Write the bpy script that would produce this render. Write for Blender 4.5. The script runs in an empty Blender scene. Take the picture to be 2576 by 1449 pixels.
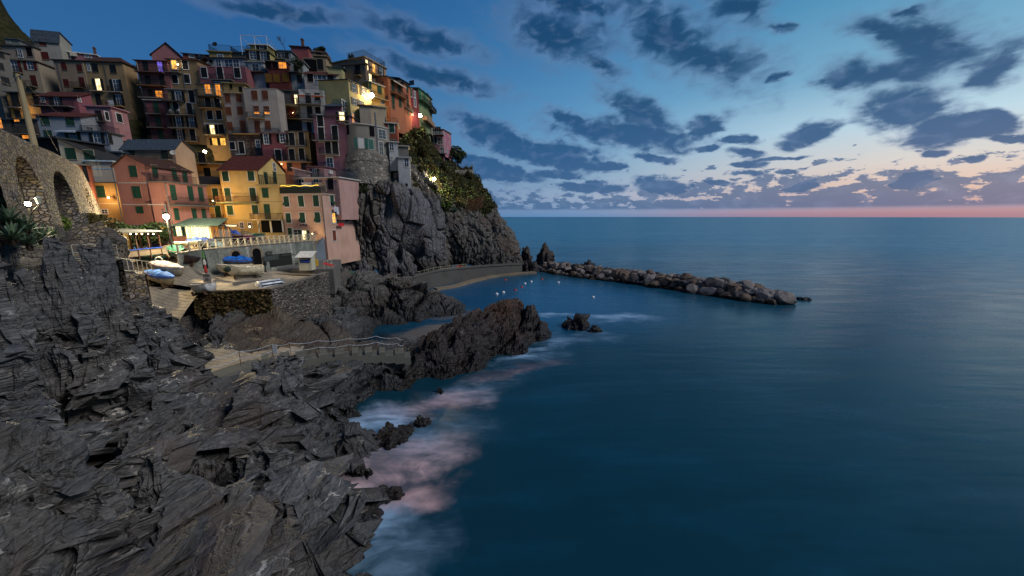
import bpy, bmesh, math, random
import numpy as np
from mathutils import Vector, Matrix

random.seed(7)
RNG = np.random.RandomState(11)
SC = bpy.context.scene
COL = SC.collection

# ------------------------------------------------------------------ camera
CAM_H = 15.0
PITCH = math.radians(11.27)
F = 902.0                       # focal length in the units of a 2576 wide picture
cam_d = bpy.data.cameras.new("camera")
cam = bpy.data.objects.new("camera", cam_d)
COL.objects.link(cam)
cam_d.sensor_width = 36.0
cam_d.lens = 36.0 * F / 2576.0
cam_d.clip_start = 0.1
cam_d.clip_end = 30000
cam.location = (0, 0, CAM_H)
cam.rotation_euler = (math.radians(90) - PITCH, 0, 0)
SC.camera = cam
CP, SP = math.cos(PITCH), math.sin(PITCH)


def ray(u, v):
    cx = (u - 1288.0) / F
    cy = -(v - 724.5) / F
    return Vector((cx, CP + cy * SP, -SP + cy * CP))


def P(u, v, Y):
    d = ray(u, v)
    t = Y / d.y
    return Vector((d.x * t, Y, CAM_H + d.z * t))


def Pz(u, v, z):
    d = ray(u, v)
    t = (z - CAM_H) / d.z
    return Vector((d.x * t, d.y * t, z))


# survey frames: (x0, y0, scale) of the measured regions
FR = {'D': (0, 0, 1 / 1.4907), 'A': (0, 100, 3.623), 'B': (480, 120, 3.623), 'C': (1000, 130, 2.841),
      'E': (0, 400, 3.623), 'G': (400, 480, 3.622), 'H': (740, 480, 3.294), 'K': (1200, 600, 2.415),
      'M': (500, 840, 3.15), 'N': (950, 860, 6.037), 'R': (600, 930, 6.037), 'Q': (640, 820, 6.44),
      'V': (1560, 420, 3.812), 'W': (0, 740, 3.15), 'T': (600, 1200, 2.342), 'U': (0, 700, 4.831)}


def cv(fr, x, y):
    a, b, s = FR[fr]
    return ((a + x / s) / 1.4907, (b + y / s) / 1.4907) if fr != 'D' else (x, y)


def FP(fr, x, y, Y):
    return P(*cv(fr, x, y), Y)


# ------------------------------------------------------------------ colours
def lin(h):
    h = h.lstrip('#')
    out = []
    for i in (0, 2, 4):
        c = int(h[i:i + 2], 16) / 255
        out.append(c / 12.92 if c <= 0.04045 else ((c + 0.055) / 1.055) ** 2.4)
    return (*out, 1.0)


class NT:
    """small node tree writer"""
    def __init__(s, tree):
        s.t = tree
        s.n = tree.nodes
        s.l = tree.links

    def put(s, sock, v):
        if hasattr(v, 'is_output') or hasattr(v, 'links'):
            s.l.new(v, sock)
        elif v is not None:
            sock.default_value = v

    def node(s, kind, **kw):
        n = s.n.new(kind)
        for k, v in kw.items():
            setattr(n, k, v)
        return n

    def math(s, op, a, b=0.0, c=0.0, clamp=False):
        n = s.node('ShaderNodeMath', operation=op, use_clamp=clamp)
        s.put(n.inputs[0], a)
        s.put(n.inputs[1], b)
        if op in ('MULTIPLY_ADD', 'SMOOTH_MIN', 'SMOOTH_MAX'):
            s.put(n.inputs[2], c)
        return n.outputs[0]

    def vmath(s, op, a, b=(0, 0, 0)):
        n = s.node('ShaderNodeVectorMath', operation=op)
        s.put(n.inputs[0], a)
        s.put(n.inputs[1], b)
        return n.outputs['Value'] if op in ('LENGTH', 'DOT_PRODUCT') else n.outputs[0]

    def mix(s, f, a, b, mode='MIX'):
        n = s.node('ShaderNodeMix', data_type='RGBA', blend_type=mode, clamp_factor=True)
        s.put(n.inputs[0], f)
        s.put(n.inputs[6], a)
        s.put(n.inputs[7], b)
        return n.outputs[2]

    def ramp(s, f, stops, interp='LINEAR'):
        n = s.node('ShaderNodeValToRGB')
        cr = n.color_ramp
        cr.interpolation = interp
        while len(cr.elements) < len(stops):
            cr.elements.new(0.5)
        for e, (p, c) in zip(cr.elements, stops):
            e.position = p
            e.color = c if isinstance(c, tuple) else (c, c, c, 1)
        s.put(n.inputs[0], f)
        return n.outputs[0]

    def rng(s, v, a, b, c=0.0, d=1.0, kind='SMOOTHSTEP'):
        n = s.node('ShaderNodeMapRange', interpolation_type=kind)
        s.put(n.inputs[0], v)
        for i, q in enumerate((a, b, c, d)):
            s.put(n.inputs[i + 1], q)
        return n.outputs[0]

    def noise(s, vec, scale, detail=4, rough=0.55, dist=0.0, col=False):
        n = s.node('ShaderNodeTexNoise')
        s.put(n.inputs['Vector'], vec)
        n.inputs['Scale'].default_value = scale
        n.inputs['Detail'].default_value = detail
        n.inputs['Roughness'].default_value = rough
        n.inputs['Distortion'].default_value = dist
        return n.outputs['Color' if col else 'Fac']

    def voro(s, vec, scale, feature='F1', out='Distance', rnd=1.0):
        n = s.node('ShaderNodeTexVoronoi', feature=feature)
        s.put(n.inputs['Vector'], vec)
        n.inputs['Scale'].default_value = scale
        n.inputs['Randomness'].default_value = rnd
        return n.outputs[out]

    def comb(s, x, y, z):
        n = s.node('ShaderNodeCombineXYZ')
        for i, q in enumerate((x, y, z)):
            s.put(n.inputs[i], q)
        return n.outputs[0]

    def mapping(s, vec, loc=(0, 0, 0), rot=(0, 0, 0), scale=(1, 1, 1), kind='POINT'):
        n = s.node('ShaderNodeMapping', vector_type=kind)
        s.put(n.inputs[0], vec)
        n.inputs[1].default_value = loc
        n.inputs[2].default_value = rot
        n.inputs[3].default_value = scale
        return n.outputs[0]


# ------------------------------------------------------------------ sky (procedural world, dusk)
SUN_EL, SUN_AZ = math.radians(2.5), math.radians(72)     # azimuth from +Y towards +X
w = bpy.data.worlds.new("World")
SC.world = w
w.use_nodes = True
nt = NT(w.node_tree)
nt.n.clear()
tc = nt.node('ShaderNodeTexCoord').outputs['Generated']
sep = nt.node('ShaderNodeSeparateXYZ')
nt.l.new(tc, sep.inputs[0])
sx, sy, sz = sep.outputs
az = nt.math('MULTIPLY', nt.math('ARCTAN2', sx, sy), 180 / math.pi)
el = nt.math('MULTIPLY', nt.math('ARCSINE', sz), 180 / math.pi)
eln = nt.math('DIVIDE', el, 90.0)
LEFT = nt.ramp(eln, [(0, lin('#3d6994')), (.06, lin('#31608c')), (.17, lin('#285a8c')), (.33, lin('#1b4c80')), (1, lin('#0c2a52'))])
MIDC = nt.ramp(eln, [(0, lin('#5b7ea6')), (.03, lin('#8a9cb4')), (.07, lin('#7497b2')), (.14, lin('#588bb0')), (.24, lin('#3a729f')), (.34, lin('#285f90')), (1, lin('#0f315c'))])
RIGHT = nt.ramp(eln, [(0, lin('#8d7688')), (.012, lin('#b08e92')), (.035, lin('#cbae9f')), (.065, lin('#c4bdb8')), (.11, lin('#a9c2cf')),
                      (.17, lin('#6e9cb6')), (.26, lin('#4783a6')), (.40, lin('#35749a')), (1, lin('#123a66'))])
f1 = nt.rng(az, -35, 22)
f2 = nt.rng(az, 5, 52)
azb = nt.rng(az, 95, 175)          # fades back to blue behind the viewer
azc = nt.rng(az, -110, -175, 0, 1)
base = nt.mix(f1, LEFT, MIDC)
base = nt.mix(f2, base, RIGHT)
base = nt.mix(azb, base, LEFT)

# cloud density: ellipses in (azimuth, elevation) degrees, broken up by noise
q = nt.comb(az, el, 0.0)
nz = nt.noise(nt.mapping(q, scale=(0.16, 0.30, 1), rot=(0, 0, math.radians(-14))), 1.0, 5, 0.6, col=True)
nz2 = nt.noise(nt.mapping(q, scale=(0.40, 0.72, 1), rot=(0, 0, -.2)), 1.0, 5, 0.52, 0.5)
nzc = nt.vmath('SUBTRACT', nz, (0.5, 0.5, 0.5))


def dirpx(u, v):
    d = ray(u, v).normalized()
    return math.degrees(math.atan2(d.x, d.y)), math.degrees(math.asin(d.z))


BLOBS = [(1060, 95, 135, 34, -17), (700, 25, 160, 24, -8), (1400, 85, 125, 62, -12), (1500, 160, 60, 25, -25), (1690, 95, 175, 70, -28), (1790, 150, 125, 48, -8),
         (1440, 5, 150, 32, -10), (1850, 20, 70, 38, -15), (2235, 80, 105, 26, -14), (2350, 110, 110, 62, -20), (2260, 175, 160, 34, 6), (2275, 270, 128, 44, 3), (2135, 190, 75, 30, -8),
         (2500, 160, 72, 44, 0), (2290, 35, 60, 16, -5), (2380, 330, 128, 30, 5), (2490, 310, 60, 26, -20), (2025, 335, 62, 22, 16), (1560, 335, 165, 34, -6), (1610, 285, 75, 34, -30), (1430, 300, 45, 18, -30),
         (1775, 318, 52, 20, 25), (1765, 370, 40, 10, 6), (1860, 348, 42, 12, 0), (1885, 385, 42, 11, 0), (1890, 413, 30, 8, 0), (1885, 437, 46, 6, 0),
         (1645, 402, 48, 11, -6), (1530, 419, 42, 11, 0), (2350, 382, 34, 9, 0), (2455, 404, 34, 7, 0), (1950, 200, 24, 11, 10), (1962, 65, 34, 12, -5), (1800, 461, 34, 7, 0),
         (1380, 385, 120, 30, -12), (1250, 345, 110, 30, -22), (1400, 436, 62, 13, 0), (1220, 420, 100, 24, -12), (2560, 352, 30, 9, 0), (1090, 190, 150, 26, -14),
         (1980, 430, 22, 5, 0), (1960, 398, 60, 6, 4), (1480, 470, 70, 12, 0), (1670, 468, 60, 16, -8), (2020, 470, 40, 14, 6), (2280, 462, 50, 18, 10)]
dmin = None
qd = nt.vmath('ADD', q, nt.vmath('MULTIPLY', nzc, (6.5, 3.2, 0.0)))
for (u, v, ru, rv, rot) in BLOBS:
    a0, e0 = dirpx(u, v)
    a1, e1 = dirpx(u + ru, v - ru * math.tan(math.radians(rot)))
    a2, e2 = dirpx(u, v - rv)
    rx = math.hypot(a1 - a0, e1 - e0)
    ry = max(0.25, abs(e2 - e0))
    rr = math.atan2(e1 - e0, a1 - a0)
    m = nt.mapping(qd, loc=(a0, e0, 0), rot=(0, 0, rr), scale=(rx * 1.38, ry * 1.42, 1), kind='TEXTURE')
    d = nt.vmath('LENGTH', m)
    dmin = d if dmin is None else nt.math('SMOOTH_MIN', dmin, d, 0.18)
dd = nt.math('ADD', dmin, nt.math('MULTIPLY', nt.math('SUBTRACT', nz2, 0.5), 1.0))
soft = nt.rng(el, 4, 22, 0.30, 0.85)
dens = nt.math('SUBTRACT', 1.0, nt.rng(dd, nt.math('SUBTRACT', 1.0, soft), nt.math('ADD', 1.0, nt.math('MULTIPLY', soft, 0.45))))
# low bank of small cumulus along the horizon
nb = nt.noise(nt.mapping(q, scale=(0.42, 1.0, 1)), 1.0, 6, 0.62)
thr = nt.math('SUBTRACT', nt.math('ADD', nt.math('MULTIPLY', el, 0.050), 0.335), nt.math('MULTIPLY', nt.rng(az, 8, 34), 0.075))
bank = nt.math('MULTIPLY', nt.rng(el, 0.5, 1.3), nt.rng(nt.math('SUBTRACT', nb, thr), -0.01, 0.055))
leftveil = nt.math('MULTIPLY', nt.math('SUBTRACT', 1.0, nt.rng(az, -4, 26)), nt.rng(az, -40, -8))
veil = nt.math('MULTIPLY', leftveil, nt.math('MULTIPLY', nt.math('SUBTRACT', 1.0, nt.rng(el, 4, 13)), nt.rng(nb, 0.30, 0.70)))
dens = nt.math('MAXIMUM', dens, nt.math('MULTIPLY', bank, 0.88))
dens = nt.math('MAXIMUM', dens, nt.math('MULTIPLY', veil, 0.6))
dens = nt.math('MULTIPLY', dens, nt.rng(el, 0.1, 0.8))
ccol = nt.ramp(eln, [(0, lin('#34597f')), (.045, lin('#2d547e')), (.10, lin('#1f4a76')), (.2, lin('#143d62')), (.35, lin('#0e355a'))])
edge = nt.mix(0.5, ccol, lin('#7f93b6'))
lit = nt.math('ADD', nt.math('MULTIPLY', nt.rng(dens, 1.0, 0.35), 0.75), nt.math('MULTIPLY', nt.rng(nz2, 0.46, 0.72), 0.35), clamp=True)
ccol2 = nt.mix(lit, ccol, edge)
sky = nt.mix(nt.math('MULTIPLY', dens, 0.93), base, ccol2)
pink = nt.math('MULTIPLY', nt.rng(el, 1.1, 0.1), nt.rng(az, 14, 50))
sky = nt.mix(nt.math('MULTIPLY', pink, 0.6), sky, lin('#96707e'))
below = nt.rng(el, 0.0, -1.2)
sky = nt.mix(below, sky, lin('#1c4468'))
tex = nt.node('ShaderNodeTexSky', sky_type='NISHITA')
tex.sun_disc = False
tex.sun_elevation = SUN_EL
tex.sun_rotation = SUN_AZ
tex.altitude = 20
bg1 = nt.node('ShaderNodeBackground')
nt.put(bg1.inputs[0], sky)
bg1.inputs[1].default_value = 1.0
bg2 = nt.node('ShaderNodeBackground')
nt.put(bg2.inputs[0], tex.outputs[0])
bg2.inputs[1].default_value = 0.004
add = nt.node('ShaderNodeAddShader')
nt.l.new(bg1.outputs[0], add.inputs[0])
nt.l.new(bg2.outputs[0], add.inputs[1])
wo = nt.node('ShaderNodeOutputWorld')
nt.l.new(add.outputs[0], wo.inputs[0])

# last glow of the sun, from the right, very soft
sd = bpy.data.lights.new("sun", 'SUN')
sun = bpy.data.objects.new("sun", sd)
COL.objects.link(sun)
sd.energy = 1.9
sd.angle = math.radians(20)
sd.color = (1.0, 0.95, 0.93)
_az, _el = math.radians(108), math.radians(40)
_dir = Vector((math.sin(_az) * math.cos(_el), math.cos(_az) * math.cos(_el), math.sin(_el)))
sun.rotation_euler = _dir.to_track_quat('Z', 'Y').to_euler()

vs = SC.view_settings
SC.display_settings.display_device = 'sRGB'
vs.view_transform = 'Standard'
vs.look = 'None'
vs.exposure = 0.35
vs.gamma = 1.0
vs.use_curve_mapping = False
SC.cycles.use_denoising = True
SC.cycles.max_bounces = 5
SC.cycles.diffuse_bounces = 3
SC.cycles.glossy_bounces = 2
SC.cycles.transmission_bounces = 2
SC.cycles.caustics_reflective = False
SC.cycles.caustics_refractive = False
SC.cycles.sample_clamp_indirect = 3.0
w.cycles.sampling_method = 'MANUAL'
w.cycles.sample_map_resolution = 512


# ------------------------------------------------------------------ materials
MATS = {}


def base_mat(name, rough=0.9, spec=0.2):
    m = bpy.data.materials.new(name)
    m.use_nodes = True
    t = NT(m.node_tree)
    b = t.n['Principled BSDF']
    b.inputs['Roughness'].default_value = rough
    b.inputs['Specular IOR Level'].default_value = spec
    return m, t, b


def bump(t, b, h, strength=0.5, dist=0.1):
    n = t.node('ShaderNodeBump')
    n.inputs['Strength'].default_value = strength
    n.inputs['Distance'].default_value = dist
    t.put(n.inputs['Height'], h)
    t.l.new(n.outputs[0], b.inputs['Normal'])


def objco(t):
    return t.node('ShaderNodeTexCoord').outputs['Object']


def geopos(t):
    return t.node('ShaderNodeNewGeometry').outputs['Position']


def mat_plain(hexc, rough=0.7, spec=0.25, metal=0.0, vary=0.18, scale=6.0):
    key = ('plain', hexc, rough, metal)
    if key in MATS:
        return MATS[key]
    m, t, b = base_mat('paint_' + hexc.strip('#'), rough, spec)
    b.inputs['Metallic'].default_value = metal
    c = lin(hexc)
    n = t.noise(objco(t), scale, 4)
    dk = tuple(x * (1 - vary * 1.6) for x in c[:3]) + (1,)
    lt = tuple(min(1, x * (1 + vary)) for x in c[:3]) + (1,)
    t.put(b.inputs['Base Color'], t.mix(t.rng(n, 0.3, 0.7), dk, lt))
    MATS[key] = m
    return m


def mat_stucco(hexc, dirt=0.5):
    key = ('stucco', hexc, dirt)
    if key in MATS:
        return MATS[key]
    m, t, b = base_mat('stucco_' + hexc.strip('#'), 0.92, 0.12)
    c = lin(hexc)
    g_ = c[0] * .3 + c[1] * .6 + c[2] * .1
    c = tuple((x + (g_ * f_ - x) * .20) * .72 for x, f_ in zip(c[:3], (1.03, 1.0, .95))) + (1,)
    o = geopos(t)
    big = t.noise(o, 0.35, 5, 0.6)
    streak = t.noise(t.mapping(o, scale=(2.2, 2.2, 0.22)), 1.0, 5, 0.65)
    fine = t.noise(o, 5.0, 5, 0.65)
    dk = tuple(x * 0.60 for x in c[:3]) + (1,)
    gr = (c[0] * .5 + .03, c[1] * .52 + .03, c[2] * .55 + .035, 1)
    col = t.mix(t.math('MULTIPLY', t.rng(big, 0.40, 0.72), 0.55), c, dk)
    col = t.mix(t.math('MULTIPLY', t.rng(streak, 0.52, 0.74), dirt), col, gr)
    col = t.mix(t.math('MULTIPLY', t.rng(fine, 0.45, 0.8), 0.22), col, dk)
    t.put(b.inputs['Base Color'], col)
    bump(t, b, fine, 0.35, 0.03)
    MATS[key] = m
    return m


def mat_rock(name, c1, c2, c3, vein=0.0, strata=(0.5, 0.2, 3.0), rot=(0.5, 0.6, 0.2), scale=1.0, rough=0.62, brown=0.0, spec=0.3, bstr=0.6):
    m, t, b = base_mat(name, rough, spec)
    o = geopos(t)
    os_ = t.mapping(o, rot=rot, scale=tuple(s * scale for s in strata))
    warp = t.vmath('ADD', os_, t.vmath('MULTIPLY', t.noise(o, 0.5 * scale, 3, 0.5, col=True), (1.6, 1.6, 1.6)))
    lay = t.noise(warp, 2.2, 7, 0.68)
    big = t.noise(o, 0.28 * scale, 5, 0.6)
    fine = t.noise(o, 6.0 * scale, 7, 0.72)
    col = t.mix(t.rng(lay, 0.36, 0.66), lin(c1), lin(c2))
    col = t.mix(t.math('MULTIPLY', t.rng(big, 0.42, 0.66), 0.7), col, lin(c3))
    col = t.mix(t.math('MULTIPLY', t.rng(fine, 0.35, 0.75), 0.5), t.mix(0.45, col, (0, 0, 0, 1)), t.mix(0.12, col, (0.35, 0.34, 0.33, 1)))
    if brown:
        bn = t.noise(o, 0.17 * scale, 4, 0.65)
        col = t.mix(t.math('MULTIPLY', t.rng(bn, 0.50, 0.63), brown), col, lin('#4a2f1c'))
    if vein:
        v1 = t.voro(t.vmath('ADD', t.mapping(o, rot=(0.3, 0.9, 0.4), scale=(0.7 * scale, 0.7 * scale, 2.0 * scale)),
                            t.vmath('MULTIPLY', t.noise(o, 1.3 * scale, 5, 0.6, col=True), (1.4, 1.4, 1.4))), 0.9, 'DISTANCE_TO_EDGE')
        msk = t.rng(t.noise(o, 0.75 * scale, 3, 0.6), 0.54, 0.66)
        f = t.math('MULTIPLY', t.math('MULTIPLY', t.rng(v1, 0.034, 0.004), msk), vein)
        col = t.mix(f, col, lin('#a9a49c'))
    # wet dark band at the waterline
    sp = t.node('ShaderNodeSeparateXYZ')
    t.l.new(o, sp.inputs[0])
    wl = t.rng(t.math('ADD', sp.outputs[2], t.math('MULTIPLY', big, -1.6)), 1.0, -0.5)
    low = t.rng(t.math('ADD', sp.outputs[2], t.math('MULTIPLY', big, -4.0)), 5.5, -1.5)
    col = t.mix(t.math('MULTIPLY', low, 0.62), col, lin('#202328'))
    col = t.mix(t.math('MULTIPLY', wl, 0.6), col, lin('#151310'))
    t.put(b.inputs['Base Color'], col)
    t.put(b.inputs['Roughness'], t.math('SUBTRACT', rough, t.math('MULTIPLY', wl, 0.25)))
    cvec = t.vmath('ADD', t.mapping(o, rot=rot, scale=tuple(max(.35, min(1.6, q_)) * scale for q_ in strata)), t.vmath('MULTIPLY', t.noise(o, 1.1 * scale, 3, 0.6, col=True), (.5, .5, .5)))
    hs = None
    for sc_, am in ((1.6, 1.0), (4.5, .45)):
        spc = t.node('ShaderNodeSeparateColor')
        t.l.new(t.voro(cvec, sc_, 'F1', 'Color'), spc.inputs[0])
        k_ = t.math('ADD', t.math('MULTIPLY', spc.outputs[0], am * .6), t.math('MULTIPLY', t.rng(t.voro(cvec, sc_, 'DISTANCE_TO_EDGE'), 0, .08), am * .5))
        hs = k_ if hs is None else t.math('ADD', hs, k_)
    h = t.math('ADD', t.math('MULTIPLY', lay, 1.3), t.math('MULTIPLY', fine, 0.5))
    h = t.math('ADD', h, t.math('MULTIPLY', hs, .8))
    bump(t, b, h, bstr, 0.24 / scale)
    return m


def mat_masonry(name, cols, scale=3.2, mortar='#4a443c', flat=1.5, rough=0.9, bstr=0.9, moss=0.0, edge=0.07, rnd=0.85):
    m, t, b = base_mat(name, rough, 0.15)
    o = geopos(t)
    vec = t.mapping(o, scale=(1, 1, flat))
    vec = t.vmath('ADD', vec, t.vmath('MULTIPLY', t.noise(o, 1.4, 2, 0.5, col=True), (0.22, 0.22, 0.22)))
    e = t.voro(vec, scale, 'DISTANCE_TO_EDGE', rnd=rnd)
    c = t.voro(vec, scale, 'F1', 'Color', rnd=rnd)
    sp = t.node('ShaderNodeSeparateColor')
    t.l.new(c, sp.inputs[0])
    stops = [(i / max(1, len(cols) - 1), lin(h)) for i, h in enumerate(cols)]
    col = t.ramp(sp.outputs[0], stops)
    br = t.rng(sp.outputs[1], 0, 1, 0.6, 1.2, 'LINEAR')
    col = t.mix(1.0, col, t.comb(br, br, br), 'MULTIPLY')
    fine = t.noise(o, 9, 5, 0.7)
    col = t.mix(t.math('MULTIPLY', t.rng(fine, 0.4, 0.8), 0.35), col, (0.03, 0.028, 0.025, 1))
    mk = t.rng(e, 0.02, edge)
    col = t.mix(mk, lin(mortar), col)
    if moss:
        mo = t.noise(o, 0.9, 4, 0.65)
        col = t.mix(t.math('MULTIPLY', t.rng(mo, 0.52, 0.64), moss), col, lin('#39431c'))
    t.put(b.inputs['Base Color'], col)
    h = t.math('ADD', t.math('MULTIPLY', t.rng(e, 0.0, edge * 2), 1.0), t.math('MULTIPLY', fine, 0.35))
    bump(t, b, h, bstr, 0.08)
    return m


def mat_emit(name, hexc, strength, pattern=False):
    m, t, b = base_mat(name, 0.6)
    b.inputs['Base Color'].default_value = (0.05, 0.05, 0.05, 1)
    c = lin(hexc)
    if pattern:
        n = t.noise(geopos(t), 1.6, 3, 0.6)
        cc = t.mix(t.rng(n, 0.3, 0.7), tuple(x * 0.35 for x in c[:3]) + (1,), c)
        t.put(b.inputs['Emission Color'], cc)
    else:
        b.inputs['Emission Color'].default_value = c
    b.inputs['Emission Strength'].default_value = strength
    return m


def mat_tiles(hexc, name):
    m, t, b = base_mat(name, 0.85, 0.15)
    o = objco(t)
    c = lin(hexc)
    wv = t.node('ShaderNodeTexWave', wave_type='BANDS', bands_direction='X')
    t.put(wv.inputs['Vector'], o)
    wv.inputs['Scale'].default_value = 2.0
    wv2 = t.node('ShaderNodeTexWave', wave_type='BANDS', bands_direction='Y')
    t.put(wv2.inputs['Vector'], o)
    wv2.inputs['Scale'].default_value = 1.4
    n = t.noise(o, 3, 5, 0.7)
    col = t.mix(t.rng(n, 0.3, 0.7), tuple(x * .45 for x in c[:3]) + (1,), tuple(min(1, x * 1.2) for x in c[:3]) + (1,))
    col = t.mix(t.math('MULTIPLY', t.rng(wv.outputs[1], 0.35, 0.0), 0.6), col, (0.01, 0.008, 0.008, 1))
    t.put(b.inputs['Base Color'], col)
    bump(t, b, t.math('ADD', wv.outputs[1], t.math('MULTIPLY', wv2.outputs[1], 0.5)), 0.7, 0.06)
    return m


M = {}
M['rock'] = mat_rock('slate_rock', '#424447', '#787674', '#5b554e', vein=1.0, scale=1.0, brown=0.3, rough=0.5, spec=0.42)
M['rock_far'] = mat_rock('slate_rock_worn', '#55524e', '#7c7770', '#6a6156', vein=0.35, scale=0.7, brown=0.35)
M['rock_wet'] = mat_rock('dark_wet_rock', '#352a21', '#544237', '#4a3224', vein=0.4, scale=0.9, brown=0.9, rough=0.5)
M['slab'] = mat_rock('pale_cliff_slab', '#78767a', '#98959a', '#88847f', vein=0.0, strata=(1.6, 1.6, 0.10), rot=(0, 0.06, 0), scale=0.55, brown=0.25, rough=0.8, bstr=1.0)
M['ochre_rock'] = mat_rock('banded_ramp_rock', '#5e5244', '#85735c', '#6b5a48', vein=0.5, strata=(3.0, 0.3, 0.6), rot=(0, 0, 0.75), scale=0.8, brown=0.5)
M['arch_stone'] = mat_masonry('arched_wall_stone', ['#6a625a', '#857868', '#77706a', '#94825f', '#5f5a55', '#8a8078'], 3.6, '#3e3832', 1.35)
M['wall_stone'] = mat_masonry('rough_wall_stone', ['#5d564e', '#77695a', '#6f6b66', '#80684c', '#4d4945', '#8d8478'], 2.9, '#2c2722', 1.6, edge=0.09)
M['dry_stone'] = mat_masonry('dry_stone_mossy', ['#8a7044', '#6d5732', '#a1885a', '#54452e', '#7d6a45'], 2.7, '#1d170e', 3.0, moss=0.5, edge=0.12)
M['rubble'] = mat_masonry('grey_rubble_stone', ['#605c58', '#7a746c', '#524f4d', '#8d857a', '#66605b'], 3.1, '#2b2826', 2.2, edge=0.12)
M['bastion'] = mat_masonry('bastion_stone', ['#6e6961', '#8b857a', '#5b5853', '#9c968a', '#4a4845'], 1.5, '#5f5a53', 1.2, edge=0.2, bstr=1.0)
M['house_stone'] = mat_masonry('dark_house_stone', ['#4d4744', '#6a5c55', '#5b504b', '#75665b'], 2.6, '#3b3532', 1.8)
M['concrete'] = mat_stucco('#76716a', 0.6)
M['concrete_warm'] = mat_stucco('#8c7b63', 0.5)
M['tiles'] = mat_tiles('#5c2f27', 'red_brown_roof_tiles')
M['tiles_brown'] = mat_tiles('#4d352b', 'brown_roof_tiles')
M['tiles_grey'] = mat_tiles('#47525c', 'grey_slate_roof')
M['tiles_orange'] = mat_tiles('#8a4a26', 'lamplit_roof_tiles')  # orange lamp light is put into this tile colour
M['glass'], _t, _b = base_mat('window_glass', 0.12, 0.6)
_b.inputs['Base Color'].default_value = (0.02, 0.03, 0.045, 1)
M['dark'] = mat_plain('#0b0b0d', 0.9, 0.1)
M['white'] = mat_plain('#b9b7b2', 0.7)
M['offwhite'] = mat_plain('#a59f90', 0.8)
M['metal'] = mat_plain('#5b5e60', 0.5, 0.5, 0.6)
M['rust'] = mat_plain('#5a3a28', 0.8, 0.3, 0.3)
M['iron'] = mat_plain('#22211f', 0.7, 0.3, 0.4)
M['rail_white'] = mat_plain('#b5ab92', 0.6)
M['rope'] = mat_plain('#a3a7aa', 0.8)
M['lit'] = mat_emit('lit_window_warm', '#ffb648', 1.7, True)
M['lit_orange'] = mat_emit('lit_window_orange', '#ff9a30', 1.25, True)
M['lit_white'] = mat_emit('lit_window_white', '#ffe0a0', 3.2, True)
M['lit_purple'] = mat_emit('lit_window_violet', '#8a6cff', 0.7, True)
M['lamp'] = mat_emit('lamp_glow', '#fff0c8', 60)
M['lamp_small'] = mat_emit('lamp_glow_small', '#ffe2a0', 14)


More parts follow.
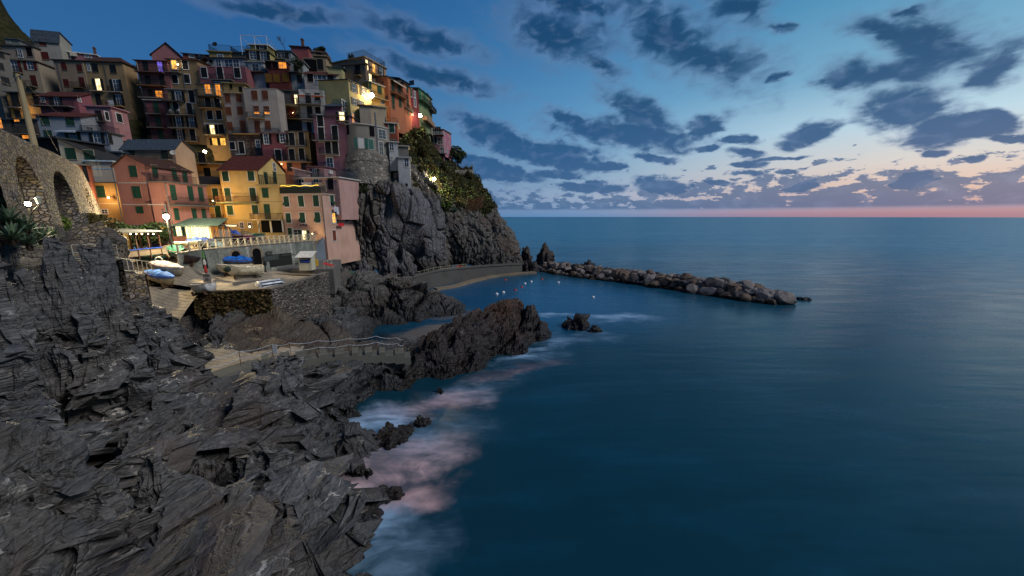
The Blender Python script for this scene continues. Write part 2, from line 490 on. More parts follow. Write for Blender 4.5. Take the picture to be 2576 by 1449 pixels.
# ------------------------------------------------------------------ mesh builder and object helpers
class MB:
    def __init__(s):
        s.v, s.f = [], []

    def add(s, vs, fs):
        k = len(s.v)
        s.v += [tuple(p) for p in vs]
        s.f += [tuple(i + k for i in f) for f in fs]
        return s

    def box(s, x0, x1, y0, y1, z0, z1):
        return s.add([(x0, y0, z0), (x1, y0, z0), (x1, y1, z0), (x0, y1, z0), (x0, y0, z1), (x1, y0, z1), (x1, y1, z1), (x0, y1, z1)],
                     [(0, 3, 2, 1), (4, 5, 6, 7), (0, 1, 5, 4), (1, 2, 6, 5), (2, 3, 7, 6), (3, 0, 4, 7)])

    def prism(s, pts, z0, z1):
        """plan polygon (counter-clockwise) extruded; z may be a list"""
        n = len(pts)
        za = z0 if isinstance(z0, (list, tuple)) else [z0] * n
        zb = z1 if isinstance(z1, (list, tuple)) else [z1] * n
        vs = [(p[0], p[1], za[i]) for i, p in enumerate(pts)] + [(p[0], p[1], zb[i]) for i, p in enumerate(pts)]
        fs = [tuple(reversed(range(n))), tuple(range(n, 2 * n))] + [(i, (i + 1) % n, n + (i + 1) % n, n + i) for i in range(n)]
        return s.add(vs, fs)

    def slab(s, quad, th):
        n = len(quad)
        vs = [tuple(p) for p in quad] + [(p[0], p[1], p[2] - th) for p in quad]
        fs = [tuple(range(n)), tuple(reversed(range(n, 2 * n)))] + [(i, n + i, n + (i + 1) % n, (i + 1) % n) for i in range(n)]
        return s.add(vs, fs)

    def bar(s, a, b, r, n=5, r2=None):
        a, b = Vector(a), Vector(b)
        d = b - a
        if d.length < 1e-6:
            return s
        d.normalize()
        up = Vector((0, 0, 1)) if abs(d.z) < 0.9 else Vector((1, 0, 0))
        x = d.cross(up).normalized()
        y = d.cross(x)
        r2 = r if r2 is None else r2
        vs = []
        for c, rr in ((a, r), (b, r2)):
            for i in range(n):
                t = 2 * math.pi * i / n
                vs.append(c + x * (math.cos(t) * rr) + y * (math.sin(t) * rr))
        return s.add(vs, [tuple(range(n)), tuple(reversed(range(n, 2 * n)))] + [(i, n + i, n + (i + 1) % n, (i + 1) % n) for i in range(n)])

    def tube(s, pts, r, n=5):
        for a, b in zip(pts[:-1], pts[1:]):
            s.bar(a, b, r, n)
        return s

    def ball(s, c, r, seg=8, rings=6, sz=1.0):
        vs, fs = [], []
        for j in range(rings + 1):
            ph = math.pi * j / rings
            for i in range(seg):
                th = 2 * math.pi * i / seg
                vs.append((c[0] + r * math.sin(ph) * math.cos(th), c[1] + r * math.sin(ph) * math.sin(th), c[2] + r * sz * math.cos(ph)))
        for j in range(rings):
            for i in range(seg):
                fs.append((j * seg + i, (j + 1) * seg + i, (j + 1) * seg + (i + 1) % seg, j * seg + (i + 1) % seg))
        return s.add(vs, fs)

    def lathe(s, c, prof, n=10):
        vs, fs = [], []
        for (r, z) in prof:
            for i in range(n):
                t = 2 * math.pi * i / n
                vs.append((c[0] + r * math.cos(t), c[1] + r * math.sin(t), c[2] + z))
        for j in range(len(prof) - 1):
            for i in range(n):
                fs.append((j * n + i, j * n + (i + 1) % n, (j + 1) * n + (i + 1) % n, (j + 1) * n + i))
        fs.append(tuple(reversed(range(n))))
        k = (len(prof) - 1) * n
        fs.append(tuple(range(k, k + n)))
        return s.add(vs, fs)

    def mesh(s, name, mat, smooth=False):
        me = bpy.data.meshes.new(name)
        me.from_pydata(s.v, [], s.f)
        if mat:
            me.materials.append(mat)
        if smooth:
            me.polygons.foreach_set('use_smooth', [True] * len(me.polygons))
        me.update()
        return me

    def build(s, name, mat, parent=None, loc=(0, 0, 0), rz=0.0, smooth=False):
        return link(name, s.mesh(name, mat, smooth), parent, loc, rz)


def link(name, me, parent=None, loc=(0, 0, 0), rz=0.0):
    o = bpy.data.objects.new(name, me)
    COL.objects.link(o)
    o.parent = parent
    o.location = loc
    o.rotation_euler = (0, 0, rz)
    return o


def tag(o, label, cat, group=None):
    o['label'] = label
    o['category'] = cat
    if group:
        o['group'] = group
    return o


def struct(o):
    o['kind'] = 'structure'
    return o


def thing(name, label, cat, loc=(0, 0, 0), rz=0.0, group=None):
    o = link(name, None, None, loc, rz)
    o.empty_display_size = 0.3
    return tag(o, label, cat, group)


def np_mesh(name, V, Fc, mat, smooth=True):
    me = bpy.data.meshes.new(name)
    me.vertices.add(len(V))
    me.vertices.foreach_set('co', V.astype(np.float32).ravel())
    nf, k = Fc.shape
    me.loops.add(nf * k)
    me.loops.foreach_set('vertex_index', Fc.astype(np.int32).ravel())
    me.polygons.add(nf)
    me.polygons.foreach_set('loop_start', np.arange(0, nf * k, k, dtype=np.int32))
    if smooth:
        me.polygons.foreach_set('use_smooth', np.ones(nf, dtype=bool))
    me.materials.append(mat)
    me.update(calc_edges=True)
    me.validate()
    return me

# ------------------------------------------------------------------ numpy noise
def h3(ix, iy, iz, k=0):
    a = (ix.astype(np.int64) * 374761393 + iy.astype(np.int64) * 668265263 + iz.astype(np.int64) * 1442695041 + k * 1274126177) & 0xffffffff
    a = ((a ^ (a >> 13)) * 1274126177) & 0xffffffff
    a = ((a ^ (a >> 16)) * 2246822519) & 0xffffffff
    return ((a ^ (a >> 15)) & 0xffffff).astype(np.float64) / 0xffffff


def vn(p, k=0):
    i = np.floor(p).astype(np.int64)
    f = p - i
    f = f * f * (3 - 2 * f)
    out = np.zeros(len(p))
    for dx in (0, 1):
        wx = f[:, 0] if dx else 1 - f[:, 0]
        for dy in (0, 1):
            wy = f[:, 1] if dy else 1 - f[:, 1]
            for dz in (0, 1):
                wz = f[:, 2] if dz else 1 - f[:, 2]
                out += wx * wy * wz * h3(i[:, 0] + dx, i[:, 1] + dy, i[:, 2] + dz, k)
    return out * 2 - 1


def fbm(p, octv=4, k=0, ridge=False):
    s, a, tot = np.zeros(len(p)), 1.0, 0.0
    for o in range(octv):
        n = vn(p * (2.03 ** o) + 17.3 * o, k + o)
        if ridge:
            n = 1 - 2 * np.abs(n)
        s += a * n
        tot += a
        a *= 0.5
    return s / tot


def facets(p, k=0, tilt=1.0):
    """broken-block pattern: every cell is a tilted plane; returns (height, crack)"""
    i = np.floor(p).astype(np.int64)
    best = np.full(len(p), 9.0)
    sec = np.full(len(p), 9.0)
    hh = np.zeros(len(p))
    for dx in (-1, 0, 1):
        for dy in (-1, 0, 1):
            for dz in (-1, 0, 1):
                c0, c1, c2 = i[:, 0] + dx, i[:, 1] + dy, i[:, 2] + dz
                r0, r1, r2 = h3(c0, c1, c2, k), h3(c0, c1, c2, k + 1), h3(c0, c1, c2, k + 2)
                e0, e1, e2 = p[:, 0] - c0 - r0, p[:, 1] - c1 - r1, p[:, 2] - c2 - r2
                d = e0 * e0 + e1 * e1 + e2 * e2
                closer = d < best
                sec = np.where(closer, best, np.minimum(sec, d))
                hv = (h3(c0, c1, c2, k + 3) - .5) + tilt * (e0 * (r1 - .5) + e1 * (r2 - .5) + e2 * (r0 - .5)) * 2
                hh = np.where(closer, hv, hh)
                best = np.where(closer, d, best)
    return hh, np.sqrt(sec) - np.sqrt(best)


def rotm(ax, ay, az_):
    return np.array(Matrix.Rotation(az_, 3, 'Z') @ Matrix.Rotation(ay, 3, 'Y') @ Matrix.Rotation(ax, 3, 'X'))


def rbf_fit(pts):
    pts = np.array(pts, float)
    X, z = pts[:, :2], pts[:, 2]
    n = len(X)
    A = np.sqrt(((X[:, None] - X[None]) ** 2).sum(-1) + 0.02)
    Q = np.hstack([np.ones((n, 1)), X])
    S = np.vstack([np.hstack([A + np.eye(n) * 1e-3, Q]), np.hstack([Q.T, np.zeros((3, 3))])])
    w_ = np.linalg.lstsq(S, np.concatenate([z, np.zeros(3)]), rcond=None)[0]

    def ev(Y):
        out = np.empty(len(Y))
        for a in range(0, len(Y), 40000):
            y = Y[a:a + 40000]
            D = np.sqrt(((y[:, None] - X[None]) ** 2).sum(-1) + 0.02)
            out[a:a + 40000] = D @ w_[:n] + w_[n] + y @ w_[n + 1:]
        return out
    return ev


def grid_faces(nu, nv, keep=None):
    i = np.arange(nu * nv).reshape(nv, nu)
    q_ = np.stack([i[:-1, :-1], i[:-1, 1:], i[1:, 1:], i[1:, :-1]], -1).reshape(-1, 4)
    if keep is not None:
        k = keep[q_].all(1)
        q_ = q_[k]
    return q_


def compact(V, Fc):
    used = np.unique(Fc)
    m = np.full(len(V), -1)
    m[used] = np.arange(len(used))
    return V[used], m[Fc]


def normals(G):
    du = np.gradient(G, axis=1)
    dv = np.gradient(G, axis=0)
    n = np.cross(du, dv)
    n /= np.linalg.norm(n, axis=-1, keepdims=True) + 1e-9
    return n


def displace_rock(V, N, sizes, R, stretch, k=0, crack=0.25, ridge_amp=0.0, ridge_scale=1.0):
    """V, N (n,3). sizes: list of (cell size, amplitude)."""
    d = np.zeros(len(V))
    p0 = V @ R.T
    warp = np.stack([vn(V * 0.35 + 3.1, 50), vn(V * 0.35 + 9.7, 51), vn(V * 0.35 - 5.2, 52)], 1) * 0.45
    p0 = (p0 + warp) * np.array(stretch)
    for j, (s, a) in enumerate(sizes):
        h, c = facets(p0 / s, k + 7 * j)
        d += a * .9 * h + a * crack * 2.2 * (np.minimum(c / .42, 1) ** .5 - 1) - a * crack * .8 * np.exp(-(c / 0.06) ** 2)
    if ridge_amp:
        d += ridge_amp * fbm(p0 / ridge_scale, 5, k + 90, ridge=True)
    return V + N * d[:, None]


# ------------------------------------------------------------------ water
def build_water():
    m, t, b = base_mat('sea_water', 0.2, 0.5)
    o = geopos(t)
    b.inputs['IOR'].default_value = 1.33
    sp = t.node('ShaderNodeSeparateXYZ')
    t.l.new(o, sp.inputs[0])
    st = t.mapping(o, scale=(0.006, 0.045, 1), rot=(0, 0, math.radians(-6)))
    n1 = t.noise(st, 1.0, 5, 0.6, 0.4)
    n2 = t.noise(t.mapping(o, scale=(0.10, 0.28, 1)), 1.0, 5, 0.6)
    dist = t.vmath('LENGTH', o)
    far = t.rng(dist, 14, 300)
    col = t.mix(far, lin('#0a303e'), lin('#316c86'))  # paler far out: grazing sky reflection put into the base colour
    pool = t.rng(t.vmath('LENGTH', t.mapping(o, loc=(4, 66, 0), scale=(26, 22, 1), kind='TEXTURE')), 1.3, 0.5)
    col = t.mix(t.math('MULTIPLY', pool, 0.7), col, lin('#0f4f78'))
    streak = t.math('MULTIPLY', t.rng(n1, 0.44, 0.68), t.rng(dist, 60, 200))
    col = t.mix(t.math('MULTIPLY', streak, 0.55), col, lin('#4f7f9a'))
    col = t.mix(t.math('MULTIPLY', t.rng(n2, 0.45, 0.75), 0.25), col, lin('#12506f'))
    # surf: soft smeared foam near the rocks (patches in metres)
    fn = t.noise(t.mapping(o, scale=(0.16, 0.34, 1), rot=(0, 0, math.radians(24))), 1.0, 6, 0.62, 0.8)
    fn2 = t.noise(t.mapping(o, scale=(0.42, 1.1, 1), rot=(0, 0, math.radians(20))), 1.0, 6, 0.6, 0.4)
    wv = t.vmath('ADD', o, t.vmath('MULTIPLY', t.vmath('SUBTRACT', t.noise(o, 0.22, 4, 0.6, col=True), (.5, .5, .5)), (7, 7, 0)))

    def patch(u, v, rx, ry, rot, amt, inner=0.15):
        c = Pz(u, v, 0)
        mm = t.mapping(wv, loc=(c.x, c.y, 0), rot=(0, 0, math.radians(rot)), scale=(rx, ry, 1), kind='TEXTURE')
        return t.math('MULTIPLY', t.rng(t.vmath('LENGTH', mm), 1.0, inner), amt)
    white = None
    for a in ((1010, 1120, 8.0, 4.2, 28, .45), (945, 1060, 5.0, 2.8, 35, 1.0), (905, 1240, 3.0, 2.0, 20, 1.0), (935, 1345, 3.8, 2.2, 55, .85), (1350, 885, 9, 1.4, 32, .75), (900, 1110, 3, 2.2, 60, .9), (1000, 1420, 4, 2, 60, .5), (1480, 850, 6, 3, 10, .5), (1540, 800, 9, 3.5, 10, .75), (1400, 792, 6, 1.6, -5, .7),
              (1430, 850, 7, 2.2, 30, .55), (1340, 900, 6, 1.8, 30, .4), (1180, 985, 8, 2.6, 30, .35), (900, 1290, 1.6, 1.2, 20, .8)):
        p_ = patch(*a)
        white = p_ if white is None else t.math('MAXIMUM', white, p_)
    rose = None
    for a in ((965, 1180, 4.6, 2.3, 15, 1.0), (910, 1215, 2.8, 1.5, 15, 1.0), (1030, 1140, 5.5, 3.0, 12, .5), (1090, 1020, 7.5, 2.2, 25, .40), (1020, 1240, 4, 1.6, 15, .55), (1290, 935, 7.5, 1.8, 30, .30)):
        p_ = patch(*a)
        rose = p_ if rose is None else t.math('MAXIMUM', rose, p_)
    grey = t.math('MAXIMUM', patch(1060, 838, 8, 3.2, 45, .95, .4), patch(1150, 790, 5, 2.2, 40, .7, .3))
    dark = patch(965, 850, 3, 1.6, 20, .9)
    brk = t.math('MULTIPLY', t.rng(fn, 0.33, 0.60, 0.22, 1.0), t.rng(fn2, 0.30, 0.66, 0.45, 1.1))
    wf = t.math('MULTIPLY', white, brk)
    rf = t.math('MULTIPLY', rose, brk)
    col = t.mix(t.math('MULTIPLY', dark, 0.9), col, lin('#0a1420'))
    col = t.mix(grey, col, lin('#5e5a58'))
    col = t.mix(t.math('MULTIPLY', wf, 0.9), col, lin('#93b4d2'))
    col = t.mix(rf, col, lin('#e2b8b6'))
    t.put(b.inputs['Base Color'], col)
    foam = t.math('MAXIMUM', wf, rf)
    rg = t.math('ADD', t.math('ADD', t.rng(n2, 0.3, 0.7, 0.20, 0.28), t.math('MULTIPLY', far, 0.16)), t.math('MULTIPLY', foam, 0.6), clamp=True)
    t.put(b.inputs['Roughness'], rg)
    t.put(b.inputs['Specular IOR Level'], t.math('SUBTRACT', 0.40, t.math('MULTIPLY', foam, 0.38)))
    w1 = t.noise(t.mapping(o, scale=(0.5, 1.3, 1), rot=(0, 0, 0.2)), 1.0, 5, 0.6)
    w2 = t.noise(t.mapping(o, scale=(0.03, 0.14, 1)), 1.0, 4, 0.6)
    bump(t, b, t.math('ADD', t.math('MULTIPLY', w1, 0.05), w2), 0.22, 0.8)
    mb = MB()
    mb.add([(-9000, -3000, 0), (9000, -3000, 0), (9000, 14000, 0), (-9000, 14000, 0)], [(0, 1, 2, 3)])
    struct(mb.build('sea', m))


build_water()

# ------------------------------------------------------------------ near shore: height field from surveyed points
TP = []


def tp(*a):
    for (u, v, Y) in a:
        p = P(u, v, Y)
        TP.append((p.x, p.y, p.z))


def tz(z, *a):
    for (u, v) in a:
        p = Pz(u, v, z)
        TP.append((p.x, p.y, z))


tp((0, 585, 15), (60, 622, 16), (150, 672, 17), (0, 665, 13), (-60, 600, 13), (0, 520, 20), (70, 555, 21), (125, 612, 22), (200, 648, 22.5),
   (200, 648, 24.5), (275, 640, 26.5), (300, 590, 31), (330, 640, 30), (60, 662, 21.5), (170, 660, 22.3), (-150, 640, 14), (-150, 560, 20))
tp((60, 805, 19.3), (120, 800, 19.0), (160, 770, 18.6))
tp((190, 655, 17.5), (235, 636, 18.5), (262, 652, 18.6), (300, 675, 19), (335, 722, 20), (362, 765, 21), (195, 740, 17.2), (250, 740, 17.4), (310, 790, 19))
tp((368, 795, 22), (440, 832, 23), (492, 880, 23.6), (503, 938, 23.2), (420, 815, 22.5))
tp((330, 700, 27.5), (345, 690, 29), (300, 668, 28))
tp((0, 700, 15.5), (0, 760, 13.5), (60, 850, 15), (150, 850, 16.5), (250, 830, 18.6), (330, 850, 19.6), (420, 885, 20.6), (455, 948, 20))
tp((0, 900, 10.5), (80, 930, 12.5), (180, 950, 14), (300, 950, 16.2), (400, 1000, 16.2), (0, 980, 8), (100, 1010, 8.8), (150, 1075, 8.4), (40, 870, 12.0),
   (190, 1020, 11.8), (260, 1150, 11.8), (330, 1255, 11.0), (440, 1385, 9.4), (400, 1270, 11.2), (110, 940, 14.0))
tp((0, 1100, 6.6), (100, 1165, 6.8), (200, 1175, 7.2), (280, 1170, 7.6), (350, 1250, 7.0), (388, 1350, 6.8), (410, 1449, 6.2), (0, 1300, 4.8),
   (110, 1350, 4.9), (250, 1330, 5.4), (200, 1449, 4.2), (0, 1449, 3.9), (330, 1449, 5.4))
tp((350, 1080, 13.6), (300, 1020, 14.8), (450, 1100, 13.6), (550, 1000, 17.3), (500, 950, 19.4), (600, 1100, 14.3), (700, 1050, 16.3), (770, 1100, 15.2), (650, 1200, 12.2),
   (550, 1250, 11.2), (750, 1200, 12.8), (700, 1300, 10.6), (600, 1350, 9.9), (500, 1400, 9.3), (800, 1350, 10.8), (850, 1400, 11.0), (700, 1440, 9.3), (900, 1430, 11.8), (600, 1440, 8.6),
   (480, 1300, 11.6), (520, 1180, 12.6), (800, 1250, 12.6), (850, 1180, 14.4), (820, 1050, 17.6), (880, 1060, 18.6))
tp((800, 985, 21.8), (900, 965, 24.6), (950, 995, 25.6), (700, 965, 21.6), (610, 955, 21.6), (560, 955, 22.2))
for (u, v, Y) in ((540, 945, 23.4), (600, 925, 24.8), (660, 905, 26.2), (740, 900, 27.2), (830, 893, 28.6), (900, 888, 29.5), (960, 888, 30.2), (1032, 893, 31.0)):
    _p = P(u, v, Y)
    TP.append((_p.x, _p.y, _p.z - .75))
    TP.append((_p.x + .3, _p.y - .9, _p.z - .45))
    TP.append((_p.x + .6, _p.y - 2.2, _p.z - 1.2))
tz(-.3, (935, 1052), (900, 1100), (885, 1140), (870, 1190), (845, 1240), (832, 1310), (860, 1370), (900, 1449), (1000, 1012), (1060, 992), (1150, 985), (1200, 945), (1280, 902), (1350, 876), (1415, 846))
tz(0, (990, 1018))
tz(-2.4, (975, 1065), (955, 1110), (930, 1160), (905, 1225), (890, 1320), (925, 1380), (960, 1449), (1080, 1030), (1180, 1010), (1260, 955), (1340, 925), (1430, 885), (1470, 845))
tz(-1.5, (1080, 860), (1130, 840), (1180, 815), (1240, 778), (1300, 762), (1360, 768), (1430, 815), (1050, 870))
# spur crest
tp((1048, 884, 31.6), (1088, 848, 33.2), (1120, 862, 33.8), (1150, 828, 35.2), (1200, 800, 37.4), (1240, 772, 39.6), (1285, 762, 41.2), (1308, 790, 41.6), (1328, 766, 42.4), (1350, 770, 43.0),
   (1372, 808, 43.6), (1412, 832, 45.0), (1060, 930, 29.8), (1130, 920, 32), (1200, 880, 34.2), (1260, 850, 36.8), (1310, 850, 38.4), (1360, 840, 40.8), (1100, 960, 29.0))
# ramp rocks and lower outcrop
tz(-1.0, (955, 872), (1010, 862), (1060, 850), (960, 850), (1020, 838))
tp((600, 792, 34.6), (680, 798, 34.6), (750, 792, 38), (828, 792, 42), (560, 800, 33.6), (510, 800, 33.8), (650, 835, 33), (720, 820, 34.4), (780, 805, 35.6), (830, 808, 36.6), (850, 840, 34.6), (925, 852, 35.4),
   (930, 885, 33.2), (700, 872, 31.9), (800, 882, 31.8), (860, 890, 32.2), (600, 850, 32.0), (560, 862, 31.2), (895, 820, 38))
# promontory
tp((842, 745, 47), (870, 722, 49), (905, 715, 50), (930, 700, 51), (960, 682, 52), (985, 672, 52.5), (1010, 690, 53), (1050, 703, 54), (1100, 732, 55), (1148, 760, 55.4), (1168, 785, 55), (900, 770, 47.4), (960, 765, 48.6),
   (1050, 765, 51.5), (860, 790, 44.5), (905, 800, 45.2), (1000, 740, 50.5), (835, 720, 50), (1100, 775, 53.5))
tz(0, (942, 832), (1000, 830), (1080, 815), (1140, 800), (1178, 790))
tz(-1.5, (980, 842), (1080, 828), (1195, 800), (1200, 780))
tz(-1.5, (1120, 735), (1170, 755), (1060, 712), (1010, 702), (1250, 760), (1300, 720))
tz(2.5, (960, 694), (900, 700))
tz(4.6, (850, 700), (830, 708))
# under the paved harbour area
for (x_, y_, z_) in ((-22, 38, 5.0), (-28, 38, 5.6), (-26, 42, 6.2), (-20, 42, 5.6), (-32, 42, 7.0), (-36, 36, 6.6), (-34, 46, 8.2), (-24, 48, 6.4), (-26, 54, 8.0), (-40, 42, 9.0), (-46, 42, 10.3), (-20, 54, 6.2),
                     (-40, 52, 9.5), (-52, 52, 10.5), (-30, 60, 9.5), (-18, 60, 5.5), (-45, 34, 13.0), (-55, 34, 15.5), (-60, 44, 15), (-12, 62, 1.5), (-40, 62, 9.5), (-60, 62, 11)):
    TP.append((x_, y_, z_))
for (x_, y_, z_) in ((0, 0, 12.8), (-1.5, 2.5, 11.0), (1.0, 3.0, 8.0), (0.5, 6, 2.0), (-1.0, 9, -0.5), (5, 4, -2.5), (4, 9, -3), (-3, 5, 8.0), (8, 0, -3), (-8, -3, 13), (0, 14, -3), (-5, 8.5, 4.3), (-3.5, 11, 1.0)):
    TP.append((x_, y_, z_))


PC = []
for (u, v, Y) in ((430, 960, 27.2), (520, 935, 28.0), (600, 915, 28.6), (700, 905, 29.0), (760, 872, 31.0), (640, 885, 30.4), (500, 905, 29.2), (400, 900, 29.6), (380, 825, 33), (446, 825, 33), (365, 751, 35.1), (493, 751, 35.6), (365, 720, 36.8), (430, 790, 34.2),
                  (523, 732, 36.0), (385, 690, 38.5), (400, 665, 40.3), (430, 645, 41.0), (425, 615, 45), (400, 600, 50), (510, 715, 37.4), (520, 690, 40.4), (560, 672, 43.5), (600, 668, 45.0), (600, 730, 35.6), (650, 700, 40), (700, 682, 45),
                  (825, 696, 44.3), (790, 690, 45), (700, 707, 41), (760, 708, 42.0), (690, 730, 35.2), (330, 700, 36), (330, 650, 42), (350, 630, 46)):
    p = P(u, v, Y)
    PC.append((p.x, p.y, p.z))
for (u, v, Y, z) in ((640, 668, 48.0, 8.3), (700, 665, 51.0, 7.8), (760, 660, 54.0, 7.4), (560, 655, 44.6, 9.0), (470, 640, 39.5, 10.2), (740, 690, 46, 7.9)):
    PC.append((P(u, v, Y).x, Y, z))
for (x_, y_, z_) in PC:
    TP.append((x_, y_, z_ - (1.3 if z_ > 4.3 else .7)))

CREV = [([(40, 860), (130, 980), (200, 1040), (290, 1190), (360, 1270), (450, 1400)], .5, 3.0), ([(606, 977), (660, 988), (740, 1025), (772, 1057), (778, 1097), (700, 1190), (640, 1240)], .32, 2.2),
        ([(580, 1057), (603, 1106), (609, 1172), (560, 1260)], .24, 1.7), ([(162, 861), (147, 934), (186, 1013), (230, 1101), (294, 1190)], .6, 2.4), ([(98, 1253), (200, 1210), (260, 1300), (240, 1380)], .14, .6),
        ([(417, 1317), (441, 1390), (470, 1440)], .45, 2.4), ([(330, 900), (360, 1000), (430, 1080), (500, 1180)], .24, 1.3), ([(800, 960), (850, 1010), (900, 1060)], .25, 1.4), ([(640, 1290), (760, 1330), (850, 1330)], .24, 1.5),
        ([(240, 850), (300, 900), (420, 930)], .25, .8), ([(700, 1110), (780, 1180), (860, 1200)], .2, .8), ([(20, 1080), (120, 1120), (220, 1110)], .18, .7), ([(300, 1090), (380, 1180), (480, 1290)], .26, 1.5)]


BLOCKS = [(200, 690, 330, 745, 1.3, 1.3, .35), (140, 800, 240, 850, 1.2, 1.0, .3), (612, 1000, 768, 1060, 2.2, .9, .4), (655, 1190, 770, 1090, 1.6, .8, .3), (0, 960, 128, 1040, 1.3, 1.1, -.4), (20, 1080, 120, 1130, .7, .6, .2), (90, 1300, 330, 1160, 1.0, .75, -.35), (300, 1380, 390, 1300, .6, .5, .3),
          (150, 880, 290, 900, 1.8, 1.2, .3), (160, 960, 300, 1000, 1.3, .9, -.4), (400, 850, 500, 900, 1.3, .8, .3), (690, 985, 800, 1010, 1.2, .7, .3), (800, 1030, 860, 1040, 1.0, .7, .4), (760, 1120, 850, 1150, 1.1, 1.0, .3),
          (420, 1000, 560, 960, 1.4, .8, .5), (330, 1080, 470, 1020, 1.3, .9, .4), (480, 1130, 600, 1210, 1.2, .9, -.4), (640, 1330, 760, 1260, 1.1, .8, .3), (540, 1330, 600, 1400, .8, .7, .3), (780, 1260, 840, 1300, .8, .7, .3),
          (20, 790, 90, 830, 1.5, .9, .2), (330, 900, 440, 950, 1.0, .7, .3), (740, 1400, 840, 1390, .9, .8, .3), (250, 1000, 330, 1090, 1.1, .7, .3), (1060, 900, 1130, 870, 1.2, .6, .3)]


def settle(pts):
    """near-coincident survey points that disagree are merged so the surface cannot overshoot"""
    out = []
    for p in pts:
        hit = None
        for q_ in out:
            if math.hypot(p[0] - q_[0], p[1] - q_[1]) < (1.0 if min(p[2], q_[2]) < 0 else .6) and abs(p[2] - q_[2]) > .8:
                hit = q_
                break
        if hit is None:
            out.append(list(p))
        elif min(p[2], hit[2]) < 0:
            hit[2] = min(p[2], hit[2])
        else:
            hit[2] = (p[2] + hit[2]) / 2
    return out


def shore():
    ev = rbf_fit(settle(TP))
    na, nr = 1150, 1050
    th = np.radians(np.linspace(-76, 34, na))
    r = np.exp(np.linspace(np.log(2.2), np.log(78), nr))
    T, R_ = np.meshgrid(th, r)
    X, Y = R_ * np.sin(T), R_ * np.cos(T)
    XY = np.stack([X.ravel(), Y.ravel()], 1)
    # coarse evaluation then bilinear upsample of the smooth base
    cs = 4
    tc_, rc_ = th[::cs], r[::cs]
    Tc, Rc = np.meshgrid(tc_, rc_)
    Zc = ev(np.stack([(Rc * np.sin(Tc)).ravel(), (Rc * np.cos(Tc)).ravel()], 1)).reshape(Tc.shape)
    rows = np.stack([np.interp(th, tc_, z) for z in Zc])
    Z = np.stack([np.interp(np.log(r), np.log(rc_), rows[:, i]) for i in range(na)], 1)
    # deep crevices between the slabs
    def surf(u, v):
        ys_ = np.arange(3, 60, .15)
        pts = np.array([tuple(P(u, v, y)) for y in ys_])
        zz_ = ev(pts[:, :2])
        k_ = np.argmax(pts[:, 2] < zz_)
        return pts[k_, :2]
    wob = fbm(np.stack([X.ravel() * .8, Y.ravel() * .8, 0 * X.ravel()], 1), 4, 610).reshape(X.shape) * .55
    for line_, wd_, dp_ in CREV:
        q2 = [surf(*c_) for c_ in line_]
        best = np.full(X.shape, 99.0)
        side = np.zeros(X.shape)
        for a_, b_ in zip(q2[:-1], q2[1:]):
            d_ = b_ - a_
            L2 = (d_ ** 2).sum() + 1e-9
            t_ = np.clip(((X - a_[0]) * d_[0] + (Y - a_[1]) * d_[1]) / L2, 0, 1)
            dx_, dy_ = X - a_[0] - t_ * d_[0], Y - a_[1] - t_ * d_[1]
            dd_ = np.hypot(dx_, dy_)
            cr_ = (d_[0] * (Y - a_[1]) - d_[1] * (X - a_[0])) / np.sqrt(L2)
            side = np.where(dd_ < best, cr_, side)
            best = np.minimum(best, dd_)
        best = np.abs(best + wob * .8)
        Z = Z - dp_ * np.clip(1.25 - best / wd_, 0, 1) ** .7
        # one lip stands higher than the other
        Z = Z + .32 * dp_ * np.clip(1 - best / (wd_ * 5), 0, 1) * np.where(side > 0, 1, -.3)
    # bold blocks standing out of the slope: (axis ends, half width m, height m)
    for (u1, v1, u2, v2, hw, hh_, tilt_) in BLOCKS:
        a_, b_ = surf(u1, v1), surf(u2, v2)
        c0_ = (a_ + b_) / 2
        d_ = b_ - a_
        L_ = max(np.hypot(*d_) / 2, .4)
        d_ = d_ / (2 * L_)
        s1 = ((X - c0_[0]) * d_[0] + (Y - c0_[1]) * d_[1]) / L_
        s2 = (-(X - c0_[0]) * d_[1] + (Y - c0_[1]) * d_[0]) / hw
        rr = (np.abs(s1 + wob * .25) ** 3.2 + np.abs(s2 + wob * .3) ** 3.2)
        Z = Z + hh_ * np.clip((1.15 - rr) / .45, 0, 1) * (1 + tilt_ * s2 + .25 * s1)
    G = np.stack([X, Y, Z], -1)
    keep = (Z > -1.6)
    N = normals(G)
    N[N[..., 2] < 0] *= -1
    V = G.reshape(-1, 3)
    Nn = N.reshape(-1, 3)
    k = keep.ravel()
    Vk, Nk = V[k], Nn[k]
    R = rotm(0.35, 0.75, 0.5)
    # main blocks, elongated along the cleavage
    dist = np.hypot(Vk[:, 0], Vk[:, 1])
    ramp_zone = np.exp(-(((Vk[:, 0] + 20.5) / 9.5) ** 4 + ((Vk[:, 1] - 33.0) / 3.6) ** 4))
    spur = np.clip((Vk[:, 0] + 10.5) / 4, 0, 1) * np.clip((Vk[:, 1] - 28) / 4, 0, 1) * np.clip((50 - Vk[:, 1]) / 3, 0, 1)
    path = np.exp(-(((Vk[:, 0] + 29) / 4) ** 2 + ((Vk[:, 1] - 23) / 2.0) ** 2))
    amp = (1 - 0.82 * ramp_zone) * (1 - 0.7 * path)
    V1 = displace_rock(Vk, Nk, [(5.6, 1.35), (1.9, 0.42), (0.65, 0.11), (0.25, 0.035)], R, (1.0, 0.6, 1.4), 3, 0.5, 0.06, 2.2)
    D = (V1 - Vk) * amp[:, None]
    near = np.clip((dist - 3) / 9, 0.45, 1)[:, None]
    D *= near
    hi = np.clip((Vk[:, 2] - 7.5) / 2.5, 0, 1) * np.clip((dist - 9) / 5, 0, 1)
    D *= (1 - .72 * hi)[:, None]
    D[:, 2] -= hi * .25
    D *= (.45 + .55 * np.clip((Vk[:, 2] - .3) / 2.2, 0, 1))[:, None]
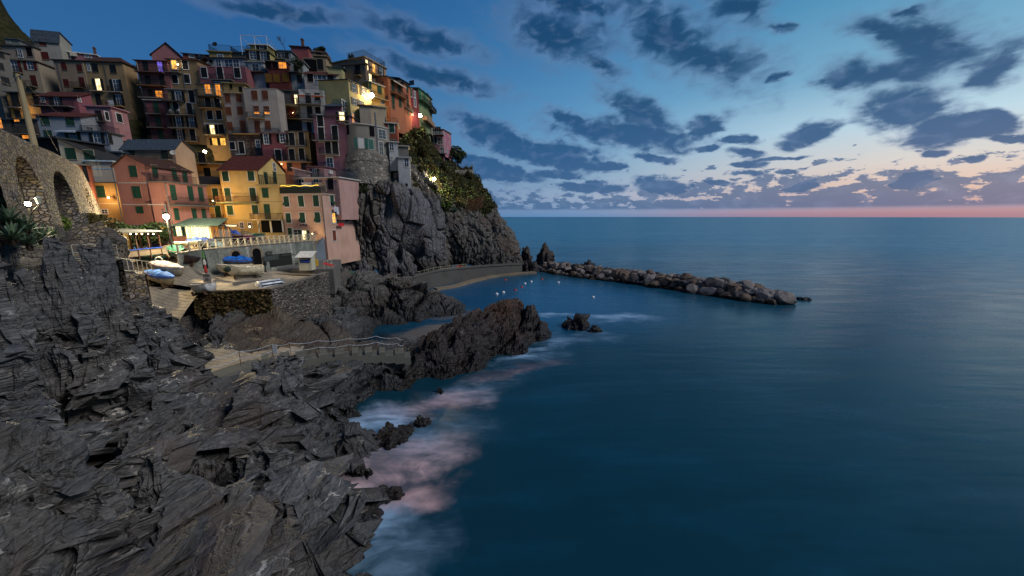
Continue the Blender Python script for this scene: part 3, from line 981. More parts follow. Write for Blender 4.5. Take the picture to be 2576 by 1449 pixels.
    # upright fins along the spur
    D *= (1 - .55 * spur)[:, None]
    sp_ = Vk @ rotm(0, 0, 0.5).T
    fin = fbm(sp_ * np.array([0.9, 0.22, 0.05]), 6, 200, ridge=True)
    D[:, 2] += spur * (fin * 1.25 - 1.1) * np.clip(Vk[:, 2] / 1.5, 0.1, 1)
    fin2 = fbm(sp_ * np.array([0.5, 0.15, 0.1]), 3, 230, ridge=True)
    D[:, 2] += spur * np.clip(fin2, -0.5, 1) * 0.8 * np.clip((Vk[:, 2] - 1.2) / 1.5, 0, 1)
    V2 = Vk + D
    # smaller upright blades everywhere on steep faces
    fh, fc = facets(V2 @ rotm(0.2, 0.6, 0.9).T * np.array([3.4, 1.1, 2.0]), 305, 1.2)
    V2 += Nk * ((0.10 * fh - .06 * np.exp(-(fc / .08) ** 2) + 0.05 * fbm(V2 @ R.T * np.array([5, 0.7, 2.0]), 4, 300, ridge=True)) * (1 - .8 * ramp_zone) * near[:, 0])[:, None]
    V[k] = V2
    Fq = grid_faces(na, nr, k)
    Vc, Fq = compact(V, Fq)
    me = np_mesh('rocky_shore', Vc, Fq, M['rock'], smooth=False)
    # shade smooth only tiny creases: keep facets crisp but soften the grid
    me.polygons.foreach_set('use_smooth', np.zeros(len(me.polygons), dtype=bool))
    cz = Vc[Fq].mean(1)
    mi = np.zeros(len(Fq), dtype=np.int32)
    me.materials.append(M['rock_wet'])
    me.materials.append(M['ochre_rock'])
    me.materials.append(M['rock_far'])
    s_ = (cz[:, 0] > -9.8) & (cz[:, 1] > 28.5) & (cz[:, 1] < 50)
    mi[s_] = 1
    rz = (((cz[:, 0] + 20) / 7.5) ** 2 + ((cz[:, 1] - 33.2) / 3.0) ** 2) < 1
    mi[rz] = 2
    mi[(cz[:, 1] > 41.5) & (~s_)] = 3
    mi[(cz[:, 0] < -24.0) & (cz[:, 2] > 11.5)] = 3
    me.polygons.foreach_set('material_index', mi)
    me.update()
    struct(link('rocky_shore', me))


shore()


# ------------------------------------------------------------------ lofted rock sheets (cliffs)
def catmull(A, n):
    """A (k, ...) -> (n, ...) smooth interpolation along axis 0"""
    k = len(A)
    t = np.linspace(0, k - 1, n)
    i = np.clip(t.astype(int), 0, k - 2)
    f = (t - i).reshape(-1, *([1] * (A.ndim - 1)))
    a = A[np.clip(i - 1, 0, k - 1)]
    b_ = A[i]
    c = A[i + 1]
    d = A[np.clip(i + 2, 0, k - 1)]
    m1, m2 = (c - a) * .5 * 0.7, (d - b_) * .5 * 0.7
    return (2 * f ** 3 - 3 * f ** 2 + 1) * b_ + (f ** 3 - 2 * f ** 2 + f) * m1 + (-2 * f ** 3 + 3 * f ** 2) * c + (f ** 3 - f ** 2) * m2


def loft(cols, nu, nv):
    A = np.array([[tuple(p) for p in c] for c in cols], float)     # (cols, rows, 3)
    A = catmull(A, nu)
    A = catmull(A.transpose(1, 0, 2), nv)                          # (nv, nu, 3)
    return A


def K(x, y, Y):
    return FP('K', x, y, Y)


cliff_cols = [
    [K(-110, 1030, 56), K(-105, 960, 56.5), K(-95, 900, 57.5), K(-60, 830, 59.5), K(-30, 790, 63), K(100, 700, 69), K(200, 600, 80)],
    [K(-20, 1020, 59), K(-10, 930, 59.5), K(0, 850, 60.5), K(30, 775, 61.8), K(130, 700, 64.5), K(200, 500, 70), K(250, 400, 80)],
    [K(40, 1010, 61), K(60, 800, 61.5), K(150, 600, 63.5), K(240, 420, 66), K(300, 240, 67.5), K(330, 60, 70), K(330, -120, 80)],
    [K(300, 1010, 65), K(310, 820, 65.5), K(330, 620, 65), K(370, 430, 65), K(430, 240, 65.5), K(430, 60, 71), K(450, -120, 82)],
    [K(560, 1010, 71), K(550, 830, 68), K(560, 620, 66.8), K(590, 410, 66), K(610, 215, 66.2), K(600, 60, 74), K(600, -150, 86)],
    [K(730, 1030, 74), K(720, 830, 70.5), K(720, 620, 69), K(730, 420, 68), K(740, 245, 68.2), K(740, 40, 77), K(720, -200, 89)],
    [K(880, 1040, 76.5), K(890, 850, 73.5), K(890, 650, 71.8), K(885, 460, 71.2), K(890, 290, 72), K(870, 80, 80), K(830, -260, 92)],
    [K(1060, 1030, 79), K(1050, 850, 76), K(1045, 680, 75), K(1040, 510, 75.5), K(1040, 345, 77), K(1010, 140, 83), K(955, -310, 97)],
    [K(1180, 985, 84.5), K(1175, 860, 84), K(1160, 700, 82.5), K(1140, 560, 81), K(1125, 440, 80), K(1110, 215, 86), K(1065, -30, 100)],
    [K(1330, 965, 88), K(1310, 850, 86), K(1290, 700, 85), K(1260, 570, 84), K(1210, 440, 84.5), K(1210, 235, 89), K(1200, 25, 103)],
    [K(1500, 955, 91.5), K(1480, 860, 90), K(1460, 730, 89), K(1430, 600, 89), K(1390, 490, 90), K(1350, 280, 93), K(1310, 60, 105)],
    [K(1690, 945, 95), K(1675, 880, 94.5), K(1655, 780, 94), K(1600, 640, 94), K(1540, 480, 94.5), K(1460, 300, 97), K(1382, 72, 106)],
    [K(1815, 945, 99), K(1800, 890, 99), K(1765, 800, 99), K(1718, 650, 99), K(1590, 480, 99), K(1520, 350, 101), K(1393, 150, 107)],
    [K(1830, 945, 112), K(1815, 890, 112), K(1780, 810, 113), K(1730, 670, 113), K(1600, 500, 114), K(1530, 370, 114), K(1400, 190, 116)],
]


def cliff():
    nu, nv = 760, 620
    G = loft(cliff_cols, nu, nv)
    N = normals(G)
    if N[..., 1].mean() > 0:
        N = -N
    V, Nn = G.reshape(-1, 3), N.reshape(-1, 3)
    vv = np.repeat(np.linspace(0, 1, nv), nu)
    uu = np.tile(np.linspace(0, 1, nu), nv)
    d = np.zeros(len(V))
    # big vertical slabs separated by fissures
    q_ = V @ rotm(0, 0.05, 0).T
    wx = fbm(V * np.array([0.12, 0.12, 0.07]), 3, 400) * 1.2
    p1 = (q_ + np.stack([wx, wx * 0, wx * 0.6], 1)) * np.array([1 / 3.0, 1 / 4.0, 1 / 10.0])
    h, c = facets(p1, 410, 0.7)
    slabz = np.clip((uu - 0.295) / 0.05, 0, 1) * np.clip((0.575 - uu) / 0.04, 0, 1) * np.clip((0.70 - vv) / 0.05, 0, 1)
    d += h * 1.25 - 1.0 * np.exp(-(c / 0.035) ** 2)
    h2, c2 = facets((q_ + np.stack([wx, wx, wx], 1) * .4) * np.array([1 / 1.2, 1 / 1.6, 1 / 3.2]), 430, 0.8)
    d += (h2 * 0.42 - 0.45 * np.exp(-(c2 / 0.08) ** 2)) * (1 - 0.7 * slabz)
    d += fbm(q_ * np.array([1.5, 1.2, 0.22]), 5, 450, ridge=True) * 0.38 * (1 - 0.9 * slabz)
    d += fbm(V * 0.22, 4, 470) * 0.9 * (1 - 0.5 * slabz)
    h3_, c3 = facets(V * np.array([0.8, 0.8, 0.5]), 480, 1.0)
    d += h3_ * 0.35 * (1 - slabz)
    edge = np.clip(uu / 0.03, 0, 1)
    V2 = V + Nn * (d * edge)[:, None]
    me = np_mesh('cliff', V2, grid_faces(nu, nv)[:, ::-1] if True else None, M['rock_far'])
    me.materials.append(M['slab'])
    me.materials.append(M['scrub'])
    Fq = grid_faces(nu, nv)
    u_, v_ = uu[Fq].mean(1), vv[Fq].mean(1)
    c = V2[Fq].mean(1)
    nn_ = fbm(c * 0.30, 4, 500)
    mi = np.zeros(len(Fq), dtype=np.int32)
    mi[(u_ > 0.295) & (u_ < 0.59) & (v_ < 0.66) & (v_ > 0.12)] = 1
    mi[(v_ > 0.84 - 0.12 * nn_)] = 2
    mi[(u_ > 0.57) & (u_ < 0.93) & (v_ > 0.68 + 0.20 * nn_)] = 2
    mi[(v_ > 0.70) & (nn_ > 0.16)] = 2
    me.polygons.foreach_set('material_index', mi)
    me.update()
    struct(link('cliff', me))
    return V2.reshape(nv, nu, 3)


# scrub covered soil
_m, _t, _b = base_mat('scrubby_soil', 0.95, 0.05)
_o = geopos(_t)
_n1 = _t.noise(_o, 0.9, 6, 0.7)
_n2 = _t.noise(_o, 4.0, 6, 0.7)
_c = _t.mix(_t.rng(_n1, 0.38, 0.62), lin('#1f2415'), lin('#3c3a22'))
_c = _t.mix(_t.math('MULTIPLY', _t.rng(_n2, 0.45, 0.7), 0.7), _c, lin('#4a4030'))
_t.put(_b.inputs['Base Color'], _c)
bump(_t, _b, _t.math('ADD', _n1, _n2), 1.0, 0.5)
M['scrub'] = _m
CLIFF = cliff()

# ------------------------------------------------------------------ house builder
_cache = {}


def cm(key, fn):
    if key not in _cache:
        _cache[key] = fn()
    return _cache[key]


def frame_mesh(wd, h, th=0.10, y0=-0.05, y1=0.0):
    mb = MB()
    a, b_ = wd / 2, h / 2
    mb.box(-a - th, -a, y0, y1, -b_ - th, b_ + th)
    mb.box(a, a + th, y0, y1, -b_ - th, b_ + th)
    mb.box(-a, a, y0, y1, b_, b_ + th)
    mb.box(-a - .03, a + .03, y0 - .05, y1, -b_ - th, -b_)
    return mb


def shutter_mesh(wd, h):
    """a louvred leaf lying in the wall plane"""
    mb = MB()
    a, b_ = wd / 2, h / 2
    st = 0.055
    mb.box(-a, -a + st, -0.07, -0.02, -b_, b_)
    mb.box(a - st, a, -0.07, -0.02, -b_, b_)
    for z in (-b_, -0.03, b_ - st):
        mb.box(-a + st, a - st, -0.068, -0.022, z, z + st)
    mb.box(-a + st, a - st, -0.04, -0.024, -b_ + st, b_ - st)
    n = max(4, int(h / 0.16))
    for i in range(n):
        z = -b_ + st + (h - 2 * st) * (i + .5) / n
        mb.add([(-a + st, -0.065, z - .045), (a - st, -0.065, z - .045), (a - st, -0.042, z + .035), (-a + st, -0.042, z + .035)], [(0, 1, 2, 3)])
    return mb


def pane_mesh(wd, h):
    return MB().box(-wd / 2, wd / 2, -0.02, -0.008, -h / 2, h / 2)


def sash_mesh(wd, h, bars=1):
    mb = MB()
    a, b_ = wd / 2, h / 2
    t = 0.05
    for x in (-a, -t / 2, a - t):
        mb.box(x, x + t, -0.045, -0.02, -b_, b_)
    mb.box(-a + t, -t / 2, -0.043, -0.022, b_ - t, b_)
    mb.box(t / 2, a - t, -0.043, -0.022, b_ - t, b_)
    mb.box(-a + t, -t / 2, -0.043, -0.022, -b_, -b_ + t)
    mb.box(t / 2, a - t, -0.043, -0.022, -b_, -b_ + t)
    for i in range(1, bars + 1):
        z = -b_ + h * i / (bars + 1)
        mb.box(-a + t, -t / 2, -0.04, -0.022, z - .02, z + .02)
        mb.box(t / 2, a - t, -0.04, -0.022, z - .02, z + .02)
    return mb


SH = {'g': '#15301f', 'G': '#1a3b2b', 'd': '#12181a', 'r': '#4a1712', 'b': '#57301c', 'm': '#6a4a14', 'w': '#9aa0a4', 'v': '#2c6a4c', 'k': '#0d0f12'}


class House:
    def __init__(s, name, label, fr, tl, trx, Y0, Y1, yb, wall, D=7.0, brx=None, ext=4.0, cat='house', roof='flat', rh=1.6, rc='tiles', ws=1.0,
                 sur=None, sh='g', over=0.3, group='houses stacked on the hillside', ridge=0.5, dirt=0.5, rot0=None, base=None, drop=0.0, pz=0.8):
        s.fr = fr
        a = FP(fr, tl[0], tl[1], Y0)
        b_ = FP(fr, trx, tl[1] if rot0 is None else rot0, Y1)
        A, B = Vector((a.x, a.y)), Vector((b_.x, b_.y))
        s.A, s.B, s.ztop = A, B, a.z
        s.L = (B - A).length
        s.d = (B - A) / s.L
        s.n = Vector((-s.d.y, s.d.x))
        if brx is not None:
            u, v = cv(fr, *brx)
            r = ray(u, v)
            k = r.x / r.y
            t = (k * B.y - B.x) / (s.n.x - k * s.n.y)
            D = max(2.5, min(t, 22))
        s.D = D
        zb = FP(fr, tl[0], yb, Y0).z if base is None else base
        s.zvis = zb
        s.z0 = zb - ext
        s.rz = math.atan2(s.d.y, s.d.x)
        s.root = thing(name, label, cat, (A.x, A.y, s.z0), s.rz, group)
        s.H = s.ztop - s.z0
        s.ws, s.sur, s.sh, s.over = ws, sur, sh, over
        s.wallm = M[wall] if wall in M else mat_stucco(wall, dirt)
        s.rc = M[rc] if rc in M else mat_plain(rc, 0.8)
        s.rh, s.ridge, s.drop, s.pz = rh, ridge, drop, pz
        s.body(roof)
        BASES.append((A.x, A.y, zb))
        BASES.append((B.x, B.y, zb))
        m_ = (A + B) / 2 + s.n * s.D
        BASES.append((m_.x, m_.y, zb + 1.0))

    def body(s, roof):
        L, D, H, o = s.L, s.D, s.H, s.over
        mb, rf = MB(), MB()
        rh, rg = s.rh, s.ridge
        if roof == 'gx':       # ridge along the front, gables left and right
            yr = D * rg
            mb.add([(0, 0, 0), (L, 0, 0), (L, D, 0), (0, D, 0), (0, 0, H), (L, 0, H), (L, D, H), (0, D, H), (0, yr, H + rh), (L, yr, H + rh)],
                   [(0, 1, 5, 4), (1, 2, 6, 9, 5), (2, 3, 7, 6), (3, 0, 4, 8, 7)])
            k1, k2 = rh / yr, rh / max(.1, (D - yr))
            rf.slab([(-o, -o, H - k1 * o + .1), (L + o, -o, H - k1 * o + .1), (L + o, yr, H + rh + .1), (-o, yr, H + rh + .1)], .1)
            rf.slab([(-o, yr, H + rh + .1), (L + o, yr, H + rh + .1), (L + o, D + o, H - k2 * o + .1), (-o, D + o, H - k2 * o + .1)], .1)
        elif roof == 'gy':     # gable facing the front
            xr = L * rg
            mb.add([(0, 0, 0), (L, 0, 0), (L, D, 0), (0, D, 0), (0, 0, H), (L, 0, H), (L, D, H), (0, D, H), (xr, 0, H + rh), (xr, D, H + rh)],
                   [(0, 1, 5, 8, 4), (1, 2, 6, 5), (2, 3, 7, 9, 6), (3, 0, 4, 7)])
            k1, k2 = rh / xr, rh / max(.1, (L - xr))
            rf.slab([(-o, -o, H - k1 * o + .1), (xr, -o, H + rh + .1), (xr, D + o, H + rh + .1), (-o, D + o, H - k1 * o + .1)], .1)
            rf.slab([(xr, -o, H + rh + .1), (L + o, -o, H - k2 * o + .1), (L + o, D + o, H - k2 * o + .1), (xr, D + o, H + rh + .1)], .1)
        elif roof == 'shx':    # slopes down to the right by drop
            dr = s.drop
            mb.add([(0, 0, 0), (L, 0, 0), (L, D, 0), (0, D, 0), (0, 0, H), (L, 0, H - dr), (L, D, H - dr), (0, D, H)],
                   [(0, 1, 5, 4), (1, 2, 6, 5), (2, 3, 7, 6), (3, 0, 4, 7)])
            k = dr / L
            rf.slab([(-o, -o, H + k * o + .12), (L + o, -o, H - dr - k * o + .12), (L + o, D, H - dr - k * o + .12), (-o, D, H + k * o + .12)], .12)
        elif roof == 'shy':    # slopes down to the front
            mb.add([(0, 0, 0), (L, 0, 0), (L, D, 0), (0, D, 0), (0, 0, H), (L, 0, H), (L, D, H + rh), (0, D, H + rh)],
                   [(0, 1, 5, 4), (1, 2, 6, 5), (2, 3, 7, 6), (3, 0, 4, 7)])
            k = rh / D
            rf.slab([(-o, -o, H - k * o + .12), (L + o, -o, H - k * o + .12), (L + o, D, H + rh + .12), (-o, D, H + rh + .12)], .12)
        elif roof == 'hip':
            mb.box(0, L, 0, D, 0, H)
            q_ = min(L, D) / 2
            c0, c1, c2, c3 = (-o, -o, H), (L + o, -o, H), (L + o, D + o, H), (-o, D + o, H)
            r0, r1 = (min(q_, L / 2), D / 2, H + rh), (max(L - q_, L / 2), D / 2, H + rh)
            rf.add([c0, c1, c2, c3, r0, r1, (-o, -o, H + .1), (L + o, -o, H + .1), (L + o, D + o, H + .1), (-o, D + o, H + .1)],
                   [(3, 2, 1, 0), (6, 7, 5, 4), (7, 8, 5), (8, 9, 4, 5), (9, 6, 4), (0, 1, 7, 6), (1, 2, 8, 7), (2, 3, 9, 8), (3, 0, 6, 9)])
        elif roof == 'para':
            mb.box(0, L, 0, D, 0, H - s.pz)
            t, z1 = .22, H
            mb.box(0, L, 0, t, H - s.pz + .003, z1)
            mb.box(0, L, D - t, D, H - s.pz + .003, z1)
            mb.box(0, t, t, D - t, H - s.pz + .003, z1)
            mb.box(L - t, L, t, D - t, H - s.pz + .003, z1)
            rf.box(-.06, L + .06, -.06, t + .04, H + .003, H + .08)
            rf.box(L - t - .04, L + .06, t + .04, D + .06, H + .003, H + .08)
        else:
            mb.box(0, L, 0, D, 0, H)
            rf.box(-o, L + o, -o, D + o, H + .003, H + .18)
        mb.build('wall', s.wallm, s.root)
        if rf.v:
            s.roof = rf.build('roof', s.rc, s.root)
        else:
            s.roof = None

    def hit(s, x, y, face='f', fr=None):
        """pixel of the survey frame -> (along, z) on that face, local"""
        u, v = cv(fr or s.fr, x, y)
        r = ray(u, v)
        r2 = Vector((r.x, r.y))
        if face == 'f':
            t = s.A.dot(s.n) / r2.dot(s.n)
            p = r2 * t
            return (p - s.A).dot(s.d), CAM_H + r.z * t - s.z0
        t = s.B.dot(s.d) / r2.dot(s.d)
        p = r2 * t
        return (p - s.B).dot(s.n), CAM_H + r.z * t - s.z0

    def place(s, face, a, z, off=0.0):
        if face == 'f':
            return (a, -off, z), 0.0
        return (s.L + off, a, z), math.pi / 2

    def win(s, items, face='f', fr=None, sh=None, sur=None, ws=None):
        """items: (type, x, y[, w, h])"""
        sh = SH.get(sh or s.sh, sh or s.sh)
        shm = mat_plain(sh, 0.75)
        sur = s.sur if sur is None else sur
        ws = ws or s.ws
        for it in items:
            k, x, y = it[:3]
            a, z = s.hit(x, y, face, fr)
            tall = k in 'dfL'
            wd = (it[3] if len(it) > 3 else (0.95 if k in 'dsagl' else 1.0)) * ws
            h = (it[4] if len(it) > 4 else (2.15 if tall else 1.4)) * ws
            loc, rz = s.place(face, a, z)
            wd, h = round(wd, 2), round(h, 2)
            fm = M['white'] if (sur or k in 'gfoL') else s.trim()
            th = 0.11 if sur else 0.05
            w_ = link('window', cm(('fr', wd, h, th, fm.name), lambda: frame_mesh(wd, h, th).mesh('window', fm)), s.root, loc, rz)
            if k in 'sd':
                for q_ in (-1, 1):
                    link('shutter', cm(('sh', wd, h, sh), lambda: shutter_mesh(wd / 2 - .01, h).mesh('shutter', shm)), w_, (q_ * wd / 4, 0, 0))
                continue
            if k == 'a':     # shutters tilted open at the bottom
                link('shutter', cm(('sha', wd, h, sh), lambda: shutter_mesh(wd, h * .5).mesh('shutter', shm)), w_, (0, 0, h * .25))
                o2 = link('shutter', cm(('shb', wd, h, sh), lambda: shutter_mesh(wd, h * .45).mesh('shutter', shm)), w_, (0, -0.22, -h * .2))
                o2.rotation_euler = (math.radians(-38), 0, 0)
                link('pane', cm(('pn', wd, h * .5, 'w'), lambda: pane_mesh(wd, h * .5).mesh('pane', M['lit'] if it[-1] == 'lit' else M['glass'])), w_, (0, 0, -h * .25))
                continue
            pm = {'l': M['lit'], 'L': M['lit_white'], 'p': M['lit_purple'], 'O': M['lit_orange']}.get(k, M['glass'])
            if k == 'k':
                pm = M['dark']
            link('pane', cm(('pn', wd, h, pm.name), lambda: pane_mesh(wd, h).mesh('pane', pm)), w_)
            if k != 'k':
                sm = M['white'] if k in 'gfo' else M['offwhite']
                link('sash', cm(('ss', wd, h, sm.name), lambda: sash_mesh(wd, h, 2 if tall else 1).mesh('sash', sm)), w_)
            if k in 'ofL':
                for q_ in (-1, 1):
                    link('shutter', cm(('sh', wd, h, sh), lambda: shutter_mesh(wd / 2 - .01, h).mesh('shutter', shm)), w_, (q_ * (wd / 2 + th + wd / 4), -0.035, 0))

    def trim(s):
        return s.wallm

    def bal(s, x0, x1, y, face='f', fr=None, dep=0.9, solid=None, col='iron', slabc=None, h=0.95, off=0.0):
        a0, z = s.hit(x0, y, face, fr)
        a1, _ = s.hit(x1, y, face, fr)
        L = max(0.8, a1 - a0)
        loc, rz = s.place(face, a0, z)
        b_ = MB().box(0, L, -dep, 0.0, -0.14, 0).build('balcony', mat_stucco(slabc or '#7d766c'), s.root, loc, rz)
        if solid:
            mb = MB()
            mb.box(0, L, -dep, -dep + .1, .003, h)
            mb.box(0, .1, -dep + .1, 0, .003, h)
            mb.box(L - .1, L, -dep + .1, 0, .003, h)
            mb.build('parapet', mat_stucco(solid), b_)
        else:
            rail(L, dep, h).build('railing', M[col], b_)
        return b_

    def awn(s, x0, x1, y, face='f', fr=None, dep=1.3, col='#3f5a50', drop=0.5):
        a0, z = s.hit(x0, y, face, fr)
        a1, _ = s.hit(x1, y, face, fr)
        loc, rz = s.place(face, a0, z)
        L = a1 - a0
        mb = MB().slab([(0, -dep, -drop), (L, -dep, -drop), (L, 0, 0), (0, 0, 0)], .04)
        mb.box(0, L, -dep - .02, -dep, -drop - .22, -drop)
        mb.build('awning', mat_plain(col, 0.85), s.root, loc, rz)

    def band(s, y, face='f', fr=None, x0=None, x1=None, col='#a59b90', h=.12):
        Lf = s.L if face == 'f' else s.D
        a, z = s.hit(x0 if x0 is not None else 0, y, face, fr)
        a0 = 0 if x0 is None else a
        a1 = Lf if x1 is None else s.hit(x1, y, face, fr)[0]
        if x0 is None:
            u = cv(s.fr, 0, 0)
        loc, rz = s.place(face, a0, z)
        MB().box(0, a1 - a0, -0.03, 0, -h / 2, h / 2).build('string_course', mat_plain(col, 0.9), s.root, loc, rz)

    def pipe(s, x, y0, y1=None, face='f', fr=None, col='metal'):
        a, z0_ = s.hit(x, y0, face, fr)
        z1 = 0.5 if y1 is None else s.hit(x, y1, face, fr)[1]
        loc, rz = s.place(face, a, 0, 0.09)
        MB().bar((0, 0, z0_), (0, 0, z1), 0.055, 6).build('drainpipe', M[col], s.root, loc, rz)

    def chim(s, x, frac=0.5, h=1.0, w_=.5, col='#6a4a40', zadd=0.0):
        a, _ = s.hit(x, 0)
        a = min(max(a, .4), s.L - .4)
        mb = MB()
        z = s.H + zadd
        mb.box(-w_ / 2, w_ / 2, -w_ / 2, w_ / 2, -1.2, h)
        mb.box(-w_ / 2 - .08, w_ / 2 + .08, -w_ / 2 - .08, w_ / 2 + .08, h, h + .1)
        mb.box(-w_ / 2 + .05, w_ / 2 - .05, -w_ / 2 + .05, w_ / 2 - .05, h + .1, h + .3)
        mb.build('chimney', mat_stucco(col), s.roof or s.root, (a, s.D * frac, z))

    def toprail(s, h=1.0, x0=0.0, x1=None, col='iron', y=0.15, z=None, sides=True):
        x1 = s.L if x1 is None else x1
        zz = s.H + .18 if z is None else z
        mb = rail(x1 - x0, min(s.D - .4, 4.5) if sides else 0, h)
        mb.build('railing', M[col], s.root, (x0, y + (min(s.D - .4, 4.5) if sides else 0), zz))

    def lightbulb(s, x, y, face='f', fr=None, W=60, off=0.5, col=(1, .72, .38), r=.16, vis=True):
        a, z = s.hit(x, y, face, fr)
        loc, rz = s.place(face, a, z, off)
        o = MB().ball((0, 0, 0), r, 8, 6).build('wall_lamp', M['lamp_small'], s.root, loc, rz)
        MB().bar((0, 0, .1), (0, off - .02, .25), .025).build('bracket', M['iron'], o)
        lampat(o, (0, -.1 - r, 0), W, col, r)


def lampat(parent, loc, W, col=(1, .72, .38), r=.15):
    ld = bpy.data.lights.new('lamp_light', 'POINT')
    ld.energy = W
    ld.color = col
    ld.shadow_soft_size = r
    lo = bpy.data.objects.new('lamp_light', ld)
    COL.objects.link(lo)
    lo.parent = parent
    lo.location = loc
    return lo


def rail(L, dep, h=0.95, gap=0.14):
    mb = MB()
    r = 0.013
    mb.box(0, L, -dep - .02, -dep + .02, h - .04, h)
    mb.box(0, L, -dep - .012, -dep + .012, .08, .105)
    n = max(2, int(L / gap))
    for i in range(n + 1):
        x = L * i / n
        mb.box(x - r, x + r, -dep - r, -dep + r, 0, h - .04)
    if dep > 0.1:
        m_ = max(2, int(dep / gap))
        for x in (0, L):
            mb.box(x - .02, x + .02, -dep + .02, 0, h - .04, h)
            for i in range(1, m_):
                y = -dep + dep * i / m_
                mb.box(x - r, x + r, y - r, y + r, 0, h - .04)
    return mb


BASES = []

# ================================================================== the town
H = House
# ---- far left, frame A
h = H('house', 'grey stucco house at the left edge with dark shutters below a flat terrace', 'A', (-160, 300), 95, 70, 72, 1100, '#6f6b64', D=8, roof='flat', rc='#4a4845', sh='d')
h.win([('s', 75, 740), ('s', 5, 370, .8, 1.3), ('s', 10, 540, .7, 1.2)])
h = H('house', 'beige house with red-brown open shutters and curved balcony left of the tall tower', 'A', (45, 452), 500, 78, 79, 860, '#9a8c76', D=7, roof='flat', rc='#55453c', sh='r', sur=False)
h.win([('f', 205, 545), ('o', 415, 530, 1.0, 1.5), ('d', 465, 740)])
h.bal(90, 320, 622, slabc='#8d7b62')
h.bal(370, 510, 815)
h = H('house', 'set-back beige top storey with deep open loggia above red-shuttered beige house', 'A', (15, 262), 440, 80.5, 81, 455, '#a08c78', D=5, roof='flat', rc='#3c3a38', sh='d')
h.win([('g', 275, 365, .8, 1.6), ('k', 400, 345, 1.1, 1.7), ('k', 235, 350, .5, .9)])
h.toprail(0.9)
h = H('rooftop_hut', 'pale rooftop hut with slanted roof at the upper left corner of the town', 'A', (75, 165), 250, 84, 84.5, 262, '#8d948c', D=3, roof='shx', drop=-0.0, rc='#4a5258', cat='hut')
h.win([('g', 110, 215, .6, .6)])
h = H('tower_house', 'tall narrow grey-beige tower house with four closed red shutters', 'A', (430, 128), 785, 82, 83, 900, '#a09a8c', brx=(962, 262), roof='gx', rh=1.3, ridge=.12, rc='tiles_grey', sh='r', over=.25)
h.win([('s', 578, 205, 1.2, 1.55), ('s', 617, 398, 1.2, 1.5), ('s', 652, 575, 1.2, 1.5), ('s', 687, 750, 1.1, 1.4)])
h.pipe(452, 140, 840)
h.lightbulb(740, 830, W=70, off=.5)
h = H('house', 'small pink top-storey flat with white fascia and air conditioner right of the tower', 'A', (805, 335), 1290, 84, 86, 500, '#97606a', brx=(1390, 415), roof='flat', rc='white', sh='d')
h.win([('f', 915, 412, 1.1, 1.7), ('g', 1200, 405, 1.1, .5)])
h.chim(1285, .3, 1.6, .35)
a, z = h.hit(1008, 382)
MB().box(-.5, .5, -.35, 0, -.33, .33).build('air_conditioner', M['offwhite'], h.root, (a, 0, z))
h = H('house', 'plain beige house with four red-brown shutters between tower and ochre house', 'A', (720, 458), 1120, 79, 79.5, 950, '#9c8468', D=7, roof='flat', rc='#3b3431', sh='r')
h.win([('s', 873, 537), ('s', 1085, 565), ('s', 905, 765), ('d', 1120, 765)])
h.bal(1010, 1165, 835, slabc='#9a7a48')
h.pipe(775, 475, 860)
h = H('house', 'ochre house with lit balcony door and open dark shutters on upper left', 'A', (1135, 475), 1660, 76, 76.5, 1200, '#a58352', brx=(1860, 600), roof='hip', rh=1.4, rc='tiles_brown', sh='d')
h.win([('g', 1207, 550, .5, 1.4), ('s', 1295, 560, 1.1, 1.5), ('s', 1540, 575, 1.1, 1.5), ('L', 1340, 790, .9, 2.2), ('f', 1582, 802, 1.0, 2.2), ('d', 1340, 990), ('f', 1620, 1000, .9, 2.0), ('o', 1635, 1152, .7, .6)])
h.bal(1250, 1430, 875, dep=.6, slabc='#b0a593')
h.bal(1495, 1670, 888, dep=.6, slabc='#b0a593')
h.bal(1415, 1700, 1083, dep=.9, slabc='#c08a3a')
h.pipe(1410, 485, 1180)
h.win([('k', 120, 0, .1, .1)] if False else [], face='r')
a, z = h.hit(1571, 1050)
MB().slab([(-.5, -.95, .0), (.5, -.95, 0), (.5, -.9, -.9), (-.5, -.9, -.9)], .03).build('hanging_towel', M['white'], h.root, (a, 0, z + .4))
h = H('house', 'mustard yellow house with long dark door behind the leaning pole', 'A', (78, 890), 510, 70, 70.5, 1215, '#b37d2a', D=7, roof='shy', rh=.9, rc='tiles_grey', sh='d')
h.win([('d', 215, 1010, 1.3, 2.8), ('s', 247, 1185), ('k', 488, 985, .9, 1.9)])
h.bal(110, 330, 1098, dep=.7)
h.lightbulb(400, 1150, W=50, off=.6)
h = H('house', 'raspberry pink house with long covered balcony below the mustard house', 'A', (508, 938), 1040, 67, 67.5, 1260, '#96505a', brx=(1222, 1010), roof='shy', rh=1.3, rc='tiles', sh='d')
h.win([('g', 585, 995, .6, .8), ('d', 705, 1032, .6, 1.5), ('f', 782, 1030, .8, 1.6), ('k', 905, 1135, 1.0, .5)])
h.win([('g', 1075, 985, .5, .9)], face='r')
h.bal(500, 1015, 1083, dep=1.0)
h = H('house', 'salmon pink house with white-framed shutter right of the raspberry house', 'A', (1160, 1085), 1500, 64, 64.5, 1449, '#b0787c', brx=(1725, 1170), roof='flat', rc='#8f6670', sh='d')
h.win([('d', 1350, 1220, .9, 1.9)])
h.win([('s', 1450, 1215, .6, 1.3), ('s', 1618, 1240, 1.0, 1.4)], face='r', sur=True)
h.bal(1320, 1440, 1285, dep=.6)
h.chim(1170, .3, .9, .3)
h = H('house', 'blue-grey house with four green shutters under a red-brown tiled roof', 'E', (480, 118), 1080, 60, 61, 470, '#8a929c', D=7, roof='gx', rh=1.3, ridge=.5, rc='tiles', sh='G')
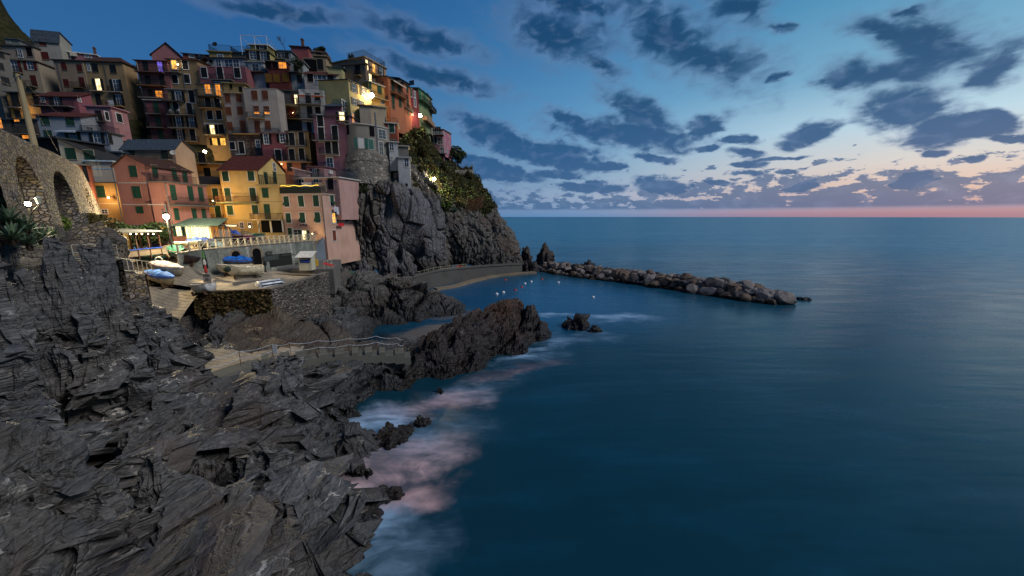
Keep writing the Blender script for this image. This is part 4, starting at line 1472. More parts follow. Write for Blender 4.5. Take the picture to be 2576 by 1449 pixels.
h.win([('s', 615, 186, 1.15, 1.35), ('s', 955, 200, 1.15, 1.35), ('s', 660, 380, 1.1, 1.3), ('f', 1000, 405, 1.0, 1.7)])
h.awn(815, 1100, 318, dep=1.0, col='#9aa3ad', drop=.25)
h = H('house', 'blue-grey wing with glazed lit veranda and planted balcony on top', 'E', (1085, 345), 1460, 60.5, 61, 600, '#858d98', brx=(1600, 400), roof='flat', rc='#3d4448', sh='d')
h.win([('o', 1322, 425, 1.0, 1.5)])
h.win([('s', 1495, 440, .7, 1.5)], face='r')
h.toprail(0.9)
h = H('veranda', 'narrow glazed veranda glowing orange on the blue-grey wing', 'E', (1085, 170), 1210, 63, 63.3, 345, '#7c8590', brx=(1390, 260), roof='shy', rh=.5, rc='white', cat='veranda', sh='d')
h.win([('O', 1262, 255, 1.2, 1.5), ('O', 1330, 262, 1.2, 1.3)], face='r')
h = H('house', 'low slate-blue flat-roofed annex left of the long peach house', 'E', (1350, 622), 1642, 56, 56.3, 860, '#5e6874', D=5, roof='flat', rc='#3d5263', sh='k')
h.win([('k', 1388, 705, .9, 1.1)])
h = H('house', 'cream house with single-pitch roof and blue-rimmed green shutters beside the arched wall', 'E', (775, 432), 1340, 50, 51, 900, '#c4b596', D=7, roof='shx', drop=2.6, rc='#2e2c2b', sh='G')
h.win([('s', 966, 640, 1.1, 1.45), ('s', 1214, 665, 1.1, 1.4)])
h = H('house', 'dark tarred lean-to shed on the left side of the cream house', 'E', (480, 440), 775, 50.5, 50, 640, '#1d1d20', D=5, roof='flat', rc='#2b2e33', cat='shed', sh='k', group=None)
h = H('house', 'low cream extension with pale blue band under the cream house', 'E', (1180, 745), 1520, 50.5, 51, 1015, '#c2b8a4', D=5, roof='flat', rc='#9fb0b8', sh='d')
h.band(838, x0=1185, x1=1518, col='#8ba3ad', h=.16)
h = H('house', 'yellow-orange floodlit house with one green shutter left of the rose house', 'E', (1268, 1035), 1592, 48.8, 49.2, 1449, '#cf9f46', D=6, roof='shy', rh=.6, rc='#3c3a38', sh='G')
h.win([('s', 1375, 1158, .95, 1.5), ('g', 1425, 1425, .7, .6)])
h.band(1315, x0=1275, x1=1590, col='#cdb087')
h.lightbulb(1560, 1240, W=170, off=.9, r=.10)
h = H('house', 'narrow orange house end showing between arched wall and cream house', 'E', (1040, 790), 1165, 46, 46.5, 1200, '#b35a38', D=4, roof='shy', rh=.4, rc='#5b5a58', sh='k')
h.win([('d', 1165, 910, .4, 1.9)])
h = H('house', 'dim low house with small lit windows behind the arched wall', 'E', (-60, 175), 500, 60, 60, 520, '#6a5c4c', D=6, roof='shy', rh=1.2, rc='tiles_grey', sh='d')
h.win([('O', 232, 190, .9, .35), ('O', 8, 225, .6, 1.6), ('O', 368, 412, 1.5, .55), ('k', 170, 200, .5, 1.0)])
h.bal(280, 520, 375, dep=.9)

# ---- centre, frame B
h = H('house', 'rose gabled attic house highest above the dusty-rose balcony house', 'B', (318, 303), 750, 84, 86, 420, '#a06466', D=6, roof='gy', rh=2.6, ridge=.52, rc='tiles_brown', sh='d')
h = H('house', 'brick-red low top house with two small white windows on the skyline', 'B', (740, 292), 1090, 83, 84, 400, '#8e4034', D=6, roof='shy', rh=.7, rc='tiles_grey', sh='d', sur=True)
h.win([('g', 868, 330, .9, .5), ('g', 1000, 325, .8, .45)])
h = H('house', 'low ochre skyline house with roof terrace railing and dish antenna', 'B', (1095, 268), 1385, 83, 83.5, 400, '#a68a4a', D=6, roof='flat', rc='#7a6a3e', sh='d', sur=True)
h.win([('g', 1255, 328, 1.0, .55)])
h.toprail(1.3)
o = MB().lathe((0, 0, 0), [(.05, 0), (.45, .12), (.5, .2), (.46, .2), (.05, .06)], 10).build('satellite_dish', M['iron'], h.root, (1.3, .3, h.H + 1.5))
o.rotation_euler = (math.radians(70), 0, 0)
MB().bar((1.3, .35, h.H), (1.3, .35, h.H + 1.6), .03).build('antenna_mast', M['iron'], h.root)
h = H('house', 'beige low skyline house between ochre terrace and yellow pergola tower', 'B', (1385, 290), 1605, 84, 84, 400, '#8f7a66', D=6, roof='flat', rc='#2f2c2b', sh='d')
h.toprail(1.2, 0.2, 3.0)
h = H('house', 'dusty-rose house with stacked open balconies and violet-lit window, upper storeys', 'B', (100, 388), 522, 76, 76.5, 930, '#8f5654', D=8, roof='hip', rh=1.4, rc='tiles', sh='d')
h.win([('d', 248, 482), ('p', 440, 480, .9, 2.0), ('d', 277, 672), ('d', 470, 668), ('O', 425, 850, 1.3, 1.4), ('k', 305, 835, .9, 1.3)])
h.bal(150, 518, 553, dep=1.1, slabc='#77504d')
h.bal(185, 540, 738, dep=1.1, slabc='#8a6038')
h.bal(215, 520, 905, dep=1.3, slabc='#8d8078')
h.pipe(120, 400, 1010, col='offwhite')
h = H('house', 'dark rose house column with single green door per balcony, below dusty-rose house', 'B', (228, 930), 522, 73.5, 74, 1449, '#85474a', D=8, roof='flat', rc='#8a8078', sh='G')
h.win([('d', 390, 1035), ('d', 420, 1225), ('d', 450, 1405)])
h.win([('d', 745, 105)], fr='G')
h.bal(285, 495, 1115, dep=.9)
h.bal(305, 525, 1300, dep=.9)
h.bal(620, 860, 180, fr='G', dep=.9)
h = H('house', 'brown-ochre house with white-framed windows and fairy-lit balcony lamp', 'B', (527, 372), 935, 77, 77.5, 800, '#95774c', D=8, roof='shy', rh=.8, rc='tiles_brown', sh='k', sur=True)
h.win([('l', 628, 445, .95, 1.6), ('s', 778, 447, 1.0, 1.6), ('s', 640, 640, 1.0, 1.6), ('s', 803, 637, 1.0, 1.6)])
h.bal(530, 732, 552, dep=.9)
h.lightbulb(706, 455, W=18, off=.5, r=.12, col=(1, .85, .6))
h.pipe(735, 480, 760)
h = H('house', 'tan house with white plastic chairs and crowded balconies under the fairy-lit house', 'B', (530, 785), 950, 73, 73.5, 1449, '#b08c58', D=8, roof='flat', rc='#6e6a66', sh='k', sur=True)
h.win([('f', 690, 885, 1.0, 1.9), ('d', 868, 880, .95, 2.1), ('d', 655, 1037), ('d', 840, 1047), ('f', 692, 1225, .8, 2.1), ('f', 868, 1228, .8, 2.1), ('f', 710, 1395, .8, 1.9), ('d', 882, 1400)])
h.bal(520, 768, 945, dep=1.0, slabc='#4d4a45')
h.bal(570, 930, 1130, dep=.9)
h.bal(590, 957, 1305, dep=.9)
h.bal(888, 1272, 185, fr='G', dep=.9, slabc='#a8864e')
h.win([('d', 1300, 400, 1.3, 2.3), ('g', 1475, 385, .5, .6)], fr='G')
for cx in (602, 712):
    a, z = h.hit(cx, 1120)
    mb = MB()
    for q_ in (-.22, .22):
        for y_ in (-.22, .22):
            mb.bar((q_, y_, 0), (q_ * .8, y_ * .8, .42), .025)
    mb.box(-.2, .2, -.2, .2, .42, .46).box(-.2, .2, .17, .2, .46, .85)
    tag(mb.build('plastic_chair', M['white'], None, tuple(h.root.matrix_basis @ Vector((a, -.45, z + .08))), h.rz),
        'white plastic chair on the upper railed balcony of the tan house, %s one' % ('left' if cx < 650 else 'right'), 'chair')
h = H('house', 'narrow ochre house with orange-lit top windows above the street lantern', 'B', (943, 712), 1292, 72.5, 72.7, 1449, '#ad8a52', D=8, roof='shy', rh=.5, rc='#3e4548', sh='k', sur=True)
h.win([('O', 1085, 775, 1.0, 1.6), ('O', 1228, 802, .9, 2.4), ('d', 1090, 962, 1.0, 2.0), ('d', 1215, 962, 1.0, 2.0), ('s', 1115, 1127, 1.0, 1.6), ('s', 1237, 1127, 1.0, 1.6), ('L', 1150, 1335, .9, 1.9), ('s', 1270, 1315, 1.0, 1.6)])
h.bal(965, 1285, 882, dep=1.1, slabc='#4a4540')
h.bal(1000, 1286, 1040, dep=.9, slabc='#a07c44')
h.bal(1072, 1335, 1400, dep=.9, slabc='#b9a06a')
h.awn(1068, 1303, 1232, dep=.8, col='#8d8f90', drop=.25)
h.win([('l', 1470, 187, 1.0, 1.3), ('l', 1583, 187, 1.0, 1.3), ('s', 1525, 187, .4, 1.3), ('s', 1420, 187, .4, 1.3)], fr='G', sur=False)
h.pipe(945, 760, 1440)
h = H('house', 'mauve-pink wide house with three white-framed windows below white terrace arcade', 'B', (950, 470), 1592, 77, 77.5, 720, '#8c4f58', D=4, roof='para', pz=.1, rc='#9b6468', sh='k', sur=True)
h.win([('s', 1035, 552, 1.1, 1.8), ('d', 1255, 577, 1.1, 2.6), ('s', 1487, 557, 1.1, 1.8)])
h.bal(1158, 1448, 662, dep=1.0)
h.awn(1195, 1405, 672, dep=.7, col='#8f9499', drop=.15)
h = H('house', 'white set-back terrace storey with arcade glazing and outside stair', 'B', (935, 355), 1580, 81, 81.5, 470, '#9aa0a4', D=4, roof='flat', rc='#2f2b2b', sh='k', sur=False)
h.win([('g', 1230, 425, 1.0, 1.5), ('g', 1370, 425, 1.6, 1.5), ('g', 1470, 425, 1.2, 1.5), ('k', 1130, 400, .8, .7)])
mb = MB()
for i in range(9):
    a, z = h.hit(990 + i * 11, 455 - i * 11)
    mb.box(a, a + .35, -1.2, -.1, z - .12, z)
mb.build('stair', mat_plain('#3a2a26'), h.root)
h = H('tower_house', 'yellow skyline tower house with teal-glazed windows under a rooftop pergola', 'B', (1605, 252), 1900, 82, 82.5, 420, '#b0a04c', brx=(1962, 270), roof='flat', rc='#6a6045', sh='k')
h.win([('f', 1700, 318, 1.3, 1.5), ('f', 1842, 325, 1.2, 1.6)])
h.toprail(.9)
h = H('rooftop_room', 'yellow rooftop room beneath the white slanted pergola frame', 'B', (1655, 178), 1900, 84, 84.3, 255, '#a89a48', brx=(1950, 200), roof='flat', rc='white', sh='k', cat='roof room')
h.win([('o', 1820, 225, .9, 1.2)])
mb = MB()
for x_ in (-.9, h.L / 2, h.L + .6):
    mb.bar((x_, -1.4, h.H + 1.2), (x_, 2.5, h.H + .2), .05)
    mb.bar((x_, -1.4, h.H + 1.2), (x_, -1.4, h.H - 2.4), .05)
mb.bar((-.9, -1.4, h.H + 1.2), (h.L + .6, -1.4, h.H + 1.2), .06)
mb.bar((-.9, 2.5, h.H + .2), (h.L + .6, 2.5, h.H + .2), .06)
mb.build('pergola_frame', M['white'], h.root)
h = H('house', 'white narrow house with glazed balcony doors and white railing left of maroon house', 'B', (1590, 415), 1835, 80, 80, 720, '#a3acb2', D=6, roof='flat', rc='#7a8288', sh='w')
h.win([('f', 1735, 502, 1.3, 1.8)])
h.bal(1585, 1850, 555, dep=1.0, slabc='#6c4a44')
h = H('house', 'maroon house with orange-lit top window and mustard shutters', 'C', (0, 285), 215, 79, 79.5, 610, '#6e2e2a', D=8, roof='flat', rc='#4d4a48', sh='m')
h.win([('O', 170, 328, 1.5, 1.2), ('k', 20, 325, 1.1, 1.4), ('k', 92, 330, 1.0, 1.2), ('s', 22, 462, 1.2, 1.6), ('s', 106, 462, 1.2, 1.6), ('s', 202, 458, 1.2, 1.6)])
h = H('house', 'grey-beige block with brown shutters, left lower part below a mustard terrace', 'B', (1290, 832), 1592, 70.5, 71, 1390, '#948a84', D=7, roof='flat', rc='#7a7260', sh='b')
h.win([('s', 1355, 900, .9, 1.5), ('s', 1507, 895, .9, 1.45), ('s', 1368, 1077), ('s', 1525, 1070), ('s', 1387, 1282, .95, 1.5), ('d', 1565, 1290, .95, 2.2)])
h = H('house', 'mustard terrace wall with small dark door above the grey-beige block', 'B', (1290, 700), 1580, 72.5, 73, 840, '#a38544', D=5, roof='flat', rc='#6f6440', sh='k')
h.win([('k', 1530, 780, .6, 1.0), ('k', 1400, 740, .5, .8)])
h = H('house', 'grey-beige block with brown shutters and two half-lit windows, right taller part', 'B', (1557, 762), 2015, 70, 70.5, 1400, '#a39a92', brx=(2085, 800), roof='para', pz=.5, rc='#8a8480', sh='b')
h.win([('s', 1722, 860, 1.0, 1.55), ('s', 1865, 858, 1.0, 1.55), ('s', 1745, 1042, .95, .9), ('s', 1885, 1045, .95, .9), ('O', 1748, 1085, .95, .8), ('O', 1890, 1088, .95, .8), ('d', 1760, 1290), ('s', 1903, 1265, 1.0, 1.5)])
h.bal(1640, 1865, 1175, dep=.8, slabc='#a0885a')
h.bal(1460, 2070, 1388, dep=.9, slabc='#b08a48')
h = H('house', 'dark stone-faced house with vaulted white door canopy', 'H', (380, 80), 800, 69.5, 70, 400, 'house_stone', D=7, roof='flat', rc='#5b5048', sh='k', sur=True)
h.win([('s', 435, 220, .9, 1.3), ('d', 548, 243, .9, 2.1), ('g', 749, 193, .7, 1.2)])
h.awn(500, 615, 318, dep=.7, col='#9b9890', drop=.1)
h.pipe(655, 90, 360, col='rust')

# ---- centre right, frames H and C
h = H('house', 'red-rose house with open dark shutters left of the ochre wing', 'H', (778, 68), 1105, 68, 68.3, 420, '#8a464c', D=7, roof='flat', rc='#5a4448', sh='k', sur=True)
h.win([('f', 852, 135, .8, 1.7), ('f', 1055, 125, .9, 1.5), ('d', 1003, 345, 1.0, 2.2)])
h.bal(960, 1120, 410, dep=.9)
h = H('house', 'ochre wing with two rows of railed balcony doors above orange basement', 'H', (1105, 50), 1372, 68.3, 68.6, 420, '#a4824a', brx=(1470, 60), roof='flat', rc='#4a4038', sh='k', sur=True)
h.win([('d', 1170, 147, .95, 2.4), ('d', 1288, 130, .95, 2.2), ('d', 1170, 335, .95, 2.1), ('d', 1291, 322, .95, 2.0)])
h.bal(1108, 1358, 225, dep=.9)
h.bal(1112, 1378, 408, dep=.9)
h = H('house', 'orange-lit basement storey under the ochre wing', 'H', (1000, 428), 1380, 67, 67.3, 560, '#c06a3c', D=4, roof='flat', rc='#8f6640', sh='k', sur=False, ext=6)
h.win([('s', 1140, 482, .9, 1.5), ('s', 1316, 470, .9, 1.4)])
h.lightbulb(1060, 450, W=40, off=.5, r=.08)
h = H('house', 'white house with orange fascia and white roof-terrace railing', 'C', (342, 640), 600, 73, 73.5, 960, '#a8a6a4', brx=(872, 690), roof='para', pz=.9, rc='white', sh='k')
h.win([('d', 445, 690, 1.0, 2.1), ('k', 540, 662, 1.0, 1.3), ('d', 460, 827), ('k', 547, 806, 1.0, 1.2), ('d', 455, 985, .8, 1.7)])
h.bal(342, 582, 745, dep=1.0)
h.bal(358, 592, 905, dep=1.0)
h.band(648, x0=345, x1=600, col='#a04a26', h=.35)
h.toprail(1.0, col='white', z=h.H)
h = H('house', 'shadowed grey stairwell house with narrow yellow-lit door', 'C', (150, 600), 345, 75.5, 76, 960, '#5e5a54', D=6, roof='flat', rc='#44403c', sh='r')
h.win([('L', 316, 700, .6, 2.1), ('d', 280, 700, .5, 2.0), ('L', 172, 838, .8, 2.3), ('s', 270, 830, 1.2, 1.6)])
h.bal(135, 350, 750, dep=1.3)
h.bal(135, 350, 900, dep=1.3, slabc='#b3833c')
h.lightbulb(288, 838, W=14, off=.4, r=.08)
h = H('house', 'light grey gabled house with three teal windows under red-brown roof', 'C', (395, 412), 738, 78, 79, 620, '#a39c96', brx=(842, 450), roof='gx', rh=1.5, ridge=.45, rc='tiles', sh='k')
h.win([('k', 465, 458, 1.1, 1.6), ('g', 525, 478, .7, 1.7), ('g', 590, 478, 1.7, 1.7), ('s', 685, 476, 1.1, 1.5)])
h.win([('g', 763, 488, .7, 1.5), ('g', 805, 517, .5, 1.0)], face='r')
h = H('house', 'pale blue-grey house with small balcony garden beside maroon house', 'C', (217, 282), 385, 80.5, 81, 610, '#98a0a0', D=7, roof='flat', rc='#6f7574', sh='k')
h.win([('s', 352, 472, 1.0, 1.5), ('k', 315, 372, .9, 1.2)])
h.bal(225, 385, 405, dep=1.0)
h = H('house', 'glass-fronted bluish roof flat behind the rooftop pergola', 'C', (45, 172), 255, 87, 87.5, 290, '#7f8b90', brx=(300, 200), roof='flat', rc='#3f4a50', sh='k')
h.win([('f', 155, 232, 1.5, 1.5)])
h.bal(30, 235, 262, dep=1.0)
h = H('house', 'rose-red cube house with slim chimney on the skyline', 'C', (255, 128), 440, 90, 90.5, 230, '#a04e50', brx=(472, 140), roof='flat', rc='#3a2a2a', sh='k')
h.chim(360, .3, 1.8, .5)
h = H('house', 'beige tower house with dark garage-like loggia and baluster terrace', 'C', (392, 250), 628, 84, 84.5, 420, '#a08a68', brx=(725, 300), roof='para', pz=.9, rc='#8c7a60', sh='k')
h.win([('k', 467, 342, 2.6, 2.9), ('s', 572, 318, 1.2, 2.1)])
h = H('house', 'beige penthouse with dark window behind baluster terrace', 'C', (475, 185), 625, 87, 87.5, 250, '#94806a', brx=(660, 205), roof='flat', rc='#7a5a48', sh='k')
h.win([('s', 555, 215, 1.1, 1.5)])
h = H('house', 'stepped brown terrace house descending right of the penthouse', 'C', (640, 238), 690, 86, 90, 330, '#8b7258', brx=(795, 300), roof='flat', rc='#7d6a58', sh='k')
h.toprail(.9, y=.1)
h = H('house', 'pale yellow attic house with dark sloping roof and glazed gallery', 'C', (650, 345), 800, 80, 80.5, 480, '#b5aa6c', brx=(965, 440), roof='gx', rh=.8, ridge=.5, rc='tiles_grey', sh='k')
h.win([('g', 835, 395, 1.2, 1.2), ('g', 890, 425, 1.2, 1.2), ('g', 935, 455, 1.2, 1.0)], face='r')
h = H('house', 'pale yellow house with grey open shutters left of the bright street lamp', 'C', (868, 482), 1108, 73, 79, 760, '#c8b66c', D=7, roof='shy', rh=.5, rc='tiles_grey', sh='#4a4a48', rot0=585)
h.win([('o', 928, 567, .9, 1.6), ('o', 1030, 608, .9, 1.6), ('o', 935, 712, .9, 1.2), ('o', 1000, 727, .9, .9)])
h = H('house', 'beige front of the salmon house with small dark door and balcony', 'C', (808, 335), 1055, 83, 82, 500, '#96795e', D=5, roof='flat', rc='#5b4a40', sh='k')
h.win([('d', 972, 392, 1.2, 2.4)])
h.bal(950, 1012, 445, dep=.9, slabc='#a8843e')
h = H('tower_house', 'salmon tower house with lit windows and railed roof terrace near the skyline', 'C', (1040, 240), 1268, 82, 88, 505, '#b0845e', D=9, roof='flat', rc='#8a7458', sh='#3a3a38', rot0=335)
h.win([('L', 1066, 322, .7, 1.9), ('l', 1140, 360, .9, 1.7), ('o', 1215, 382, .9, 1.6), ('L', 1104, 465, .8, 1.7)])
h.bal(1092, 1190, 405, dep=.8, slabc='#a8843e')
h.toprail(1.2)
h = H('house', 'mustard yellow house directly behind the bright street lamp', 'C', (1085, 502), 1285, 81, 85, 760, '#d09a26', D=7, roof='flat', rc='#a8a08e', sh='G', rot0=530)
h.win([('s', 1100, 542, .7, 1.4), ('s', 1200, 575, 1.1, 2.0), ('g', 1235, 715, .9, 1.0)])
h.bal(1108, 1288, 655, dep=.8, slabc='#b3a06a')
h.toprail(1.0, 1.5)
h = H('house', 'terracotta orange house with tall green shutters and long awning', 'C', (1290, 448), 1460, 84, 90, 800, '#b5663a', D=7, roof='shy', rh=.6, rc='tiles_grey', sh='G', rot0=520)
h.win([('d', 1340, 537, 1.1, 2.5), ('d', 1412, 560, 1.1, 2.4), ('d', 1345, 682, 1.1, 2.6), ('d', 1420, 705, 1.1, 2.6), ('s', 1350, 768, 1.0, .9)])
h.bal(1312, 1470, 605, dep=.9, slabc='#8f5a3a')
h.awn(1315, 1445, 470, dep=.9, col='#b8aa96', drop=.3)
h = H('house', 'narrow orange house with three green shutters right of the terracotta one', 'C', (1458, 512), 1528, 90.5, 94, 880, '#b8623a', D=7, roof='shy', rh=.5, rc='tiles_grey', sh='G', rot0=545)
h.win([('s', 1497, 586, 1.0, 1.6), ('d', 1502, 722, 1.0, 2.2), ('s', 1510, 830, .9, 1.2)])
h.bal(1455, 1535, 775, dep=.9)
h = H('house', 'dark slate skyline loft above the terracotta houses', 'C', (1412, 465), 1520, 94, 98, 560, '#4a4642', brx=(1620, 530), roof='shy', rh=.5, rc='tiles_grey', sh='k')
h.win([('g', 1545, 512, 1.4, 1.0)], face='r')
h = H('house', 'crimson narrow house with white arched windows', 'C', (1528, 562), 1612, 94.5, 98, 900, '#7c2c34', D=7, roof='para', pz=.4, rc='#5a2028', sh='G', sur=True, rot0=580)
h.win([('s', 1536, 617, .9, 1.8), ('g', 1577, 636, .7, 1.3), ('g', 1580, 722, .9, 2.0), ('g', 1548, 820, .9, 1.5)])
h = H('house', 'sage green house with bright green shutters and balconies near the second lamp', 'C', (1616, 570), 1725, 98.5, 105, 950, '#7a8a5a', D=7, roof='shy', rh=.5, rc='#3a5a50', sh='v', rot0=610)
h.win([('d', 1630, 635, 1.2, 2.4), ('d', 1680, 655, 1.2, 2.4), ('s', 1636, 725, 1.0, 1.7), ('s', 1685, 750, 1.0, 1.7)])
h.bal(1618, 1728, 690, dep=1.0, col='iron', slabc='#3f6a50')
h = H('house', 'tall beige last house of the row with small balcony over the sea', 'C', (1705, 632), 1755, 104, 109, 980, '#8c8266', D=6, roof='flat', rc='#4a4a46', sh='G', rot0=650)
h.win([('s', 1722, 700, .9, 1.4), ('s', 1745, 715, .9, 1.4), ('s', 1722, 790, .9, 1.4), ('s', 1745, 800, .9, 1.4)])
h.bal(1712, 1765, 780, dep=1.2)
h.bal(1660, 1745, 905, dep=1.2, slabc='#b07a48', solid='#a8805a')

# mauve house and its gabled top
h = H('house', 'mauve house with two lit windows and white-framed doors beside the round-cornered house', 'C', (492, 862), 880, 67, 67.5, 1440, '#8b5a68', brx=(1150, 900), roof='shy', rh=1.0, rc='tiles_grey', sh='k', sur=True)
h.win([('s', 572, 917, 1.0, 1.9), ('d', 583, 1062, 1.0, 2.4), ('d', 728, 1047, 1.0, 2.4), ('L', 803, 880, .9, 1.7), ('d', 655, 1212, 1.0, 2.4), ('d', 733, 1207, 1.0, 2.4), ('g', 675, 1372, 1.1, 2.0)])
h.win([('O', 920, 892, .9, 1.7), ('O', 1035, 908, .8, 1.0)], face='r')
h.bal(505, 765, 1130, dep=.9)
h.bal(580, 762, 1275, dep=.9)
h.bal(757, 885, 922, dep=.7)
h = H('house', 'mauve gabled attic with large arched studio window', 'C', (615, 762), 792, 71, 71, 880, '#87505c', brx=(1003, 790), roof='gx', rh=1.9, ridge=.5, rc='tiles_grey', sh='k', sur=True)
h.win([('g', 828, 765, 1.8, 2.0), ('g', 900, 765, 2.2, 2.6)], face='r')
h = H('house', 'plain cream annex cubes stepping down behind the lit mauve gable', 'C', (1100, 762), 1268, 74, 75, 930, '#b8a686', D=5, roof='flat', rc='#a8977a', sh='k')
h = H('house', 'low cream wall block below the pale yellow house', 'C', (985, 752), 1105, 72.5, 73, 900, '#a89880', D=4, roof='shy', rh=.4, rc='#6b4a38', sh='k')
h = H('house', 'tiny orange-red house with green railing on the cliff edge', 'C', (1262, 945), 1388, 71, 71.5, 1140, '#b0512e', D=4, roof='flat', rc='#a9a398', sh='G', sur=True)
h.win([('s', 1333, 995, .9, 1.6)])
h.bal(1298, 1388, 1118, dep=.7, h=1.6)
h.toprail(.9)
h = H('house', 'slim white house with two small windows below the orange-red one', 'C', (1300, 1145), 1395, 69.5, 70, 1449, '#a9adb0', D=4, roof='flat', rc='#a09a92', sh='w', ext=0)
h.win([('g', 1331, 1197, .8, 1.3), ('g', 1330, 1315, .5, .7)])
h = H('house', 'slim pale grey house hanging lowest on the cliff edge', 'C', (1395, 1310), 1522, 68.5, 69, 1449, '#a4a8ac', D=4, roof='flat', rc='#8d8f90', sh='w', base=FP('K', 745, 258, 68.5).z, ext=0)
h.win([('g', 1490, 1362, .8, 1.6)])
h.win([('k', 785, 225, .4, .5)], fr='K')
h = H('house', 'small grey terrace hut with railing above the slim pale grey house', 'C', (1395, 1190), 1508, 71, 71.5, 1310, '#77736c', D=3, roof='flat', rc='#8a8680', sh='k')
h.toprail(1.0)

# far pink house on the headland
h = H('house', 'bright pink house with white timber balcony alone on the headland', 'V', (135, 250), 385, 113, 113, 560, '#bf7080', brx=(500, 260), roof='shy', rh=1.8, rc='tiles_orange', sh='G', sur=True, group=None, ext=3)
h.win([('g', 173, 298, .7, 1.8), ('g', 224, 275, .7, 1.7), ('f', 292, 268, 1.2, 2.2), ('s', 282, 402, .7, 1.8), ('g', 347, 418, 1.4, 2.0), ('k', 225, 400, 1.0, 2.2), ('g', 375, 552, 1.2, 2.0)])
h.win([('g', 408, 295, 1.0, 1.7), ('g', 473, 318, .8, 1.8), ('g', 413, 440, .9, 1.8), ('g', 478, 455, .8, 1.5), ('g', 452, 560, 1.2, 1.8)], face='r')
h.bal(248, 400, 338, dep=1.4, col='white', slabc='#6a4038')
h.bal(190, 450, 600, dep=1.2, col='white')

# ---- rose house at the harbour
h = H('house', 'large salmon-rose gabled house facing the harbour with green shutters and grey downpipes', 'G', (90, 520), 575, 47.5, 47.5, 1449, '#b5705c', D=8, roof='gy', rh=1.35, ridge=.42, rc='tiles_brown', sh='G', brx=(1150, 600), over=.2, group=None)
h.win([('s', 365, 590), ('s', 413, 873, 1.05, 1.5), ('s', 455, 1112, .95, .9)])
h.win([('d', 650, 585, .75, 1.5), ('d', 915, 625, .75, 1.7), ('d', 1060, 650, .75, 1.7)], face='r')
h.band(745, x0=150, x1=575)
h.band(1040, x0=215, x1=800)
h.pipe(78, 540, 1350)
rose = h
h = H('house', 'rose lower wing with terrace on top and three green-shuttered doors toward the harbour', 'G', (560, 740), 800, 46, 46, 1449, '#b5705c', brx=(1345, 790), roof='flat', rc='#55504c', sh='G', over=.15, group=None)
h.win([('d', 900, 878, .8, 1.9), ('d', 1136, 890, .8, 1.9), ('d', 1276, 900, .8, 1.9), ('d', 945, 1172, .7, 1.5), ('d', 1186, 1172, .7, 1.5), ('d', 1317, 1172, .7, 1.5), ('L', 975, 1398, .8, 1.3)], face='r')
h.win([('l', 765, 1405, .9, 1.2)])
h.bal(845, 1400, 1040, face='r', dep=.8, slabc='#5d6a60')
h.toprail(.9)
h.pipe(800, 745, 1440)
h.band(1040, x0=565, x1=798)
rosew = h
h = H('house', 'long peach house with grey slate roof behind the rose house', 'G', (208, 278), 918, 57.5, 57.5, 700, '#b99a78', brx=(1192, 350), roof='gx', rh=1.5, ridge=.4, rc='tiles_grey', sh='G', group=None)
h.win([('d', 350, 380, 1.0, 1.6), ('d', 800, 402, 1.0, 2.2)])
h.bal(190, 900, 430, dep=.8)
o = MB().lathe((0, 0, 0), [(.05, 0), (.35, .1), (.4, .16), (.36, .16), (.05, .05)], 10).build('satellite_dish', M['offwhite'], h.root, (h.hit(935, 345)[0] + .0, -.35, h.hit(935, 345)[1]))
o.rotation_euler = (math.radians(65), 0, math.radians(20))
h.chim(1150, .8, .7, .3)
# mustard passage building
h = H('house', 'mustard passage house with iron balcony between peach and yellow houses', 'G', (1190, 490), 1530, 64, 64.5, 900, '#b5822a', D=7, roof='flat', rc='#6a6258', sh='k', group=None)
h.win([('k', 1370, 615, 1.1, 1.8), ('d', 1300, 420, 1.1, 2.2)])
h.bal(1195, 1430, 480, dep=1.0)
h.bal(1320, 1545, 770, dep=1.2, solid='#4a4648', h=1.3)
# yellow house
h = H('house', 'golden yellow annex with green doors left of the big yellow house', 'H', (75, 712), 290, 61.5, 61.5, 1300, '#d2a652', D=5, roof='flat', rc='#6f6858', sh='G', sur=True, group=None)
h.win([('d', 228, 822, .95, 2.0), ('d', 258, 1030, .95, 1.9)])
h.bal(105, 292, 920, dep=.8, slabc='#7a9068', col='rust')
h.bal(150, 345, 1138, dep=.8)
h.win([('d', 425, 1215, .9, 1.9)], sh='m')
h = H('house', 'big golden yellow house with red tiled roof and white-framed green shutters', 'H', (265, 515), 745, 60, 60, 1300, '#d8b45c', brx=(1108, 560), roof='gx', rh=2.6, ridge=.5, rc='tiles', sh='G', sur=True, group=None, dirt=.25)
h.win([('s', 350, 597, 1.0, 1.5), ('s', 665, 593, 1.0, 1.5), ('d', 380, 825, .95, 2.1), ('d', 690, 822, .95, 2.1), ('s', 407, 1015, 1.0, 1.5), ('s', 716, 1010, 1.0, 1.5), ('g', 550, 1202, .6, .9), ('g', 651, 1202, .6, .9)])
h.win([('g', 950, 483, .7, 1.4), ('d', 845, 622, .9, 2.0), ('d', 955, 610, .9, 1.9)], face='r', sur=False)
h.bal(285, 762, 920, dep=.9, slabc='#7a9068', col='rust')
h.pipe(745, 520, 1290)
h = H('house', 'yellow lower block with roof terrace and roofed boat porch right of the big yellow house', 'H', (758, 712), 1140, 58.5, 58.5, 1310, '#cfae62', D=5, roof='flat', rc='#8a7a58', sh='G', group=None, dirt=.25)
h.win([('s', 841, 802, 1.0, 1.5), ('d', 868, 1035, .95, 2.4), ('k', 850, 1215, 1.5, 2.0), ('k', 975, 1215, 1.9, 2.0)])
h.bal(725, 1050, 1128, dep=1.3, slabc='#b8a27a', col='rust')
h.toprail(1.5)
h.band(910, x0=760, x1=1045, col='#6f6a58', h=.08)
mb = MB()
